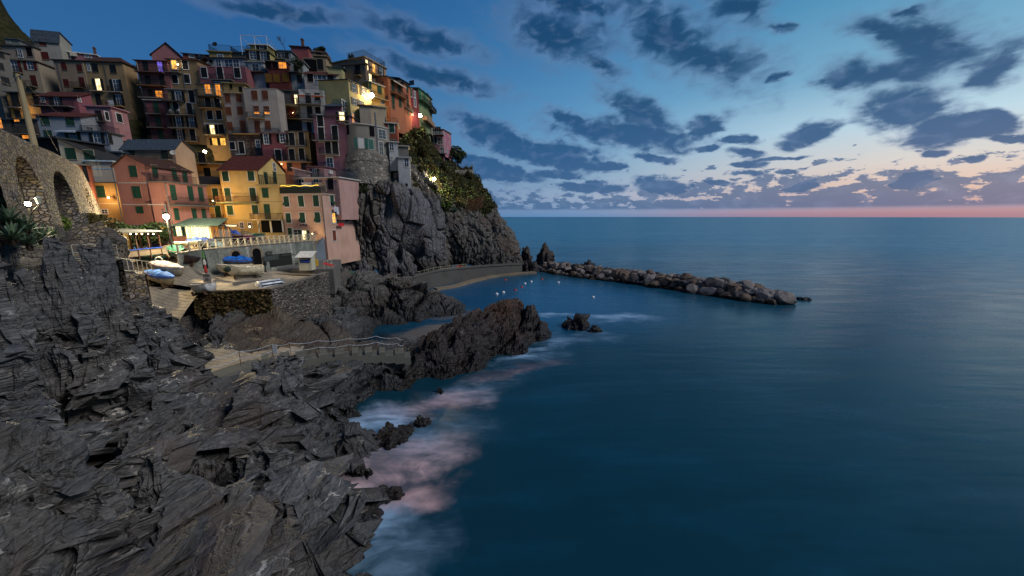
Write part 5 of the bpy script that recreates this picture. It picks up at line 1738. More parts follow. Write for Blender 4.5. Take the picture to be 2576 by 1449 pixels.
for x_ in (755, 905, 1050):
    a, z = h.hit(x_, 1145)
    a2, z2 = h.hit(x_ + 10, 1290)
    mb.box(a - .12, a + .12, -.12, .003, z2, z)
mb.build('porch_post', M['white'], h.root)

# pink house at the right of the harbour
h = H('house', 'pink harbour house with laundry, flaking plaster and lit shop door', 'H', (1035, 825), 1540, 58.3, 57.2, 1395, '#d4a48c', brx=(1960, 930), roof='flat', rc='#a09080', sh='G', sur=True, group=None, dirt=.7, over=.15)
h.win([('a', 1103, 908, .9, 1.6), ('s', 1283, 903, .95, 1.7), ('s', 1468, 900, .95, 1.7), ('s', 1127, 1112, .85, 1.5), ('a', 1300, 1108, .9, 1.6), ('a', 1487, 1105, .9, 1.6, 'lit'), ('d', 1148, 1300, .7, 1.7), ('g', 1240, 1290, 1.4, 1.0), ('L', 1327, 1328, .8, 1.6)])
h.win([('a', 1662, 897, .9, 1.6), ('l', 1808, 903, .9, 1.6), ('l', 1685, 1112, .8, 1.6), ('a', 1835, 1105, .8, 1.5)], face='r')
h.win([('d', 1690, 1328, .8, 1.7)], face='r', sh='#6a2f1e')
h.win([('s', 1770, 905, .35, 1.6), ('s', 1848, 905, .35, 1.6), ('s', 1722, 1112, .35, 1.6)], face='r', sur=False)
h.pipe(1535, 840, 1395)
h.band(1025, x0=1060, x1=1530, col='#8e6a58', h=.08)
pinkh = h
h = H('house', 'pink set-back storey with laundry on a deep terrace above the pink harbour house', 'H', (1195, 628), 1745, 61.5, 60.0, 830, '#c2948a', brx=(1990, 640), roof='flat', rc='#a8a29a', sh='k', group=None, over=.25)
h.win([('g', 1290, 690, 1.0, 1.5), ('g', 1470, 680, 1.0, 1.4), ('d', 1648, 690, 1.0, 1.8)])
h.toprail(1.0, col='metal')
h = H('house', 'pink rooftop room with white door and air conditioner on the pink house', 'H', (1362, 488), 1560, 64.5, 63.8, 620, '#a3757a', brx=(1705, 500), roof='flat', rc='#5a4044', sh='k', group=None)
h.win([('f', 1455, 568, .8, 1.6)])
a, z = h.hit(1635, 545, 'r')
MB().box(0, .35, -.45, .45, -.3, .3).build('air_conditioner', M['white'], h.root, (h.L, a, z))
h = H('house', 'pink terrace side wall stepping down beside the yellow gable', 'H', (1185, 500), 1362, 62.5, 63, 640, '#b98c8c', D=2.5, roof='shx', drop=.5, rc='#b09a98', sh='k', group=None)

# ================================================================== curved house and bastion
def sweep(pts, zb, zt, th, name, mat, parent=None, cap=True):
    """wall following a plan polyline, thickness inwards (to the left of travel)"""
    mb = MB()
    P2 = [Vector((p[0], p[1])) for p in pts]
    off = []
    for i, p in enumerate(P2):
        a = P2[max(i - 1, 0)]
        b_ = P2[min(i + 1, len(P2) - 1)]
        d = (b_ - a).normalized()
        off.append(p + Vector((-d.y, d.x)) * th)
    n = len(P2)
    zb_ = zb if isinstance(zb, list) else [zb] * n
    zt_ = zt if isinstance(zt, list) else [zt] * n
    vs = []
    for i in range(n):
        vs += [(P2[i].x, P2[i].y, zb_[i]), (P2[i].x, P2[i].y, zt_[i]), (off[i].x, off[i].y, zt_[i]), (off[i].x, off[i].y, zb_[i])]
    fs = []
    for i in range(n - 1):
        a, b_ = 4 * i, 4 * (i + 1)
        fs += [(a, b_, b_ + 1, a + 1), (a + 1, b_ + 1, b_ + 2, a + 2), (a + 2, b_ + 2, b_ + 3, a + 3), (a + 3, b_ + 3, b_, a)]
    fs += [(0, 1, 2, 3), tuple(4 * (n - 1) + k for k in (3, 2, 1, 0))]
    mb.add(vs, fs)
    return mb.build(name, mat, parent)


def smooth_poly(pts, n=5):
    A = np.array([tuple(p) for p in pts], float)
    return [tuple(p) for p in catmull(A, (len(pts) - 1) * n + 1)]


# grey round-cornered house on the bastion
cp = [FP('C', 762, 1000, 71.0), FP('C', 800, 1000, 68.5), FP('C', 870, 1000, 67.2), FP('C', 960, 1000, 66.8), FP('C', 1070, 1000, 67.4), FP('C', 1170, 1000, 68.4), FP('C', 1300, 1000, 70.5)]
ztop = FP('C', 960, 955, 66.8).z
zmid = FP('C', 960, 1255, 66.8).z
line = smooth_poly([(p.x, p.y, 0) for p in cp])
cgh = thing('house', 'grey round-cornered house standing on the stone bastion at the cliff edge', 'house', (cp[3].x, cp[3].y, zmid), 0, 'houses stacked on the hillside')
_off = Vector((-cp[3].x, -cp[3].y, -zmid))
lp = [(p[0] + _off.x, p[1] + _off.y) for p in line]
back = [(lp[-1][0] - 1.5, lp[-1][1] + 7), (lp[0][0] - 1.0, lp[0][1] + 5)]
MB().prism(lp + back, 0, ztop - zmid).build('wall', mat_stucco('#8d877c', .8), cgh)
sweep([(p[0], p[1] - .25) for p in lp], ztop - zmid, ztop - zmid + .22, 6.0, 'roof_slab', mat_stucco('#a9a59c'), cgh)


def curvewin(kind, x, y, w_, h_, sh='#2c5a50', yy=64.3):
    # nearest point of the wall along the sight line
    u, v = cv('C', x, y)
    r = ray(u, v)
    k = r.x / r.y
    for i in range(len(line) - 1):
        a, b_ = line[i], line[i + 1]
        fa, fb = a[0] - k * a[1], b_[0] - k * b_[1]
        if fa * fb <= 0:
            t = fa / (fa - fb)
            px, py = a[0] + t * (b_[0] - a[0]), a[1] + t * (b_[1] - a[1])
            rz = math.atan2(b_[1] - a[1], b_[0] - a[0])
            z = CAM_H + r.z * py / r.y
            fm = M['dark'] if kind == 'k' else M['white']
            o_ = frame_mesh(w_, h_, .06).build('window', fm, cgh, (px + _off.x, py + _off.y, z + _off.z), rz)
            pm = M['dark'] if kind == 'k' else M['glass']
            pane_mesh(w_, h_).build('pane', pm, o_)
            if kind == 'g':
                sash_mesh(w_, h_, 2).build('sash', M['offwhite'], o_)
            if kind == 'o':
                MB().box(-w_ / 2 + .04, w_ / 2 - .04, -.03, -.021, -h_ / 2 + .04, h_ / 2 - .04).build('blind', M['white'], o_)
                for q_ in (-1, 1):
                    link('shutter', shutter_mesh(w_ / 2, h_).mesh('shutter', mat_plain(sh)), o_, (q_ * w_ * .78, -.03, 0))
            if kind == 's':
                link('shutter', shutter_mesh(w_, h_).mesh('shutter', mat_plain(sh)), o_)
            return


for a in (('k', 843, 1002, 1.7, 2.0), ('k', 1122, 1030, .7, 1.5), ('g', 1230, 1060, 1.6, 1.6), ('o', 1008, 1157, 1.1, 1.7), ('s', 1112, 1168, .9, 1.7), ('g', 1220, 1215, .9, 2.4)):
    curvewin(*a)
p_ = FP('C', 1172, 1000, 66.0)
MB().bar((p_.x + _off.x, p_.y - .3 + _off.y, 0), (p_.x + _off.x, p_.y - .3 + _off.y, ztop - zmid + 1.6), .14, 6).build('drainpipe', M['metal'], cgh)
# bastion
zb = FP('K', 500, 215, 67).z
ln2 = [(p[0], p[1] - .35) for p in line]
bas = thing('bastion', 'massive rounded masonry bastion under the grey round-cornered house', 'bastion wall', (cp[3].x, cp[3].y, zb), 0)
lp2 = [(p[0] - cp[3].x, p[1] - cp[3].y) for p in ln2]
nn = len(lp2)
# battered: lower edge pushed outwards
mb = MB()
vs, fs = [], []
Hb = zmid - zb
for j, t in enumerate((0, .25, .5, .75, 1)):
    for (x, y) in lp2:
        vs.append((x + (1 - t) * .25, y - (1 - t) * .9, Hb * t))
for j in range(4):
    for i in range(nn - 1):
        fs.append((j * nn + i, j * nn + i + 1, (j + 1) * nn + i + 1, (j + 1) * nn + i))
mb.add(vs, fs)
mb.prism(lp2 + [(lp2[-1][0] - 1.5, lp2[-1][1] + 7), (lp2[0][0] - 1, lp2[0][1] + 5)], -3, Hb - .003)
mb.build('masonry', M['bastion'], bas)
zc = FP('C', 960, 1335, 66.8).z - zb
sweep([(p[0] + .08, p[1] - .35) for p in lp2], zc - .12, zc + .12, .5, 'string_course', M['bastion'], bas)

# ================================================================== hillside under the town
hp = []
for (x, y, z) in BASES:
    if y > 54:
        hp.append((x, y, z - 1.2))
for a in ((-60, -140, 136), (-20, -40, 132), (0, 8, 128), (18, 35, 126), (40, 74, 124), (68, 108, 120), (80, 220, 118), (110, 240, 116), (150, 250, 112), (220, 270, 112), (330, 280, 110), (400, 280, 112), (600, 280, 112), (800, 270, 112), (940, 270, 112), (1010, 290, 118), (1060, 320, 124), (1090, 370, 130), (90, 330, 139), (200, 330, 139), (350, 330, 139), (600, 330, 139), (850, 330, 139)):
    p = P(*a)
    hp.append((p.x, p.y, p.z - (0 if a[0] < 80 else 3)))
hp += [(-60, 55, 11), (-48, 54, 11), (-30, 60, 11), (-75, 60, 18), (-95, 70, 24), (-110, 80, 30)]
evh = rbf_fit(hp)
xs, ys = np.arange(-175, -6, 1.0), np.arange(56, 140, 1.0)
XX, YY = np.meshgrid(xs, ys)
ZZ = evh(np.stack([XX.ravel(), YY.ravel()], 1))
V = np.stack([XX.ravel(), YY.ravel(), ZZ], 1)
for (bx, by, bz) in BASES:
    if by > 54:
        m_ = (np.abs(V[:, 0] - bx) < 4.5) & (V[:, 1] > by - 7) & (V[:, 1] < by + 1.5)
        V[m_, 2] = np.minimum(V[m_, 2], bz - 1.0)
up = fbm(V * .09, 4, 700) * 1.8 + fbm(V * .35, 4, 710, ridge=True) * .9
far_ = np.clip((V[:, 0] * -1 - 120) / 15, 0.1, 1.8)
V[:, 2] += up * far_
# stay inside the headland
keep = V[:, 0] < (-6 - (V[:, 1] - 56) * 0.02) - np.clip(28 - (V[:, 1] - 60) * .30, 0, 28)
Fh = grid_faces(len(xs), len(ys), keep)
V, Fh = compact(V, Fh)
struct(link('hill', np_mesh('hill', V, Fh, M['scrub'])))

# ================================================================== arched retaining wall (left)
wp = [FP('E', -260, 300, 17.5), FP('E', 0, 302, 19.3), FP('E', 300, 440, 21.8), FP('E', 500, 530, 23.6), FP('E', 700, 610, 26), FP('E', 960, 742, 30), FP('E', 1060, 800, 32.5), FP('E', 1135, 905, 34.5), FP('E', 1205, 1045, 36.5), FP('E', 1300, 1260, 39.0), FP('E', 1395, 1449, 41.5)]
WP = catmull(np.array([tuple(p) for p in wp]), 400)
seg = np.r_[0, np.cumsum(np.linalg.norm(np.diff(WP[:, :2], axis=0), axis=1))]


def wall_s(fr, x, y):
    u, v = cv(fr, x, y)
    r = ray(u, v)
    k = r.x / r.y
    f = WP[:, 0] - k * WP[:, 1]
    i = int(np.argmin(np.abs(f)))
    return seg[i], CAM_H + r.z * WP[i, 1] / r.y


niches = []
for (x0, x1, yy, yc, yb) in ((120, 450, 760, 676, 1300), (640, 925, 965, 882, 1400), (1104, 1192, 1120, 1062, 1320)):
    s0, _ = wall_s('E', x0, yy)
    s1, _ = wall_s('E', x1, yy)
    _, zc_ = wall_s('E', (x0 + x1) / 2, yc)
    niches.append(((s0 + s1) / 2, (s1 - s0) / 2, zc_))
ds = 0.055
S = np.arange(0, seg[-1], ds)
wx_, wy_, wz_ = (np.interp(S, seg, WP[:, k]) for k in range(3))
nz_ = 120
zb0 = 13.6
Tz = np.linspace(0, 1, nz_)
G = np.zeros((nz_, len(S), 3))
tx, ty = np.gradient(wx_), np.gradient(wy_)
ln_ = np.hypot(tx, ty)
nx_, ny_ = -ty / ln_, tx / ln_          # inwards
for j, t in enumerate(Tz):
    z = zb0 + (wz_ - zb0) * t
    bat = (1 - t) * 0.25
    G[j, :, 0], G[j, :, 1], G[j, :, 2] = wx_ - nx_ * bat, wy_ - ny_ * bat, z
depth = np.zeros((nz_, len(S)))
for (sc_, hw, zc_) in niches:
    spring = zc_ - hw
    dz_ = np.maximum(G[..., 2] - spring, 0)
    inside = (np.abs(S[None] - sc_) < hw) & (((S[None] - sc_) ** 2 + dz_ ** 2) < hw * hw)
    depth[inside] = 0.95
rough_ = fbm(G.reshape(-1, 3) * 3.2, 3, 800).reshape(depth.shape) * .035
G[..., 0] += nx_ * (depth + rough_)
G[..., 1] += ny_ * (depth + rough_)
top = G[-1] + np.stack([nx_ * .6, ny_ * .6, np.zeros(len(S))], 1)
bck = top.copy()
bck[:, 2] = zb0
G = np.concatenate([G, top[None], bck[None]], 0)
aw = tag(link('arched_wall', np_mesh('arched_wall', G.reshape(-1, 3), grid_faces(len(S), nz_ + 2), M['arch_stone'], smooth=False)),
         'tall curved stone retaining wall with three blind arches beside the lit twin lamp', 'wall')


def stone_wall(name, label, a, b_, zb, th, mat, cat='wall', cope=None, zt=None, rough=.05, group=None):
    """straight masonry wall from a to b (top points), with a slightly uneven face"""
    a, b_ = Vector(a), Vector(b_)
    d = Vector((b_.x - a.x, b_.y - a.y, 0))
    L = d.length
    d /= L
    n_ = Vector((-d.y, d.x, 0))
    nu, nv = max(2, int(L / .12)), max(2, int((max(a.z, b_.z) - min(zb)) / .12))
    uu, vv = np.meshgrid(np.linspace(0, 1, nu), np.linspace(0, 1, nv))
    X = a.x + (b_.x - a.x) * uu
    Y = a.y + (b_.y - a.y) * uu
    zt_ = a.z + (b_.z - a.z) * uu
    zb_ = zb[0] + (zb[1] - zb[0]) * uu
    Z = zb_ + (zt_ - zb_) * vv
    G = np.stack([X, Y, Z], -1)
    r_, c_ = facets(G.reshape(-1, 3) * np.array([3.5, 3.5, 6.5]), 830)
    r = (r_ * 1.0 - .6 * np.exp(-(c_ / .09) ** 2)).reshape(X.shape) * rough
    G[..., 0] += n_.x * r
    G[..., 1] += n_.y * r
    top_ = G[-1] + np.array([n_.x * th, n_.y * th, 0])
    bk = top_.copy()
    bk[:, 2] = zb_[0]
    G = np.concatenate([G, top_[None], bk[None]], 0)
    me = np_mesh(name, G.reshape(-1, 3), grid_faces(nu, nv + 2), mat, smooth=False)
    o = link(name, me)
    tag(o, label, cat, group)
    if cope:
        e = .08
        sl = MB().slab([a - d * e - n_ * e + Vector((0, 0, .12)), b_ + d * e - n_ * e + Vector((0, 0, .12)), b_ + d * e + n_ * (th + e) + Vector((0, 0, .12)), a - d * e + n_ * (th + e) + Vector((0, 0, .12))], .11)
        sl.build('coping', cope, o)
    return o


stone_wall('stone_wall', 'neat squared-stone wall patch under the round bush on the left slope', P(150, 592, 25.3), P(258, 556, 27.3), (12.2, 12.0), .6, M['arch_stone'], rough=.03)
stone_wall('stone_wall', 'rough layered stone wall carrying the railed path at far left', P(28, 664, 20.0), P(290, 655, 21.8), (8.8, 8.8), .8, M['wall_stone'], rough=.1)
stone_wall('stone_wall', 'short stone wall under the white railing left of the slipway', P(300, 690, 27.0), P(364, 692, 27.8), (7.5, 7.5), .6, M['arch_stone'], rough=.05)

# ================================================================== paved harbour ground
evp = rbf_fit(PC)


def ground_z(x, y):
    return float(evp(np.array([[x, y]]))[0])


def inpoly(X, Y, poly):
    ins = np.zeros(X.shape, bool)
    j = len(poly) - 1
    for i in range(len(poly)):
        xi, yi, xj, yj = poly[i][0], poly[i][1], poly[j][0], poly[j][1]
        c = ((yi > Y) != (yj > Y)) & (X < (xj - xi) * (Y - yi) / (yj - yi + 1e-12) + xi)
        ins ^= c
        j = i
    return ins


def paved(name, poly, mat, step=.22, dz=0.0):
    ap = [p for q_ in poly for p in q_]
    xs_ = np.arange(min(p[0] for p in ap) - .3, max(p[0] for p in ap) + .3, step)
    ys_ = np.arange(min(p[1] for p in ap) - .3, max(p[1] for p in ap) + .3, step)
    X, Y = np.meshgrid(xs_, ys_)
    Z = evp(np.stack([X.ravel(), Y.ravel()], 1)) + dz
    k = (inpoly(X, Y, poly[0]) | inpoly(X, Y, poly[1])).ravel()
    V_, F_ = compact(np.stack([X.ravel(), Y.ravel(), Z], 1), grid_faces(len(xs_), len(ys_), k))
    return struct(link(name, np_mesh(name, V_, F_, mat)))


_m, _t, _b = base_mat('slipway_concrete', 0.85, 0.2)
_o = geopos(_t)
_n = _t.noise(_o, 0.7, 5, .65)
_f = _t.noise(_o, 6, 5, .7)
_c = _t.mix(_t.rng(_n, .35, .65), lin('#7d7466'), lin('#9c8f7a'))
_c = _t.mix(_t.math('MULTIPLY', _t.rng(_f, .4, .8), .4), _c, lin('#4a4540'))
_wv = _t.node('ShaderNodeTexWave', wave_type='BANDS', bands_direction='Y')
_t.put(_wv.inputs['Vector'], _t.mapping(_o, rot=(0, 0, .12)))
_wv.inputs['Scale'].default_value = 1.1
_wv.inputs['Distortion'].default_value = .1
_c = _t.mix(_t.math('MULTIPLY', _t.rng(_wv.outputs[1], .10, 0.0), .35), _c, lin('#37322c'))
_wv2 = _t.node('ShaderNodeTexWave', wave_type='BANDS', bands_direction='X')
_t.put(_wv2.inputs['Vector'], _o)
_wv2.inputs['Scale'].default_value = .12
_c = _t.mix(_t.math('MULTIPLY', _t.rng(_wv2.outputs[1], .004, 0.0), .3), _c, lin('#2c2824'))
_t.put(_b.inputs['Base Color'], _c)
bump(_t, _b, _t.math('ADD', _t.rng(_wv.outputs[1], .0, .3), _f), .5, .03)
M['slip'] = _m


def xy(u, v, Y):
    p = P(u, v, Y)
    return (p.x, p.y)


slip_poly = [xy(600, 925, 27.6), xy(720, 905, 28.6), xy(775, 868, 31.2), xy(690, 880, 30.5), xy(600, 885, 30.3), xy(515, 882, 30.2), xy(462, 850, 31.8), xy(446, 825, 33.2), xy(486, 768, 35.1), xy(497, 751, 35.8), xy(523, 738, 36.2), xy(523, 725, 36.8), xy(300, 725, 36.6), xy(300, 900, 29.5), xy(400, 960, 26.5)]
sq_poly = [xy(523, 725, 36.85), xy(523, 733, 35.75), xy(681, 730, 35.5), xy(826, 694, 44.4), xy(800, 668, 49.5), xy(770, 650, 54.5), xy(690, 640, 50), xy(560, 640, 45), xy(470, 620, 41), xy(440, 600, 48), xy(420, 590, 56), xy(330, 590, 56), xy(250, 640, 44), xy(280, 725, 36.85)]
paved('harbour_pavement', [slip_poly, sq_poly], M['slip'])

# quay walls of the boat yard
c0, c1, c2 = P(524, 732, 35.8), P(681, 729, 35.3), P(826, 691, 44.6)
zq = 8.0
stone_wall('quay_wall', 'mossy dry-stone quay wall below the upturned striped boat, facing the slip rocks', (c0.x, c0.y, ground_z(c0.x, c0.y) + .05), (c1.x, c1.y, ground_z(c1.x, c1.y) + .05), (4.3, 4.3), .5, M['dry_stone'], cope=M['concrete_warm'], rough=.16)
stone_wall('quay_wall', 'short low stone wall stub at the corner of slipway and boat yard', P(487, 752, 35.7), P(526, 742, 35.6), (4.6, 4.6), .5, M['dry_stone'], rough=.12)
stone_wall('quay_wall', 'grey rubble quay wall running back toward the kiosk', (c1.x, c1.y, ground_z(c1.x, c1.y) + .02), (c2.x, c2.y, 8.05), (4.2, 2.6), .5, M['rubble'], cope=M['concrete'], rough=.14)
# low lit parapet at the far side of the yard
pa, pb = P(690, 688, 44.2), P(822, 694, 44.3)
pa, pb = P(690, 692, 43.6), P(818, 698, 44.3)
stone_wall('parapet_wall', 'low plastered parapet wall lit warm at the back of the boat yard', (pa.x, pa.y, 8.0), (pb.x, pb.y, 7.75), (6.6, 6.6), .35, M['concrete_warm'], cope=M['concrete_warm'], rough=.0)
# kiosk platform
zk = 8.4
q0, q1, q2, q3 = Pz(697, 678, zk), Pz(838, 677, zk), P(842, 655, 56), P(720, 650, 56)
MBp = MB().prism([(q0.x, q0.y), (q1.x, q1.y), (q2.x + 1, q2.y), (q3.x, q3.y)], 5.2, zk)
tag(MBp.build('platform', M['concrete']), 'raised concrete platform carrying the white kiosk', 'platform')

# terrace and its wall
T0, T1, T2, T3, T4 = P(446, 637, 38.6), P(500, 628, 40.0), P(600, 624, 43.5), P(700, 617, 48.0), P(790, 611, 53.5)
tw = [(T0.x, T0.y, 11.0), (T1.x, T1.y, 11.25), (T2.x, T2.y, 11.35), (T3.x, T3.y, 11.4), (T4.x, T4.y, 11.4)]
TW = catmull(np.array(tw), 60)
mb = MB()
poly = [(p[0], p[1]) for p in TW] + [(P(812, 606, 57.0).x, 57.0), (P(832, 606, 60.0).x, 60.0), (P(850, 606, 66).x, 66), (-36, 70), (-70, 70), (-56, 50), (-40, 47.5)]
mb.prism(poly, 7.0, [p[2] + .004 for p in TW] + [11.4] * 5 + [11.5, 11.3])
struct(mb.build('terrace', M['concrete_warm']))
_m, _t, _b = base_mat('stained_harbour_wall', .9, .15)
_o = geopos(_t)
_v1 = _t.voro(_t.mapping(_o, scale=(1, 1, 1.6)), 1.9, 'DISTANCE_TO_EDGE')
_st = _t.noise(_t.mapping(_o, scale=(1.6, 1.6, .16)), 1.0, 5, .65)
_c = _t.mix(_t.rng(_t.noise(_o, .6, 5, .6), .35, .65), lin('#5b5f58'), lin('#7b7d74'))
_c = _t.mix(_t.math('MULTIPLY', _t.rng(_st, .54, .68), .7), _c, lin('#aaa69a'))
_c = _t.mix(_t.math('MULTIPLY', _t.rng(_st, .46, .34), .6), _c, lin('#33352c'))
_c = _t.mix(_t.math('MULTIPLY', _t.rng(_v1, .05, .0), .5), _c, lin('#2c2b28'))
_t.put(_b.inputs['Base Color'], _c)
bump(_t, _b, _t.math('ADD', _v1, _t.noise(_o, 5, 5, .7)), .6, .06)
M['harbour_wall'] = _m
hw_ = thing('harbour_wall', 'lime-streaked masonry wall under the cross-braced white fence', 'wall', tuple(tw[2][:2]) + (7.5,), 0)
ox, oy, oz = tw[2][0], tw[2][1], 7.5
sweep([(p[0] - ox, p[1] - oy - .06) for p in TW], 0 - .5, [float(p[2]) - oz - .02 for p in TW], .6, 'masonry', M['harbour_wall'], hw_)
sweep([(p[0] - ox, p[1] - oy - .16) for p in TW], [float(p[2]) - oz - .018 for p in TW], [float(p[2]) - oz + .1 for p in TW], .8, 'coping', M['concrete'], hw_)
segw = np.r_[0, np.cumsum(np.linalg.norm(np.diff(TW[:, :2], axis=0), axis=1))]


def tw_at(u, v):
    r = ray(u, v)
    i = int(np.argmin(np.abs(TW[:, 0] - r.x / r.y * TW[:, 1])))
    j = min(i + 1, len(TW) - 1)
    rz = math.atan2(TW[j, 1] - TW[j - 1, 1], TW[j, 0] - TW[j - 1, 0])
    return TW[i], rz, CAM_H + r.z * TW[i, 1] / r.y


def arch_open(mb, w_, h_, y0, y1, n=8):
    """arched slab outline (solid)"""
    pts = [(-w_ / 2, 0), (w_ / 2, 0)] + [(w_ / 2 * math.cos(t), h_ - w_ / 2 + w_ / 2 * math.sin(t)) for t in [math.pi * k / n for k in range(n + 1)]]
    n_ = len(pts)
    mb.add([(x, y0, z) for x, z in pts] + [(x, y1, z) for x, z in pts], [tuple(range(n_)), tuple(reversed(range(n_, 2 * n_)))] + [(i, n_ + i, n_ + (i + 1) % n_, (i + 1) % n_) for i in range(n_)])


for (u, v, w_, h_) in ((596, 652, 0.9, 1.0), (654, 668, 1.0, 2.2)):
    p, rz, z = tw_at(u, v)
    m1 = MB()
    arch_open(m1, w_ + .5, h_ + .25, -.02, .3)
    o = m1.build('arch_surround', M['concrete_warm'], hw_, (p[0] - ox, p[1] - oy - .08, z - oz), rz)
    m2 = MB()
    arch_open(m2, w_, h_, -.03, .2)
    m2.build('opening', M['dark'], o)  # solid dark arch, the shade of the recess put into its colour
# wide boat store with stair, its shadow put in as a dark slab
p, rz, z = tw_at(712, 672)
o = MB().box(-1.6, 1.6, -.04, .3, -.4, 1.2).build('store_opening', mat_plain('#20221f', .9), hw_, (p[0] - ox, p[1] - oy - .08, 8.9 - oz), rz)
MB().box(-2.5, -.4, -.1, -.05, .5, 1.1).box(.1, 2.0, -.12, -.05, .9, 1.0).box(-2.0, -1.2, -.12, -.05, 1.2, 1.7).build('stored_gear', mat_plain('#3a403c'), o)

st = thing('staircase', 'outdoor stone staircase with blue-grey side wall climbing from the platform to the terrace', 'staircase', (0, 0, zk))
s0, s1 = P(738, 664, 50.0), P(800, 613, 56.5)
n_st = 14
mb = MB()
d = Vector((s1.x - s0.x, s1.y - s0.y))
L = d.length
for i in range(n_st):
    mb.box(L * i / n_st, L * (i + 1) / n_st, -.8, .8, 0, (11.4 - zk) * (i + 1) / n_st)
st.location = (s0.x, s0.y, zk)
st.rotation_euler = (0, 0, math.atan2(d.y, d.x))
mb.build('steps', M['concrete'], st)
mb = MB()
for i in range(n_st):
    mb.box(L * i / n_st, L * (i + 1) / n_st, -1.05, -.81, 0, (11.4 - zk) * (i + 1) / n_st + .3)
mb.build('side_wall', mat_stucco('#75818c'), st)

# cross-braced fence along the terrace edge
fence = thing('fence', 'white timber fence with diagonal cross braces along the terrace edge', 'fence', (ox, oy, 11.35))
n_f = 22
ps = []
for i in range(n_f + 1):
    s_ = segw[-1] * (i / n_f) ** 0.92
    ps.append(Vector((np.interp(s_, segw, TW[:, 0]) - ox, np.interp(s_, segw, TW[:, 1]) - oy + .15, np.interp(s_, segw, TW[:, 2]) - 11.35 + .1)))
hf = .98
for i, p in enumerate(ps):
    MB().box(-.07, .07, -.07, .07, 0, hf + .04).build('post', M['rail_white'], fence, p)
for a, b_ in zip(ps[:-1], ps[1:]):
    up_ = Vector((0, 0, 1))
    mb = MB()
    mb.bar(a + up_ * hf, b_ + up_ * hf, .035, 4)
    mb.bar(a + up_ * .1, b_ + up_ * .1, .03, 4)
    mb.bar(a + up_ * .1, b_ + up_ * (hf - .03), .026, 4)
    mb.bar(a + up_ * (hf - .03), b_ + up_ * .1, .026, 4)
    mb.build('cross_panel', M['rail_white'], fence)


# ================================================================== generic railings
def post_rail(name, label, pts, h, mat, rails=(1.0, .5), r=.02, gap=1.2, cat='railing', group=None, post_mat=None):
    pts = [Vector(p) for p in pts]
    o0 = pts[0]
    root = thing(name, label, cat, o0, 0, group)
    pp = []
    for a, b_ in zip(pts[:-1], pts[1:]):
        n_ = max(1, int(round((b_ - a).length / gap)))
        for i in range(n_):
            pp.append(a.lerp(b_, i / n_))
    pp.append(pts[-1])
    pm_ = MB().bar((0, 0, 0), (0, 0, h), r, 4).mesh('post', post_mat or mat)
    for p in pp:
        link('post', pm_, root, p - o0)
    for q_ in rails:
        MB().tube([p - o0 + Vector((0, 0, h * q_)) for p in pp], r, 4).build('rail', mat, root)
    return root


post_rail('railing', 'white slatted railing above the short stone wall left of the slipway', [P(278, 676, 26.0), P(312, 683, 27.0), P(384, 688, 30.5)], 1.0, M['rail_white'], (1.0, .08), .028, .62)
a_, b__ = P(290, 680, 26.5), P(384, 688, 30.5)
post_rail('railing', 'thin steel railing on the path above the rough stone wall', [P(188, 655, 20.8), P(300, 653, 22.0)], .9, M['offwhite'], (1.0, .5, .1), .018, .9)
# wooden lattice heap beside the path
o = MB()
base_p = P(255, 652, 22.3)
for i in range(9):
    x = -1.3 + i * .22
    o.bar((x, 0, .25 + i * .02), (x + .8, .1, -.35 + .75 - i * .03), .018, 4)
for i in range(7):
    x = .2 + i * .2
    o.bar((x, .1, .0), (x + .25, .15, .75), .016, 4)
o.bar((-1.6, 0, .25), (.9, 0, .3), .025, 4).bar((-.5, .1, .3), (1.6, 0, .85), .025, 4)
tag(o.build('folded_trellis', mat_plain('#8c7858'), None, base_p), 'collapsed wooden trellis frame on the left path beside the thin railing', 'trellis')

# ================================================================== lower steps with rope rail
stp = [(497, 956, 22.0, 3.6), (540, 945, 23.4, 4.2), (600, 925, 24.8, 4.2), (660, 905, 26.2, 4.1), (740, 900, 27.2, 3.9), (830, 893, 28.6, 3.6), (900, 888, 29.5, 3.3), (960, 888, 30.2, 3.0), (1032, 893, 31.0, 2.6)]
SPT = [P(a, b, c) for a, b, c, _ in stp]
stw = thing('quay_steps', 'weathered concrete stair-like quay with stepped edge running to the dark spur', 'steps', SPT[1])
A_ = catmull(np.array([tuple(p) for p in SPT[1:]]), 26)
mb = MB()
for i in range(25):
    a, b_ = A_[i], A_[i + 1]
    dd = np.array([b_[0] - a[0], b_[1] - a[1]])
    L_ = np.hypot(*dd)
    dd /= L_
    nn_ = np.array([-dd[1], dd[0]])
    ztop_ = a[2] if i < 6 else (a[2] + .2 if i % 2 else a[2] - .1)
    q_ = [a[:2] - nn_ * .55, b_[:2] - nn_ * .55, b_[:2] + nn_ * .9, a[:2] + nn_ * .9]
    c_ = np.array(tuple(SPT[1]))
    mb.prism([(p[0] - c_[0], p[1] - c_[1]) for p in q_], -2.6 if i < 3 else float(a[2]) - c_[2] - .8, ztop_ - c_[2])
mb.build('steps', mat_stucco('#6d6c62', .8), stw)
post_tops = []
rr = thing('rope_rail', 'rope rail on thin iron posts above the concrete quay steps', 'railing', SPT[0])
px = [(443, 955, 20.4), (545, 940, 23.4), (628, 915, 25.4), (705, 896, 26.8), (784, 888, 27.8), (862, 884, 28.8), (920, 876, 29.6), (985, 876, 30.2), (1050 - 15, 878, 30.8)]
px = [(443, 940, 21.0), (518, 942, 23.2), (606, 916, 25.2), (687, 897, 26.6), (727 + 5, 893, 27.0), (803, 886, 28.0), (878, 880, 28.8), (908 + 40, 873, 29.8), (1000, 876, 30.4), (1017, 880, 30.6)]
PX = [P(*a) for a in px]
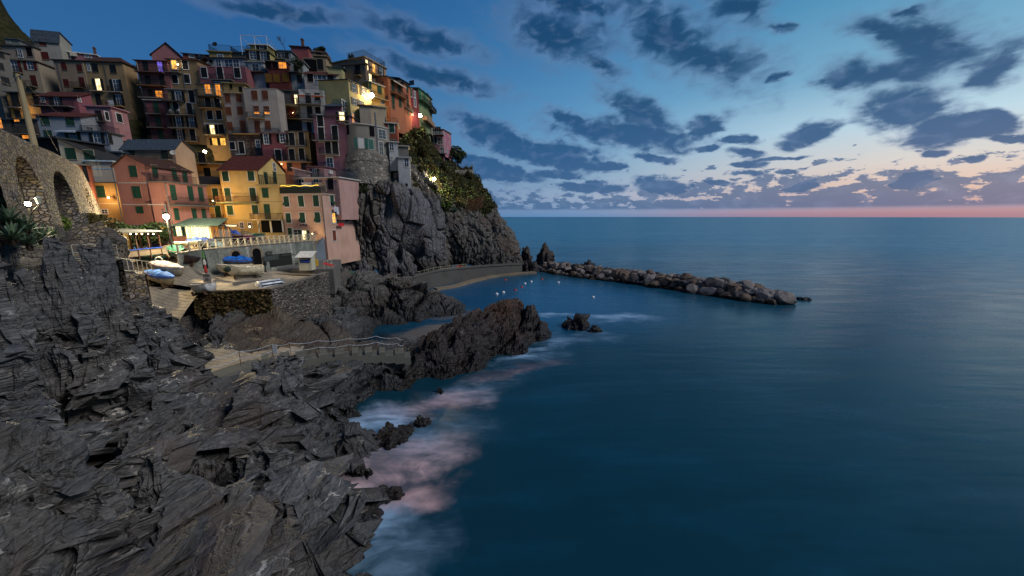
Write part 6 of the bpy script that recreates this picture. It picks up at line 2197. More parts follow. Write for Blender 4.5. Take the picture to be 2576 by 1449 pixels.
for p in PX:
    q_ = p - SPT[0]
    MB().bar(q_ - Vector((0, 0, .3)), q_ + Vector((0, 0, 1.05)), .022, 5).build('post', M['rust'], rr)
for hz in (1.0, .45):
    pts_ = []
    for a, b_ in zip(PX[:-1], PX[1:]):
        for k in range(6):
            t = k / 6
            q_ = a.lerp(b_, t) - SPT[0]
            pts_.append(q_ + Vector((0, 0, hz - .14 * 4 * t * (1 - t))))
    pts_.append(PX[-1] - SPT[0] + Vector((0, 0, hz)))
    MB().tube(pts_, .022, 4).build('rope', M['rope'], rr)
q_ = PX[3].lerp(PX[4], .15) - SPT[0]
MB().box(-.21, .21, -.02, .0, .28, .98).build('notice_plate', mat_plain('#b9bcc0', .6), rr, q_ + Vector((0, -.04, 0)))

# ================================================================== walkway below the cliff
wk = [K(-60, 1020, 58), K(60, 1040, 60), K(200, 1060, 62.5), K(420, 1075, 66), K(640, 1085, 69.5), K(860, 1062, 72.5), K(1060, 1010, 77.5), K(1260, 985, 83), K(1480, 965, 88.5), K(1700, 950, 93.5), K(1830, 945, 97)]
WK = catmull(np.array([tuple(p) for p in wk]), 80)
zz = [max(1.6, float(p[2])) for p in WK]
c_ = WK[0]
wv_ = thing('walkway', 'concrete walkway with retaining wall curving along the cliff foot', 'walkway', tuple(c_))
sweep([(p[0] - c_[0], p[1] - c_[1] - .5) for p in WK], -c_[2] - 1, [z - c_[2] for z in zz], 3.2, 'deck', mat_stucco('#5c5a56', .7), wv_)
sweep([(p[0] - c_[0], p[1] - c_[1] - .8) for p in WK[36:]], [z - c_[2] for z in zz[36:]], [z - c_[2] + .5 for z in zz[36:]], .3, 'parapet', mat_stucco('#615e58', .7), wv_)
lw = catmull(np.array([tuple(Pz(u, v, .45)) for (u, v) in ((1100, 726), (1150, 718), (1200, 704), (1250, 693), (1310, 687), (1350, 684))]), 30)
c2_ = lw[0]
sweep([(p[0] - c2_[0], p[1] - c2_[1]) for p in lw], -1.5, 0.0, 1.6, 'lower_ledge', M['concrete_warm'], wv_).location = tuple(Vector(tuple(c2_)) - Vector(tuple(c_)))
post_rail('railing', 'pale metal railing on the walkway in front of the grey cliff slabs', [Vector((p[0], p[1] - .4, z)) for p, z in list(zip(WK, zz))[34:60:3]], 1.0, M['rail_white'], (1.0, .5), .025, 1.5)
post_rail('railing', 'short metal railing at the near end of the walkway by the piled gear', [Vector((p[0], p[1] - .4, z)) for p, z in list(zip(WK, zz))[6:26:3]], 1.0, M['metal'], (1.0, .5), .025, 1.6)

# ================================================================== breakwater
def boulder_mesh(seed, tint):
    r_ = np.random.RandomState(seed)
    bm = bmesh.new()
    bmesh.ops.create_icosphere(bm, subdivisions=3, radius=1.0)
    V_ = np.array([v.co[:] for v in bm.verts])
    planes = r_.normal(size=(13, 3))
    planes /= np.linalg.norm(planes, axis=1, keepdims=True)
    offs = r_.uniform(.55, .9, 13)
    s_ = np.ones(len(V_)) * 1.0
    for pl, of in zip(planes, offs):
        dt = V_ @ pl
        s_ = np.minimum(s_, np.where(dt > .01, of / np.maximum(dt, .01), 9))
    V_ = V_ * s_[:, None]
    V_ += V_ * (vn(V_ * 3.0 + seed, seed) * .05)[:, None]
    for v, c in zip(bm.verts, V_):
        v.co = c
    me = bpy.data.meshes.new('boulder')
    bm.to_mesh(me)
    bm.free()
    me.materials.append(tint)
    return me


def mat_boulder(name, c1, c2, dark):
    m, t, b = base_mat(name, .85, .2)
    o = t.node('ShaderNodeTexCoord').outputs['Object']
    g = geopos(t)
    n = t.noise(o, 1.6, 6, .65)
    col = t.mix(t.rng(n, .35, .65), lin(c1), lin(c2))
    n2 = t.noise(o, 7, 5, .7)
    col = t.mix(t.math('MULTIPLY', t.rng(n2, .5, .8), .4), col, lin(dark))
    sp = t.node('ShaderNodeSeparateXYZ')
    t.l.new(g, sp.inputs[0])
    wet = t.rng(sp.outputs[2], 1.0, .25)
    col = t.mix(t.math('MULTIPLY', wet, .8), col, lin('#1d1a15'))
    t.put(b.inputs['Base Color'], col)
    bump(t, b, t.math('ADD', n, n2), .5, .15)
    return m


mats_b = [mat_boulder('pale_boulder', '#6a635f', '#847a74', '#46413e'), mat_boulder('brown_boulder', '#56493f', '#6c5b4e', '#2c2622'), mat_boulder('dark_boulder', '#343233', '#4a4645', '#1c1a1a')]
labs = [('pale grey-pink boulder piled on the long breakwater', 'pale boulders of the breakwater'), ('brown boulder piled on the long breakwater', 'brown boulders of the breakwater'), ('dark grey boulder piled on the long breakwater', 'dark boulders of the breakwater')]
bms = [[boulder_mesh(100 + 7 * k + j, mats_b[k]) for j in range(5)] for k in range(3)]
B0 = [Pz(1352, 682, 0), Pz(1450, 697, 0), Pz(1600, 716, 0), Pz(1750, 738, 0), Pz(1880, 757, 0), Pz(1975, 768, 0)]   # near waterline
bl = catmull(np.array([tuple(p) for p in B0]), 120)
sg = np.r_[0, np.cumsum(np.linalg.norm(np.diff(bl[:, :2], axis=0), axis=1))]
rg = random.Random(5)
BLD = []
for k in range(292):
    t = (k + .5) / 292
    t = t ** 0.93
    s_ = sg[-1] * t
    x, y = np.interp(s_, sg, bl[:, 0]), np.interp(s_, sg, bl[:, 1])
    x2, y2 = np.interp(min(s_ + .5, sg[-1]), sg, bl[:, 0]), np.interp(min(s_ + .5, sg[-1]), sg, bl[:, 1])
    x1, y1 = np.interp(max(s_ - .5, 0), sg, bl[:, 0]), np.interp(max(s_ - .5, 0), sg, bl[:, 1])
    dx, dy = x2 - x1, y2 - y1
    l_ = math.hypot(dx, dy)
    nx, ny = -dy / l_, dx / l_
    W_ = 7.2 * (1 - .35 * max(0, t - .8) / .2) * (0.75 + .25 * min(1, t / .1))
    lane = k % 6
    c = (lane + rg.uniform(-.35, .35)) / 5.0
    c = min(max(c, 0), 1)
    dome = 1 - (2 * c - 1) ** 2
    Ht = 2.3 * (1.0 if t < .88 else 1 - .55 * (t - .88) / .12)
    z = Ht * (0.10 + .85 * dome ** .8) - .15 + rg.uniform(-.15, .25)
    rad = rg.choice((.5, .65, .78, .9, 1.0, 1.25)) * rg.uniform(.9, 1.08) * (1.0 + .35 * t) * (1.12 if lane in (0, 1, 5) else 1.0)
    px_, py_ = x + nx * (c * W_ + rad * .3) + rg.uniform(-.3, .3), y + ny * (c * W_ + rad * .3) + rg.uniform(-.3, .3)
    kind = rg.choices((0, 1, 2), (.45 if lane > 0 else .25, .3, .25))[0]
    o = link('boulder', bms[kind][rg.randrange(5)], None, (px_, py_, z))
    o.scale = (rad * rg.uniform(.85, 1.3), rad * rg.uniform(.85, 1.2), rad * rg.uniform(.65, .9))
    o.rotation_euler = (rg.uniform(-.4, .4), rg.uniform(-.4, .4), rg.uniform(0, 6.28))
    where_ = ('along its pool-side waterline', 'in its lower pool-side slope', 'on its upper pool-side slope', 'on its crest', 'just behind its crest', 'along its seaward edge')[lane]
    sect_ = ('beside the sea stacks', 'just past the sea stacks', 'in the first quarter', 'a quarter out', 'before the middle', 'at the middle', 'past the middle', 'two thirds out', 'three quarters out', 'in the outer fifth', 'near the seaward tip', 'at the seaward tip')[min(11, int(t * 12))]
    tag(o, ('pale grey-pink', 'brown', 'dark grey')[kind] + ' breakwater boulder ' + where_ + ', ' + sect_, 'boulder', labs[kind][1])
    BLD.append(o)
same = {}
for o in BLD:
    same.setdefault(o['label'], []).append(o)
for lb_, os__ in same.items():
    os__.sort(key=lambda q_: q_.location.x / q_.location.y)
    nm_ = {2: ('left one', 'right one'), 3: ('left one', 'middle one', 'right one'), 4: ('leftmost one', 'second from left', 'second from right', 'rightmost one')}.get(len(os__))
    if nm_:
        for q_, w_ in zip(os__, nm_):
            q_['label'] = lb_ + ', ' + w_
# dark gap filler: the rubble core that shows between the blocks
mb = MB()
ptsA = [bl[i] for i in range(0, 120, 6)]
vs, fs = [], []
for p, q_ in zip(ptsA[:-1], ptsA[1:]):
    pass
npt = len(ptsA)
for i, p in enumerate(ptsA):
    a = ptsA[max(i - 1, 0)]
    b_ = ptsA[min(i + 1, npt - 1)]
    l_ = math.hypot(b_[0] - a[0], b_[1] - a[1])
    nx, ny = -(b_[1] - a[1]) / l_, (b_[0] - a[0]) / l_
    sh_ = 1 if i < npt - 2 else .45
    for c, z in ((.06, -.8), (.22, .75 * sh_), (.5, 1.45 * sh_), (.78, .75 * sh_), (.98, -.8)):
        vs.append((p[0] + nx * c * 8, p[1] + ny * c * 8, z))
for i in range(npt - 1):
    for j in range(4):
        fs.append((i * 5 + j, (i + 1) * 5 + j, (i + 1) * 5 + j + 1, i * 5 + j + 1))
mb.add(vs, fs)
o = mb.build('rubble_core', M['rock_wet'])
tag(o, 'dark packed rubble filling between the breakwater boulders', 'rubble')
o['kind'] = 'stuff'


# ================================================================== free-standing sea rocks
def rock_obj(name, label, c, sx, sy, sz, seed, mat, cat='rock', spiky=0.0, group=None, res=5, lean=(0, 0)):
    bm = bmesh.new()
    bmesh.ops.create_icosphere(bm, subdivisions=res, radius=1.0)
    V_ = np.array([v.co[:] for v in bm.verts])
    F_ = np.array([[v.index for v in f.verts] for f in bm.faces])
    bm.free()
    N_ = V_.copy()
    W_ = V_ * np.array([sx, sy, sz])
    hgt = np.clip(V_[:, 2], 0, 1)
    prof = 1 - .5 * spiky * hgt ** .8
    W_[:, 0] *= prof
    W_[:, 1] *= prof
    s_ = min(sx, sy, sz)
    h_, c__ = facets((W_ + seed * 3.1) * np.array([1.6, 1.0, .6]) / s_, 900 + seed)
    h2_, c2__ = facets((W_ + seed) * np.array([3.6, 2.4, 1.5]) / s_, 950 + seed)
    dd_ = h_ * .55 * s_ + h2_ * .2 * s_ - .18 * s_ * np.exp(-(c__ / .08) ** 2) + fbm(W_ * 2.5 / s_, 4, 970 + seed, ridge=True) * .14 * s_
    W_ = W_ + N_ * dd_[:, None]
    W_[:, 0] += lean[0] * np.clip(W_[:, 2], 0, None)
    W_[:, 1] += lean[1] * np.clip(W_[:, 2], 0, None)
    o = link(name, np_mesh(name, W_, F_, mat), None, c)
    return tag(o, label, cat, group)


def Wz(u, v, z=0.0):
    return tuple(Pz(u, v, z))


rock_obj('sea_rock', 'dark rounded rock in white surf beyond the tip of the spur', Wz(1450, 822), 1.5, 1.4, 1.7, 1, M['rock_wet'])
rock_obj('sea_rock', 'small dark split rock awash just right of the rounded surf rock', Wz(1496, 834), .75, .6, .7, 2, M['rock_wet'])
rock_obj('sea_rock', 'pointed brown ledge breaking the pink surf', Wz(985, 1106), 1.15, .75, .9, 3, M['rock_wet'], lean=(.2, 0))
rock_obj('sea_rock', 'small round rock at the seaward edge of the blue surf', Wz(1060, 1068), .5, .45, .5, 4, M['rock_wet'])
rock_obj('sea_rock', 'low dark rock between pointed ledge and small round rock', Wz(1022, 1086), .55, .45, .45, 5, M['rock_wet'])
rock_obj('sea_rock', 'wedge-shaped rock in the pink surf near the shore', Wz(975, 1248), .8, .42, .42, 6, M['rock_wet'])
rock_obj('sea_rock', 'rounded boulder standing in the surf below the dark cliff', Wz(922, 1305), .55, .5, .62, 7, M['rock_wet'])
rock_obj('sea_rock', 'flat wet rock at the shore left of the pink surf, veined with water', Wz(862, 1290), .9, .5, .6, 8, M['rock_wet'])
rock_obj('sea_stack', 'tall blunt sea stack beside the start of the breakwater', Wz(1368, 668, .2), 2.4, 2.2, 7.4, 9, M['rock_wet'], spiky=.9, cat='sea stack')
rock_obj('sea_stack', 'lower jagged stack between the cliff and the tall blunt stack', Wz(1322, 672, .2), 2.1, 2.0, 6.0, 10, M['rock_wet'], spiky=1.3, cat='sea stack')
rock_obj('sea_stack', 'short dark stack base in front of the two sea stacks', Wz(1335, 680, .2), 3.2, 1.6, 2.6, 13, M['rock_wet'], spiky=.5, cat='sea stack')
rock_obj('sea_rock', 'dark rock peeking behind the breakwater near the tall stack', Wz(1480, 676, .0), 1.8, 1.3, 2.2, 11, M['rock_wet'])
rock_obj('sea_rock', 'low wet rock trailing off the seaward end of the breakwater', Wz(2020, 757, -.25), 1.5, .9, .6, 12, M['rock_wet'])
# boulders and pinnacles on shore
rock_obj('boulder', 'tall grey block leaning on the foot of the cliff behind the promontory', tuple(K(780, 1030, 71.5)), 1.6, 1.2, 4.2, 21, M['slab'], spiky=.5)
rock_obj('boulder', 'rounded slab leaning on the cliff foot above the walkway', tuple(K(620, 1000, 70.0)), 1.7, 1.0, 4.6, 22, M['slab'], spiky=.4)
rock_obj('boulder', 'pale narrow block standing by the near end of the walkway', tuple(K(410, 1040, 66.0)), .9, .8, 3.4, 23, M['slab'], spiky=.7)
# smooth slabs at the near left
# ================================================================== buoys in the pool
for (x, y, c, lab) in ((1680, 1087, '#a03c2c', 'red mooring buoy farthest left in the pool'), (1828, 1152, '#a03c2c', 'red mooring buoy just right of centre of the buoy cluster'), (1770, 1180, '#a03c2c', 'red mooring buoy nearest the two largest white buoys'),
                       (2010, 1080, '#a03c2c', 'red mooring buoy closest to the breakwater'), (1913, 1104, '#c9ced2', 'small white buoy upper right of the buoy cluster'), (1856, 1121, '#c9ced2', 'small white buoy in the middle of the pool cluster'),
                       (1662, 1200, '#c9ced2', 'larger white buoy lower left in the pool, right one of two'), (1602, 1216, '#c9ced2', 'larger white buoy lower left in the pool, left one of two'), (2160, 1111, '#c9ced2', 'lone white buoy by the breakwater side of the pool')):
    u, v = cv('K', x, y)
    p = Pz(u, v, 0)
    r_ = .32
    o = thing('mooring_buoy', lab, 'buoy', (p.x, p.y, 0))
    MB().lathe((0, 0, 0), [(.05, -r_), (r_ * .8, -r_ * .6), (r_, 0), (r_ * .85, r_ * .55), (r_ * .3, r_ * .95), (.06, r_ * 1.0)], 12).build('float', mat_plain(c, .5), o, smooth=True)
    MB().lathe((0, 0, r_ * .98), [(.05, 0), (.05, .12), (.11, .13), (.11, .17), (.02, .18)], 8).build('mooring_eye', M['metal'], o)
p = Pz(1492, 748, 0)
o = thing('mooring_buoy', 'lone white buoy in open water above the surf rock', 'buoy', (p.x, p.y, 0))
MB().lathe((0, 0, 0), [(.05, -.3), (.26, -.2), (.32, 0), (.27, .18), (.1, .3), (.05, .31)], 12).build('float', mat_plain('#c9ced2', .5), o, smooth=True)
MB().lathe((0, 0, .3), [(.05, 0), (.05, .12), (.11, .13), (.11, .17), (.02, .18)], 8).build('mooring_eye', M['metal'], o)


def gp(u, v, z=None):
    """point on the paved ground (or plane z) seen at that survey pixel"""
    if z is not None:
        return Pz(u, v, z)
    ys_ = np.arange(26, 62, .05)
    pts = np.array([tuple(P(u, v, y)) for y in ys_])
    k_ = int(np.argmax(pts[:, 2] < evp(pts[:, :2])))
    return Vector(pts[k_])


# ================================================================== boats
def hull_pts(L, W, Hh, n=11, m=6, sheer=.18, full=.5):
    rows = []
    for i in range(n):
        t = i / (n - 1)                       # 0 stern, 1 bow
        b_ = W / 2 * (1 - max(0, (t - .35) / .65) ** 2.2) * (.82 + .18 * min(1, t / .3))
        top = Hh * (1 + sheer * (abs(t - .35) / .65) ** 2 * 1.6)
        keel = Hh * .9 * max(0, (t - .78) / .22) ** 2.2
        r_ = []
        for j in range(m + 1):
            s_ = j / m
            y = b_ * math.sin(s_ * math.pi / 2) ** .75
            z = keel + (top - keel) * (s_ ** 1.7)
            r_.append((t * L - L / 2, y, z))
        rows.append(r_)
    return rows


def boat(name, label, stern, bow, z=None, W=1.8, Hh=.85, col='#b9b3a4', cover=None, inner='#7f8a90', motor=False, stripe=None, gun='#5a3e2c', sup=.22, up=False, cov_h=.28, group='boats hauled out on the harbour yard', extra=None, roll=0.0, trailer=False):
    a, b_ = gp(*stern, z), gp(*bow, z)
    c = (a + b_) / 2
    d = b_ - a
    L = max(2.4, Vector((d.x, d.y)).length)
    L = min(L, 6.5)
    root = thing(name, label, 'boat', c + Vector((0, 0, sup)), math.atan2(d.y, d.x), group)
    root.rotation_euler = (roll, -math.asin(max(-.4, min(.4, d.z / max(L, .1)))) if z is None else 0, math.atan2(d.y, d.x))
    R_ = hull_pts(L, W, Hh)
    n, m = len(R_), len(R_[0])
    vs, fs = [], []
    for r_ in R_:
        for p in reversed(r_):
            vs.append((p[0], -p[1], p[2]))
        for p in r_[1:]:
            vs.append(p)
    k = 2 * m - 1
    for i in range(n - 1):
        for j in range(k - 1):
            fs.append((i * k + j, (i + 1) * k + j, (i + 1) * k + j + 1, i * k + j + 1))
    fs.append(tuple(range(k)))
    sg_ = -1 if up else 1
    off = Hh * 1.0 if up else 0
    T = lambda q: (q[0], q[1], off + sg_ * q[2])
    hm = mat_plain(col, .5, .4, vary=.25, scale=2.5)
    MB().add([T(v) for v in vs], fs).build('hull', hm, root, smooth=True)
    top = [r_[-1] for r_ in R_]
    g_ = MB()
    for q_ in (-1, 1):
        g_.tube([T((p[0], p[1] * q_, p[2])) for p in top], .035, 5)
    g_.bar(T((top[0][0], -top[0][1], top[0][2])), T(top[0]), .035)
    g_.build('gunwale', mat_plain(gun, .6), root)
    if stripe:
        s_ = MB()
        for (fr_, cc) in ((.35, 0), (.72, 0)):
            for q_ in (-1, 1):
                for r0, r1 in zip(R_[:-1], R_[1:]):
                    def at(r_, f):
                        j = f * (m - 1)
                        i0 = int(j)
                        t = j - i0
                        p, p2 = r_[i0], r_[min(i0 + 1, m - 1)]
                        return (p[0] + (p2[0] - p[0]) * t, (p[1] + (p2[1] - p[1]) * t) * q_ * 1.02 + .006 * q_, p[2] + (p2[2] - p[2]) * t - .012)
                    s_.add([T(at(r0, fr_)), T(at(r1, fr_)), T(at(r1, fr_ + .16)), T(at(r0, fr_ + .16))], [(0, 1, 2, 3)])
        s_.build('stripe', mat_plain(stripe, .5), root)
    if not up:
        if cover:
            vs, fs = [], []
            kk = 9
            for i, p in enumerate(top):
                t = i / (n - 1)
                hgt = cov_h * math.sin(math.pi * min(1, .12 + t * .9)) * (1 + .25 * math.sin(t * 17 + L))
                for j in range(kk):
                    s_ = -1 + 2 * j / (kk - 1)
                    drop_ = -.16 if abs(s_) > .99 else 0
                    vs.append((p[0] * 1.02, (p[1] + .05) * s_, p[2] + .04 + hgt * (1 - s_ * s_) + drop_ + .015 * math.sin(i * 2.1 + j * 1.7)))
            for i in range(n - 1):
                for j in range(kk - 1):
                    fs.append((i * kk + j, (i + 1) * kk + j, (i + 1) * kk + j + 1, i * kk + j + 1))
            o = MB().add(vs, fs).build('cover', mat_plain(cover, .75, .25, vary=.3, scale=3), root, smooth=True)
            for i in (2, 4, 6, 8):
                rp = MB()
                rp.tube([(vs[i * kk + j][0], vs[i * kk + j][1], vs[i * kk + j][2] + .012) for j in range(kk)], .014, 4)
                rp.build('lashing', mat_plain('#2a2f3a'), o)
        else:
            fl = [(p[0], p[1] * .9, p[2] * .45) for p in top]
            vs = [(p[0], -p[1], p[2]) for p in fl] + fl
            fs = [(i, i + 1, n + i + 1, n + i) for i in range(n - 1)]
            MB().add(vs, fs).build('floor', mat_plain(inner, .7), root)
            for i in (2, 5, 7):
                p = top[i]
                MB().box(p[0] - .12, p[0] + .12, -p[1], p[1], p[2] - .16, p[2] - .12).build('thwart', mat_plain(inner, .7), root)
    if motor:
        mo = MB().box(-.16, .16, -.14, .14, .12, .5)
        mo.box(-.1, .12, -.1, .1, .5, .56).box(-.07, .05, -.05, .05, -.45, .12).box(-.14, .14, -.03, .03, -.6, -.45)
        mo.build('outboard_motor', mat_plain('#15161a', .4), root, (-L / 2 - .2, 0, Hh * .9))
    if sup > .1 and not up:
        for x in (-L * .28, L * .25):
            s_ = MB()
            s_.box(x - .09, x + .09, -W * .38, W * .38, -sup, .03)
            s_.box(x - .07, x + .07, -W * .42, -W * .30, .0, .22)
            s_.box(x - .07, x + .07, W * .30, W * .42, .0, .22)
            s_.build('chock', mat_plain('#4c3a2a'), root)
    if trailer:
        s_ = MB()
        for y in (-.5, .5):
            s_.bar((-L * .35, y, -.08), (L * .3, y, -.08), .035)
        s_.bar((-L * .35, -.5, -.08), (-L * .35, .5, -.08), .035)
        s_.build('trailer_frame', M['metal'], root)
    if extra:
        extra(root, L, W, Hh)
    return root


def ex_motor(root, L, W, Hh):
    MB().box(-.35, .35, -.3, .3, 0, .38).box(-.4, .0, -.32, .32, .38, .43).build('console', M['white'], root, (-L * .08, 0, Hh * .55))
    mb = MB()
    for i in range(7):
        r_ = .34 + .12 * math.sin(i * 1.7)
    mb.ball((0, 0, 0), .55, 9, 6, .75)
    mb.build('bow_cover', mat_plain('#2c3830', .8), root, (L * .38, 0, Hh * .85))
    for x in (-.2, .1, .35):
        MB().bar((x * L - .2, -W / 2 - .02, Hh * .72), (x * L + .2, -W / 2 - .02, Hh * .72), .07, 7).build('fender', M['white'], root)
    MB().box(-L * .42, -L * .30, -W / 2 + .07, -W / 2 + .075, Hh * .8, Hh * .86).build('name_mark', M['iron'], root)


boat('rowing_boat', 'cream rowing boat with pale grey cover stretched over it on the upper slipway', (396, 684), (464, 703), W=1.7, col='#b9a98a', cover='#8e8a8c', gun='#4a3020')
boat('rowing_boat', 'boat lashed under a crumpled bright blue tarpaulin beside the cream boat', (382, 708), (441, 727), W=1.6, col='#a89878', cover='#2d5c9c', cov_h=.4)
boat('rowing_boat', 'long boat under dark green tarpaulin with a white life ring at its end', (410, 668), (342, 664), W=1.6, col='#1f4038', cover='#14443a', cov_h=.25)
boat('rowing_boat', 'dark boat with blue trim behind the green covered boat', (392, 652), (344, 646), W=1.4, col='#1a2228', cover='#10151a', cov_h=.12, gun='#2a6ea8')
boat('fishing_boat', 'small green-tarped boat with raised outboard below the fence corner', (461, 657), (431, 650), W=1.4, col='#1c2e2c', cover='#175040', cov_h=.55, motor=True)
boat('fishing_boat', 'dark brown-hulled boat with blue deck cover between green boat and flagpole', (466, 668), (510, 674), W=1.7, col='#2b1c18', cover='#22384e', cov_h=.12)
boat('fishing_boat', 'long low boat under mauve-grey tarpaulin against the harbour wall', (518, 667), (612, 668), W=2.0, Hh=1.0, col='#2f2622', cover='#4e4a58', cov_h=.6)
boat('fishing_boat', 'boat under smooth royal blue tarpaulin in front of the mauve-grey one', (632, 679), (530, 678), W=2.0, Hh=1.0, col='#3c3c44', cover='#1a5fae', cov_h=.5, motor=True)
boat('rowing_boat', 'open white wooden boat with tall stem between blue tarpaulin and motor boat', (636, 690), (546, 693), W=1.7, col='#c0b79e', inner='#9b927e', gun='#c8c0ac')
boat('motor_boat', 'cream motor boat with fenders, outboard and dark cloth over its bow', (664, 698), (566, 703), W=2.1, Hh=1.0, col='#c6bba0', inner='#a79f8c', gun='#b8ae98', motor=True, extra=ex_motor, trailer=True, sup=.35)
boat('rowing_boat', 'small open white rowing boat with pale blue inside at the quay corner', (536, 738), (486, 744), W=1.4, col='#b4b4b4', inner='#8fa3b4', gun='#5a4032')
boat('rowing_boat', 'upturned white boat with dark blue stripes lying on the quay edge', (650, 723), (716, 713), W=1.5, Hh=.62, col='#b8bcc0', stripe='#141c2c', up=True, sup=.02, gun='#c8c0b0')
kb = 11.42
boat('dinghy', 'pale yellow upright dinghy at the left end of the terrace boats', (462, 623), (490, 622), z=kb, W=1.2, Hh=.45, col='#b8ab78', inner='#7a9a90', gun='#a8c0b8', group='boats stored on the terrace')
boat('dinghy', 'blue and white covered boat second from left on the terrace', (493, 621), (522, 620), z=kb, W=1.3, Hh=.5, col='#9aa4ac', cover='#2a3f74', cov_h=.4, group='boats stored on the terrace')
boat('dinghy', 'upturned pale green inflatable-like dinghy on the terrace', (514, 619), (554, 618), z=kb, W=1.3, Hh=.5, col='#7f9c98', up=True, sup=.05, gun='#b8c8bc', group='boats stored on the terrace')
boat('rowing_boat', 'boat under rumpled blue cloth in the middle of the terrace', (540, 614), (580, 613), z=kb, W=1.4, Hh=.55, col='#344a64', cover='#24456e', cov_h=.5, group='boats stored on the terrace')
boat('rowing_boat', 'magenta-hulled boat with cream rim on the terrace', (628, 610), (572, 608), z=kb, W=1.6, Hh=.75, col='#6f1f48', inner='#8a7a64', gun='#c0b090', group='boats stored on the terrace')
boat('rowing_boat', 'white boat under peaked royal blue cover by the yellow house', (577, 604), (602, 604), z=kb, W=1.3, Hh=.5, col='#a8b0b8', cover='#1d3f90', cov_h=.9, group='boats stored on the terrace')
boat('rowing_boat', 'boat under grey-brown tarpaulin behind the magenta boat', (602, 602), (636, 602), z=kb, W=1.5, Hh=.6, col='#3a332c', cover='#4f4a40', cov_h=.5, group='boats stored on the terrace')
boat('rowing_boat', 'small white and green boat beside the closed blue parasol', (638, 605), (662, 605), z=kb, W=1.3, Hh=.6, col='#a8a898', cover='#2f5a44', cov_h=.25, group='boats stored on the terrace')

p = gp(411, 668)
o = MB()
n_ = 16
for i in range(n_):
    a0, a1 = 2 * math.pi * i / n_, 2 * math.pi * (i + 1) / n_
    o.bar((.28 * math.cos(a0), 0, .28 * math.sin(a0)), (.28 * math.cos(a1), 0, .28 * math.sin(a1)), .06, 6)
tag(o.build('life_ring', M['white'], None, (p.x + .35, p.y - .75, p.z + .75), .5), 'white life ring hung on the end of the dark green covered boat', 'life ring')
a, b_ = gp(586, 718), gp(664, 708)
d = b_ - a
mb = MB().box(0, d.length, -.2, .2, 0, .34)
tag(mb.build('concrete_beam', M['concrete'], None, a, math.atan2(d.y, d.x)), 'long grey concrete beam lying on the yard beside the upturned boat', 'beam')
# bright things at the rock edge left of the slipway
p = P(372, 806, 31.5)
o = thing('kayak_stack', 'blue, yellow and red plastic kayaks stacked at the left rock edge of the slipway', 'kayaks', (p.x, p.y, p.z - .6), 1.2)
for i, (c, z) in enumerate((('#1d3f8a', 0), ('#c8b020', .3), ('#8a2030', .55))):
    MB().ball((0, 0, 0), 1, 10, 6).build('kayak', mat_plain(c, .4), o, (0, .1 * i, z + .2)).scale = (1.1, .28, .17)

# flag, notice board, folded parasol
p = gp(528, 741)
fp = thing('flagpole', 'thin flagpole with furled green white and red flag at the quay corner', 'flagpole', (p.x, p.y, p.z - .3))
MB().bar((0, 0, 0), (0, 0, 4.9), .03, 6).build('pole', M['rust'], fp)
for k, (c, z0_, z1_) in enumerate((('#4f7a48', 3.9, 4.8), ('#b8b4a8', 3.3, 3.9), ('#9c3028', 2.5, 3.3))):
    MB().lathe((0, 0, 0), [(.05, z0_), (.11 + .02 * k, z0_ + .1), (.12, (z0_ + z1_) / 2), (.08, z1_ - .08), (.05, z1_)], 7).build('flag', mat_plain(c, .9), fp)
bd = MB().box(-.42, .42, -.03, .03, 1.55, 2.45).build('notice_board', mat_plain('#a39c94', .7), fp)
mb = MB()
for i in range(10):
    a0, a1 = 2 * math.pi * i / 10, 2 * math.pi * (i + 1) / 10
    mb.bar((.14 * math.cos(a0), -.045, 1.85 + .14 * math.sin(a0)), (.14 * math.cos(a1), -.045, 1.85 + .14 * math.sin(a1)), .015, 4)
mb.bar((-.1, -.045, 1.95), (.1, -.045, 1.75), .014, 4)
for i in range(3):
    mb.box(-.3, .3, -.04, -.035, 2.15 + i * .08, 2.18 + i * .08)
mb.build('prohibition_mark', M['iron'], bd)


def parasol(name, label, p, h, col, r=.22):
    o = thing(name, label, 'parasol', p)
    MB().bar((0, 0, 0), (0, 0, h), .03, 6).build('pole', M['metal'], o)
    MB().lathe((0, 0, 0), [(.05, h * .28), (r, h * .34), (r * .8, h * .6), (r * .45, h * .85), (.04, h)], 9).build('canopy', mat_plain(col, .85), o)
    MB().lathe((0, 0, 0), [(.3, 0), (.3, .08), (.05, .1)], 10).build('base', M['concrete'], o)
    return o


parasol('parasol', 'closed dark parasol standing beside the flagpole on the yard', gp(522, 700), 3.4, '#16181a', .25)
parasol('parasol', 'closed blue parasol in front of the yellow lower block', Pz(678, 601, 11.42), 3.0, '#1c2a6a', .3)
# boat hoist frames
p = Pz(664, 600, 11.42)
o = thing('boat_hoist', 'dark bent steel hoist arm beside the closed blue parasol', 'hoist', p)
MB().bar((0, 0, 0), (0, 0, 2.5), .07, 6).bar((0, 0, 2.5), (1.5, .2, 3.1), .07, 6).bar((1.5, .2, 3.1), (2.2, .3, 2.7), .05, 6).build('arm', M['iron'], o)
MB().box(-.3, .3, -.3, .3, 0, .12).build('base', M['iron'], o)
p = Pz(701, 599, 11.42)
o = thing('boat_hoist', 'second dark steel hoist post nearer the pink house', 'hoist', p)
MB().bar((0, 0, 0), (-.6, 0, 2.4), .07, 6).bar((-.6, 0, 2.4), (.9, .1, 3.0), .06, 6).build('arm', M['iron'], o)
MB().box(-.3, .3, -.3, .3, 0, .12).build('base', M['iron'], o)

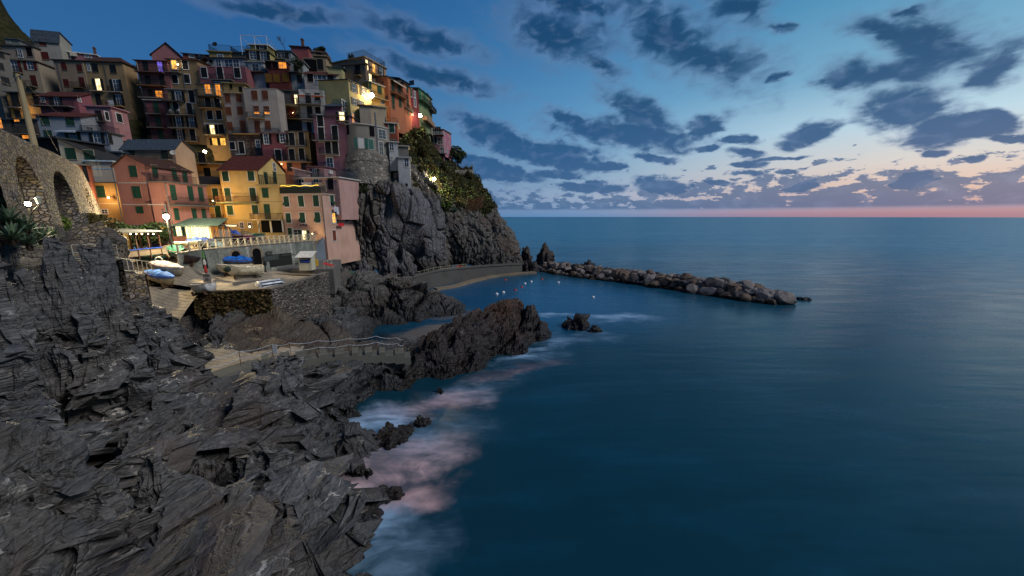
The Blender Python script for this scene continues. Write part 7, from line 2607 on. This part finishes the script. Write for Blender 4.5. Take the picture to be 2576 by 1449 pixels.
# kiosk
p = Pz(774, 679, zk + .004)
k_ = thing('kiosk', 'small white ticket kiosk with slanted roof and blue window panel', 'kiosk', p, math.radians(6))
mb = MB()
mb.add([(-.75, -.5, 0), (.75, -.5, 0), (.75, .6, 0), (-.75, .6, 0), (-.75, -.5, 1.75), (.75, -.5, 1.75), (.75, .6, 2.15), (-.75, .6, 2.15)],
       [(3, 2, 1, 0), (0, 1, 5, 4), (1, 2, 6, 5), (2, 3, 7, 6), (3, 0, 4, 7), (4, 5, 6, 7)])
mb.build('wall', mat_stucco('#c4bfa4', .2), k_)
MB().slab([(-1.0, -.8, 1.68), (1.0, -.8, 1.68), (1.0, .8, 2.3), (-1.0, .8, 2.3)], .06).build('roof', M['white'], k_)
w_ = MB().box(-.6, .6, -.52, -.5, .95, 1.55).build('window', M['glass'], k_)
MB().box(-.2, .55, -.535, -.52, 1.0, 1.3).box(-.55, -.25, -.535, -.52, 1.0, 1.2).build('blue_panel', mat_plain('#1c3a8c', .5), w_)
mb = MB()
for i in range(3):
    mb.box(-.5, .5, -.54, -.52, 1.36 + i * .06, 1.38 + i * .06)
mb.build('text_lines', M['white'], w_)
MB().box(.38, .5, -.53, -.5, .1, .9).box(-.75, .75, -.53, -.5, .86, .91).build('ledge', M['offwhite'], k_)
p = Pz(796, 668, zk + .004)
tag(MB().lathe((0, 0, 0), [(.26, 0), (.3, .7), (.33, .72), (.33, .78), (.05, .82)], 10).build('bin', mat_plain('#b08a20', .6), None, p), 'yellow bin standing behind the kiosk', 'bin')
post_rail('railing', 'small pale railing at the right end of the kiosk platform', [Pz(816, 676, zk), Pz(836, 672, zk)], 1.0, M['rail_white'], (1.0, .5), .025, .8)
p = Pz(826, 668, zk + .95)
tag(MB().slab([(-.6, -.2, .25), (.5, -.3, .0), (.6, .25, .03), (-.5, .3, .35)], .05).build('red_kayak', mat_plain('#a8302c', .5), None, p), 'small red hull resting on the rail right of the kiosk', 'kayak')
# gear on the walkway start
for i, (x, y, c, lab, nm, ct) in enumerate(((1915, 965, '#8a6a4c', 'brown crate on the walkway just right of the platform', 'crate', 'crate'), (2190, 980, '#1c5a48', 'dark green net heap on the walkway', 'net_heap', 'net'), (2330, 1000, '#8c2c2c', 'red float pile beside the green net heap', 'float_pile', 'floats'))):
    u, v = cv('N', x, y)
    p = P(u, v + 4, 60.5)
    mb = MB()
    if nm == 'crate':
        mb.box(-.4, .4, -.3, .3, 0, .06)
        for y_ in (-.3, .27):
            for z_ in (.0, .2, .4):
                mb.box(-.4, .4, y_, y_ + .03, z_ + .06, z_ + .2)
        for x_ in (-.4, .37):
            mb.box(x_, x_ + .03, -.27, .27, .06, .58)
    else:
        rr_ = random.Random(i)
        for k in range(14):
            mb.ball((rr_.uniform(-.7, .7), rr_.uniform(-.3, .3), rr_.uniform(.1, .35)), rr_.uniform(.15, .3), 7, 5, .8)
    tag(mb.build(nm, mat_plain(c, .8), None, p), lab, ct)
p = K(735, 985, 72.2)
tag(MB().box(-.3, .3, -.2, .2, 0, 1.9).box(-.34, .34, -.24, .24, 1.9, 1.96).build('equipment_box', M['white'], None, (p.x, p.y - .5, p.z - .9)), 'narrow white equipment cabinet at the cliff foot', 'cabinet')
p = K(1250, 975, 84)
tag(MB().ball((0, 0, 0), .6, 9, 6, .5).ball((.6, .1, .1), .4, 8, 5, .7).build('covered_kayak', mat_plain('#9c3a20', .7), None, (p.x, p.y - 1.2, p.z + .3)), 'orange-red bundled kayak lying on the walkway below the cliff crevice', 'kayak')

# ================================================================== restaurant veranda and pergola
h = H('restaurant_veranda', 'brightly lit glazed restaurant veranda with grey-green canopy at the foot of the rose house', 'Q', (372, 190), 962, 44.8, 44.8, 600, '#a08a62', brx=(1440, 200), roof='flat', rc='#3d4a44', sh='G', over=.55, cat='veranda', group=None, ext=.6)
for i, x in enumerate((428, 500, 562, 625, 692, 758, 822, 888)):
    h.win([('L' if False else 'l', x, 325, .52, 1.45)], sur=False)
    h.root.children[-1].children
for x in (1010, 1050, 1090, 1150, 1195, 1240, 1300, 1345, 1385):
    h.win([('O', x, 300, .42, 1.5)], face='r', sur=False)
for o in list(h.root.children):
    for c in o.children:
        if c.name.startswith('pane') and o.rotation_euler.z == 0:
            c.data = pane_mesh(.52, 1.45).mesh('pane', M['lit_white'])
lampat(h.root, (h.L / 2, -1.2, h.H - .3), 110, (1, .8, .5), .3)
mb = MB().slab([(-1.2, -.7, h.H + .15), (h.L + 1.6, -.7, h.H + .15), (h.L + 1.0, 1.8, h.H + 1.0), (-1.0, 1.8, h.H + 1.0)], .06)
mb.build('canopy', mat_plain('#3f5048', .85), h.root)

A = P(304, 584, 36.0)
Bp = P(398, 586, 40.0)
sh_ = thing('pergola_shelter', 'flat-roofed timber shelter with warm hanging bulbs beside the broad tree', 'shelter', (A.x, A.y, 10.9), math.atan2(Bp.y - A.y, Bp.x - A.x))
L = math.hypot(Bp.x - A.x, Bp.y - A.y)
Hs = A.z - 10.9
MB().slab([(-.2, -.3, Hs), (L + .2, -.3, Hs), (L + .2, 3.4, Hs + .25), (-.2, 3.4, Hs + .25)], .12).build('roof', mat_plain('#33373a', .7), sh_)
for x, y in ((.05, 0), (L * .33, 0), (L * .66, 0), (L - .05, 0), (L - .05, 1.0), (L - .05, 2.0), (L - .05, 3.0), (.05, 3.0)):
    MB().box(x - .06, x + .06, y - .06, y + .06, -.3, Hs - .13).build('post', mat_plain('#3a2418', .8), sh_)
MB().box(0, L, -.04, .04, .05, .75).build('low_wall', M['concrete_warm'], sh_)
MB().box(0, L, 3.1, 3.2, 0, Hs - .05).build('back_panel', mat_plain('#a08a60', .9), sh_)
MB().box(-.05, L + .05, -.08, -.045, .72, .80).build('blue_trim', mat_plain('#1f3f9a', .6), sh_)
for i in range(5):
    b2 = MB().ball((0, 0, 0), .07, 8, 6).build('bulb', M['lamp_small'], sh_, (L - .25, .3 + i * .6, Hs - .35))
    MB().bar((0, 0, .06), (0, 0, .3), .01).build('cord', M['iron'], b2)
lampat(sh_, (L * .5, 1.6, Hs - .5), 110, (1, .74, .38), .15)

# davit crane: two poles and a long horizontal boom in front of the rose house
cb = gp(434, 618)
zt_ = FP('G', 880, 1330, 43.5).z
cr = thing('harbour_crane', 'grey boat crane with two poles and a long horizontal boom before the rose house', 'crane', (cb.x, cb.y, cb.z))
xl = P(300, 574, 43.5).x - cb.x
xr = P(574, 566, 43.5).x - cb.x
MB().bar((0, 0, 0), (0, 0, zt_ - cb.z + 2.6), .09, 8).build('mast', M['metal'], cr)
MB().bar((-.55, .1, 0), (-.55, .1, zt_ - cb.z + 1.9), .07, 8).build('mast', M['metal'], cr)
MB().box(xl, xr, -.08, .08, zt_ - cb.z - .1, zt_ - cb.z + .1).build('boom', M['metal'], cr)


# ================================================================== street lamps
def lantern(name, label, p, W, post=0.0, r=.22, col=(1, .68, .32), wall=None, group='lit street lamps', glow='lamp'):
    o = thing(name, label, 'street lamp', (p.x, p.y, p.z - post))
    if group:
        o['group'] = group
    if post:
        MB().bar((0, 0, 0), (0, 0, post - r - .1), .07, 8, .045).build('post', M['iron'], o)
    if wall:
        MB().tube([(0, 0, post + .35), (wall[0] * .5, wall[1] * .5, post + .5), (wall[0], wall[1], post + .1)], .03, 5).build('bracket', M['iron'], o)
    h_ = MB().lathe((0, 0, post), [(r * .9, r * .9), (r * 1.1, r * .95), (r * .35, r * 1.7), (.03, r * 2.0)], 8).build('lantern_cap', M['iron'], o)
    b_ = MB().ball((0, 0, post), r, 10, 8).build('bulb', M[glow], o)
    b_.visible_shadow = True
    MB().lathe((0, 0, post - r * 1.25), [(.05, 0), (r * .5, .02), (r * .5, .05), (.04, .06)], 8).build('lantern_foot', M['iron'], o)
    for q_ in (-1, 1):
        lampat(o, (q_ * r * 1.1, -r * .9, post - r * .3), W * .5, col, r * .4)
    return o


p = P(418, 545, 40.2)
g = ground_z(p.x, p.y)
lantern('street_lamp', 'bright white-yellow street lamp by the crane masts before the rose house', p, 7500, p.z - max(g, 10.8), .26, (1, .80, .48))
p = P(70, 513, 20.2)
tl_ = lantern('street_lamp', 'bright twin-armed street lamp in front of the arched wall, one lantern dark', p, 190, 1.6, .12, (1, .82, .52))
MB().tube([(0, 0, 1.0), (.25, 0, 1.3), (.5, .1, 1.55)], .025, 5).build('side_arm', M['iron'], tl_)
ul = MB().lathe((.5, .1, 1.6), [(.07, 0), (.13, .28), (.15, .3), (.03, .45)], 6).build('unlit_lantern', mat_plain('#8f9484', .3, .5), tl_)
lantern('street_lamp', 'small orange street lantern over the passage between tan and ochre houses', P(515, 382, 69.5), 420, 0, .26, (1, .60, .22), (0, 2.6))
lantern('street_lamp', 'largest orange street lamp below the salmon tower house', P(935, 240, 77.5), 700, 0, .42, (1, .60, .22), (.3, 3.0))
lantern('street_lamp', 'orange street lamp at the far end of the upper row above the cliff', P(1057, 291, 95), 330, 0, .40, (1, .58, .22), (.2, 3.0))
p = K(1033, 172, 80.5)
lantern('street_lamp', 'white street lamp on the cliff path above the grey slabs', p, 2600, 2.6, .34, (1, .80, .45))
# extra house lights whose glow shows in the photo
for (u, v, Y, W, c, lab) in ((536, 505, 58.0, 800, (1, .58, .18), 'orange wall lamp in the gap between rose and yellow houses'), (628, 570, 56.5, 260, (1, .75, .36), 'wall lamp above the boats at the foot of the yellow house'),
                             (786, 588, 56.4, 60, (1, .75, .4), 'small lamp over the shop door of the pink harbour house')):
    p = P(u, v, Y)
    o = thing('wall_lamp', lab, 'wall lamp', p)
    MB().ball((0, 0, 0), .09, 8, 6).build('bulb', M['lamp_small'], o)
    MB().bar((0, 0, .08), (0, 1.2, .3), .02).build('bracket', M['iron'], o)
    lampat(o, (0, -.2, 0), W, c, .1)

# leaning-looking concrete pole with wires
pt, pb_ = P(43.5, 186, 24.0), P(86, 366, 24.0)
po = thing('utility_pole', 'tall pale utility pole with wires rising behind the arched wall', 'pole', (pb_.x, pb_.y, pb_.z - 1.5))
hp_ = pt.z - pb_.z + 1.5
MB().bar((0, 0, 0), (pt.x - pb_.x, 0, hp_), .17, 10, .11).build('pole', mat_stucco('#b09a6c', .3), po)  # concrete with the warm yellow lamp light put into its colour
MB().box(-.25, .25, -.05, .05, -.06, .06).build('insulator_bracket', M['metal'], po, (pt.x - pb_.x, 0, hp_ - .15))
for tgt in ((P(-40, 160, 16), .6), (FP('E', 780, 598, 30), .1), (P(230, 300, 58), 1.5)):
    a = Vector((pt.x - pb_.x, 0, hp_ - .1))
    b_ = tgt[0] - Vector(po.location)
    pts_ = [a.lerp(b_, k / 8) - Vector((0, 0, tgt[1] * 4 * (k / 8) * (1 - k / 8))) for k in range(9)]
    MB().tube(pts_, .012, 4).build('wire', M['iron'], po)


# ================================================================== plants
def mat_leaf(name, c1, c2, rough=.6):
    m, t, b = base_mat(name, rough, .3)
    o = geopos(t)
    n = t.noise(o, 2.5, 3, .6)
    n2 = t.noise(o, 14, 2, .6)
    c = t.mix(t.rng(n, .35, .65), lin(c1), lin(c2))
    c = t.mix(t.math('MULTIPLY', t.rng(n2, .5, .8), .5), c, tuple(min(1, x * 1.6) for x in lin(c2)[:3]) + (1,))
    t.put(b.inputs['Base Color'], c)
    return m


M['leaf'] = mat_leaf('dark_broad_leaf', '#121d0b', '#27391a')
M['leaf_bush'] = mat_leaf('shrub_leaf', '#3c4c1e', '#6a7a34')
M['leaf_dry'] = mat_leaf('dry_scrub_leaf', '#4a4226', '#6e6436')
M['leaf_olive'] = mat_leaf('olive_scrub_leaf', '#26301a', '#434a28')
M['agave'] = mat_leaf('agave_leaf', '#35463a', '#586b4e', .55)
M['bark'] = mat_plain('#3d3026', .9)


def leaf_cloud(C, R, n, size, seed, clump=14, hollow=.55):
    """leaf quads spread through an uneven clumped volume"""
    r_ = np.random.RandomState(seed)
    cc = r_.normal(size=(clump, 3))
    cc /= np.linalg.norm(cc, axis=1, keepdims=True)
    cc *= r_.uniform(.35, .85, (clump, 1))
    rad = r_.uniform(.25, .48, clump)
    w_ = r_.randint(0, clump, n)
    dv = r_.normal(size=(n, 3))
    dv /= np.linalg.norm(dv, axis=1, keepdims=True)
    dv *= (r_.uniform(hollow, 1, (n, 1)) ** .6)
    Pn = (cc[w_] + dv * rad[w_, None]) * np.array(R) + np.array(C)
    return leaf_quads(Pn, size, r_)


def leaf_quads(Pn, size, r_, elong=1.7):
    n = len(Pn)
    a = r_.normal(size=(n, 3))
    a /= np.linalg.norm(a, axis=1, keepdims=True)
    b_ = np.cross(a, r_.normal(size=(n, 3)))
    b_ /= np.linalg.norm(b_, axis=1, keepdims=True)
    s_ = size * r_.uniform(.6, 1.3, (n, 1))
    V_ = np.stack([Pn - a * s_ * elong * .5, Pn + b_ * s_ * .5, Pn + a * s_ * elong * .5, Pn - b_ * s_ * .5], 1).reshape(-1, 3)
    return V_, np.arange(4 * n).reshape(n, 4)


def plant(name, label, c, R, n, size, mat, seed, trunk=None, cat='bush', group=None, clump=14):
    root = thing(name, label, cat, c, 0, group)
    h0 = trunk or 0.3
    V_, F_ = leaf_cloud((0, 0, h0 + R[2] * .55), R, n, size, seed, clump)
    link('crown', np_mesh('crown', V_, F_, mat, smooth=False), root)
    rr_ = random.Random(seed)
    mb = MB()
    mb.bar((0, 0, -.3), (0, 0, h0), .05 * max(R) + .03, 7, .035 * max(R) + .02)
    for k in range(9):
        t = rr_.uniform(0, 6.28)
        q_ = (R[0] * .6 * math.cos(t), R[1] * .6 * math.sin(t), h0 + R[2] * rr_.uniform(.3, 1.1))
        mid = (q_[0] * .4, q_[1] * .4, h0 + (q_[2] - h0) * .45)
        mb.bar((0, 0, h0 * .8), mid, .03 * max(R), 5, .02 * max(R))
        mb.bar(mid, q_, .02 * max(R), 5, .008 * max(R))
    mb.build('trunk', M['bark'], root)
    return root


plant('broadleaf_tree', 'dark broad-leaved tree with warm under-light behind the timber shelter', (P(352, 580, 43).x, 43, 11.0), (3.0, 2.2, 1.5), 5200, .24, M['leaf'], 3, trunk=1.2, cat='tree', clump=22)
p = P(128, 592, 24.6)
plant('round_shrub', 'round floodlit shrub on the left slope just right of the twin lamp', (p.x, p.y, p.z), (1.25, 1.0, 1.0), 3600, .09, M['leaf_bush'], 5, trunk=.15, clump=20)
p = P(230, 560, 31)
plant('scrub_bush', 'dry reddish scrub at the foot of the arched wall', (p.x, p.y, p.z - .5), (1.9, 1.2, .8), 1800, .12, M['leaf_dry'], 6, trunk=.2)
p = P(285, 600, 30.5)
plant('scrub_bush', 'straggly brown bush on the rocks left of the timber shelter', (p.x, p.y, p.z - .6), (1.2, 1.0, .9), 1500, .12, M['leaf_dry'], 7, trunk=.2)
p = P(1152, 402, 108)
plant('coastal_tree', 'wind-bent leafy tree silhouetted beside the far pink house', (p.x, p.y, p.z - 1.0), (2.6, 2.2, 2.4), 1700, .32, M['leaf_olive'], 8, trunk=1.0, cat='tree')
p = FP('C', 578, 205, 88)
plant('roof_palm', 'small dark tuft of palm leaves on top of the penthouse', (p.x, p.y, p.z - .4), (1.3, 1.2, .8), 420, .35, M['leaf'], 9, trunk=.8, cat='palm')
p = FP('C', 325, 300, 79)
plant('roof_garden_bush', 'dark overgrown bush on the pale blue-grey house balcony', (p.x, p.y, p.z - 1.0), (1.3, .8, 1.2), 900, .16, M['leaf'], 10, trunk=.1)
p = FP('C', 905, 235, 86)
plant('roof_bush', 'spiky dark shrub on the edge of the salmon tower roof', (p.x, p.y, p.z - .8), (.7, .7, 1.0), 500, .16, M['leaf'], 12, trunk=.1)
# bare tree on the skyline
p = FP('C', 200, 165, 89)
bt = thing('bare_tree', 'leafless small tree on the skyline left of the rose-red cube house', 'tree', (p.x, p.y, p.z - 1.5))
rr_ = random.Random(4)
mb = MB()


def branch(a, d, l, r, k):
    b_ = a + d * l
    mb.bar(a, b_, r, 4, r * .65)
    if k:
        for _ in range(3):
            n2 = (d + Vector((rr_.uniform(-.8, .8), rr_.uniform(-.8, .8), rr_.uniform(-.1, .6)))).normalized()
            branch(b_, n2, l * .72, r * .62, k - 1)


branch(Vector((0, 0, 0)), Vector((0, 0, 1)), 1.5, .07, 4)
mb.build('branches', M['bark'], bt)


def agave(label, p, s_, seed, mat='agave'):
    rr = random.Random(seed)
    o = thing('agave', label, 'agave', p)
    mb = MB()
    for k in range(34):
        t = k * 2.399 + rr.uniform(-.2, .2)
        el_ = math.radians(12 + 68 * (k / 34) + rr.uniform(-8, 8))
        l = s_ * rr.uniform(.8, 1.15)
        dx, dy = math.cos(t), math.sin(t)
        side = Vector((-dy, dx, 0))
        prev = None
        for j in range(6):
            f = j / 5
            r_ = l * f
            z = l * f * math.sin(el_) - .25 * l * f * f * math.cos(el_)
            c = Vector((dx * r_ * math.cos(el_), dy * r_ * math.cos(el_), z))
            wd = .085 * s_ * (1 - f) ** .7 * (.7 + .9 * f) + .004
            cur = (c - side * wd, c + Vector((0, 0, -.03 * s_ * (1 - f))), c + side * wd)
            if prev:
                i0 = len(mb.v)
                mb.v += [tuple(q) for q in prev + cur]
                mb.f += [(i0, i0 + 1, i0 + 4, i0 + 3), (i0 + 1, i0 + 2, i0 + 5, i0 + 4)]
            prev = cur
    mb.build('leaves', M[mat], o)
    MB().lathe((0, 0, -.25), [(.1 * s_, 0), (.16 * s_, .2), (.1 * s_, .35)], 7).build('stem', M['bark'], o)
    return o


for i, (u, v, Y, s_, lab) in enumerate(((20, 545, 17.5, 1.25, 'large dark agave highest at the left edge'), (62, 570, 18.0, 1.3, 'large agave in the middle of the dark cluster below the twin lamp'), (100, 592, 19.0, 1.2, 'agave at the lower right of the dark cluster'),
                                        (30, 590, 16.6, 1.2, 'agave overhanging the smooth tilted slab at the left edge'), (128, 584, 21.5, .95, 'pale floodlit agave in front of the round shrub'), (70, 606, 17.8, 1.1, 'agave lowest in the dark cluster above the slab'),
                                        (5, 512, 18.2, 1.1, 'agave cut by the left picture edge below the lamp'), (118, 612, 19.6, .9, 'small agave at the foot of the dark cluster near the path'))):
    p = P(u, v, Y)
    agave(lab, (p.x, p.y, p.z - .25), s_ * .78, 40 + i)

# scrub over the upper cliff: uncountable ground cover
gv, gu = CLIFF.shape[:2]
r_ = np.random.RandomState(21)
N_ = 18000
ju = r_.uniform(.20, .985, N_)
jv = r_.uniform(.5, .985, N_)
ii, jj = (jv * (gv - 1)).astype(int), (ju * (gu - 1)).astype(int)
Pn = CLIFF[ii, jj]
nn_ = fbm(Pn * .30, 4, 500)
n3 = fbm(Pn * .8, 3, 520)
ok = ((jv > 0.84 - 0.12 * nn_) | ((ju > .57) & (ju < .93) & (jv > .68 + .20 * nn_)) | ((jv > .70) & (nn_ > .16))) & (n3 > -.10)
Pn = Pn[ok]
Pn = Pn + np.array([0, -.25, .15]) + r_.normal(size=Pn.shape) * .22
V_, F_ = leaf_quads(Pn, .27, r_, 1.9)
me = np_mesh('cliff_scrub', V_, F_, M['leaf_olive'], smooth=False)
me.materials.append(M['leaf_bush'])
me.materials.append(M['leaf_dry'])
mi = np.where(fbm(Pn * .5, 3, 540) > .12, 2, np.where(fbm(Pn * .4, 3, 560) > .18, 1, 0)).astype(np.int32)
me.polygons.foreach_set('material_index', mi)
o = tag(link('cliff_scrub', me), 'low scrub and grasses covering the upper cliff around the path lamp', 'scrub')
o['kind'] = 'stuff'
for i, (x, y, Y, R, mt, lab) in enumerate(((1130, 410, 80.0, (1.6, 1.2, 1.3), 'leaf_bush', 'yellow-green bush below the white cliff path lamp'), (1270, 395, 85.5, (1.8, 1.3, 1.5), 'leaf_dry', 'tawny dry bush left of the net fence'),
                                           (1490, 350, 96.5, (1.8, 1.5, 1.4), 'leaf_olive', 'dark bush on the headland edge above the net fence'), (520, 270, 69.5, (1.6, 1.2, 1.2), 'leaf_olive', 'blue-green bush clinging below the bastion'),
                                           (390, 270, 66.5, (1.8, 1.2, 1.0), 'leaf_olive', 'dark bush where the pink house meets the cliff top'), (1200, 440, 83.5, (1.2, 1.0, .8), 'agave', 'pale silvery shrub low on the floodlit crest'),
                                           (1420, 200, 101, (1.6, 1.5, 1.8), 'leaf_olive', 'bush on the outer edge under the stone terrace wall'))):
    p = K(x, y, Y)
    plant('cliff_bush', lab, (p.x, p.y - .6, p.z - .6), R, 1300, .17, M[mt], 60 + i, trunk=.2)

# headland path: wall, railings, net fence
stone_wall('stone_wall', 'stone terrace wall under the railed viewpoint on the headland', K(1130, 92, 97), K(1388, 88, 103), (K(1130, 215, 97).z, K(1388, 185, 103).z), 1.2, M['bastion'])
post_rail('railing', 'metal railing of the railed viewpoint on the headland', [K(1040, 62, 94), K(1130, 78, 97), K(1386, 84, 103)], 1.3, M['metal'], (1.0, .45), .035, 1.8)
post_rail('railing', 'thin path railing left of the white cliff lamp', [K(830, 215, 79.0), K(1000, 232, 80.5)], 1.1, M['metal'], (1.0, .5), .02, 1.6)
post_rail('railing', 'thin path railing right of the white cliff lamp', [K(1060, 255, 81.5), K(1190, 262, 84)], 1.1, M['metal'], (1.0, .5), .025, 1.8)
fa, fb = K(1330, 470, 86.5), K(1480, 425, 92)
nf = thing('net_fence', 'sagging rockfall net fence slung between two timber props on the headland', 'fence', fa)
d = fb - fa
mb = MB()
for i in range(19):
    t = i / 18
    a = d * t + Vector((0, 0, -.5 * 4 * t * (1 - t)))
    mb.bar(a + Vector((0, 0, .3)), a + Vector((0, 0, 3.0)), .035, 4)
for k in range(9):
    pts_ = [d * (i / 18) + Vector((0, 0, .3 + .33 * k - .5 * 4 * (i / 18) * (1 - i / 18))) for i in range(19)]
    mb.tube(pts_, .03, 4)
mb.build('net', M['rust'], nf)
for a in (Vector((0, 0, 0)), d):
    MB().bar(a + Vector((-.8, -.5, -1.2)), a + Vector((.3, 0, 3.4)), .09, 6).build('prop', mat_plain('#6a5a44'), nf)
p = K(1545, 410, 97)
an = thing('antenna', 'thin multi-bar antenna mast on the headland tip', 'antenna', (p.x, p.y, p.z - 1.5))
mb = MB().bar((0, 0, 0), (0, 0, 5.5), .04, 5)
for k in range(4):
    mb.bar((-1.1, 0, 1.5 + k * .8), (1.1, 0, 1.5 + k * .8), .03, 4)
mb.bar((-1.1, 0, .6), (-1.1, 0, 3.9), .03, 4).bar((1.1, 0, .6), (1.1, 0, 3.9), .03, 4)
mb.build('mast', M['iron'], an)

# ================================================================== laundry and small hanging things
def hang(house, name, label, x, y, face, w_, h_, col, fr='H', off=.55):
    a, z = house.hit(x, y, face, fr)
    loc, rz = house.place(face, a, z, off)
    Pm = house.root.matrix_basis @ Vector(loc)
    mb = MB()
    n_ = 6
    vs, fs = [], []
    for i in range(n_ + 1):
        for j in range(4):
            vs.append((-w_ / 2 + w_ * i / n_, .03 * math.sin(i * 1.9 + j), -h_ * j / 3 + .02 * math.sin(i * 2.3)))
    for i in range(n_):
        for j in range(3):
            fs.append((i * 4 + j, i * 4 + j + 1, (i + 1) * 4 + j + 1, (i + 1) * 4 + j))
    mb.add(vs, fs)
    o = mb.build(name, mat_plain(col, .9), None, Pm, house.rz + rz)
    return tag(o, label, 'laundry')


hang(pinkh, 'hanging_sheet', 'small white cloth at the left of the laundry line on the pink house side', 1662, 972, 'r', .5, .8, '#a8aab4')
hang(pinkh, 'hanging_sheet', 'white shirt-sized cloth in the middle of the laundry line on the pink house', 1700, 975, 'r', .9, 1.2, '#b0b2bc')
hang(pinkh, 'hanging_sheet', 'largest white bed sheet on the pink house laundry line', 1790, 975, 'r', 1.9, 1.7, '#aaaebc')
hang(pinkh, 'hanging_cloth', 'red cloth draped under the lit shuttered window of the pink house', 1740, 1175, 'r', 1.5, .5, '#b0242a')
hang(pinkh, 'hanging_sheet', 'white sheet under the terrace roof of the pink house, left one', 1290, 665, 'f', 1.8, 1.3, '#a6a2ac', off=-1.0)
hang(pinkh, 'hanging_sheet', 'patterned beige sheet under the terrace roof of the pink house, right one', 1465, 665, 'f', 2.0, 1.4, '#8a7a68', off=-1.0)
# terrace parapet, plants and fairy light string of the pink house
a0, z0_ = pinkh.hit(1035, 818)
mb = MB().box(-.2, pinkh.L * .97, -.12, .02, .0, .95)
mb.build('glass_balustrade', mat_plain('#1a2420', .4), pinkh.root, (a0, .1, pinkh.H + .18))
MB().tube([(pinkh.L * .93 * k / 24, -.05, 1.15 + .07 * math.sin(k * .9)) for k in range(25)], .03, 5).build('light_string', mat_emit('light_string', '#ffd040', 2.5), pinkh.root, (.1, .0, pinkh.H + .18))
a, z = pinkh.hit(1315, 1205)
sb = MB()
pts_ = [(-.62, -.2), (.62, -.2), (.62, .12)] + [(.62 * math.cos(t), .12 + .28 * math.sin(t)) for t in [math.pi * k / 10 for k in range(1, 10)]] + [(-.62, .12)]
n_ = len(pts_)
sb.add([(x, -.08, z_) for x, z_ in pts_] + [(x, -.01, z_) for x, z_ in pts_], [tuple(range(n_)), tuple(reversed(range(n_, 2 * n_)))] + [(i, n_ + i, n_ + (i + 1) % n_, (i + 1) % n_) for i in range(n_)])
sg_ = sb.build('shop_sign', mat_plain('#26283c', .5), pinkh.root, (a, 0, z))
mb = MB()
for k in range(5):
    t = math.pi * (k + .8) / 5.6
    x, z_ = .42 * math.cos(t), .1 + .2 * math.sin(t)
    mb.box(x - .06, x + .06, -.1, -.08, z_ - .05, z_ + .05)
mb.build('white_emblem', M['white'], sg_)
MB().box(-.4, .4, -.1, -.08, -.08, .05).build('red_band', mat_plain('#7a2e34'), sg_)
mb = MB()
for k in range(9):
    mb.box(-.52 + k * .12, -.44 + k * .12, -.1, -.08, -.18, -.11)
mb.build('white_letters', M['white'], sg_)
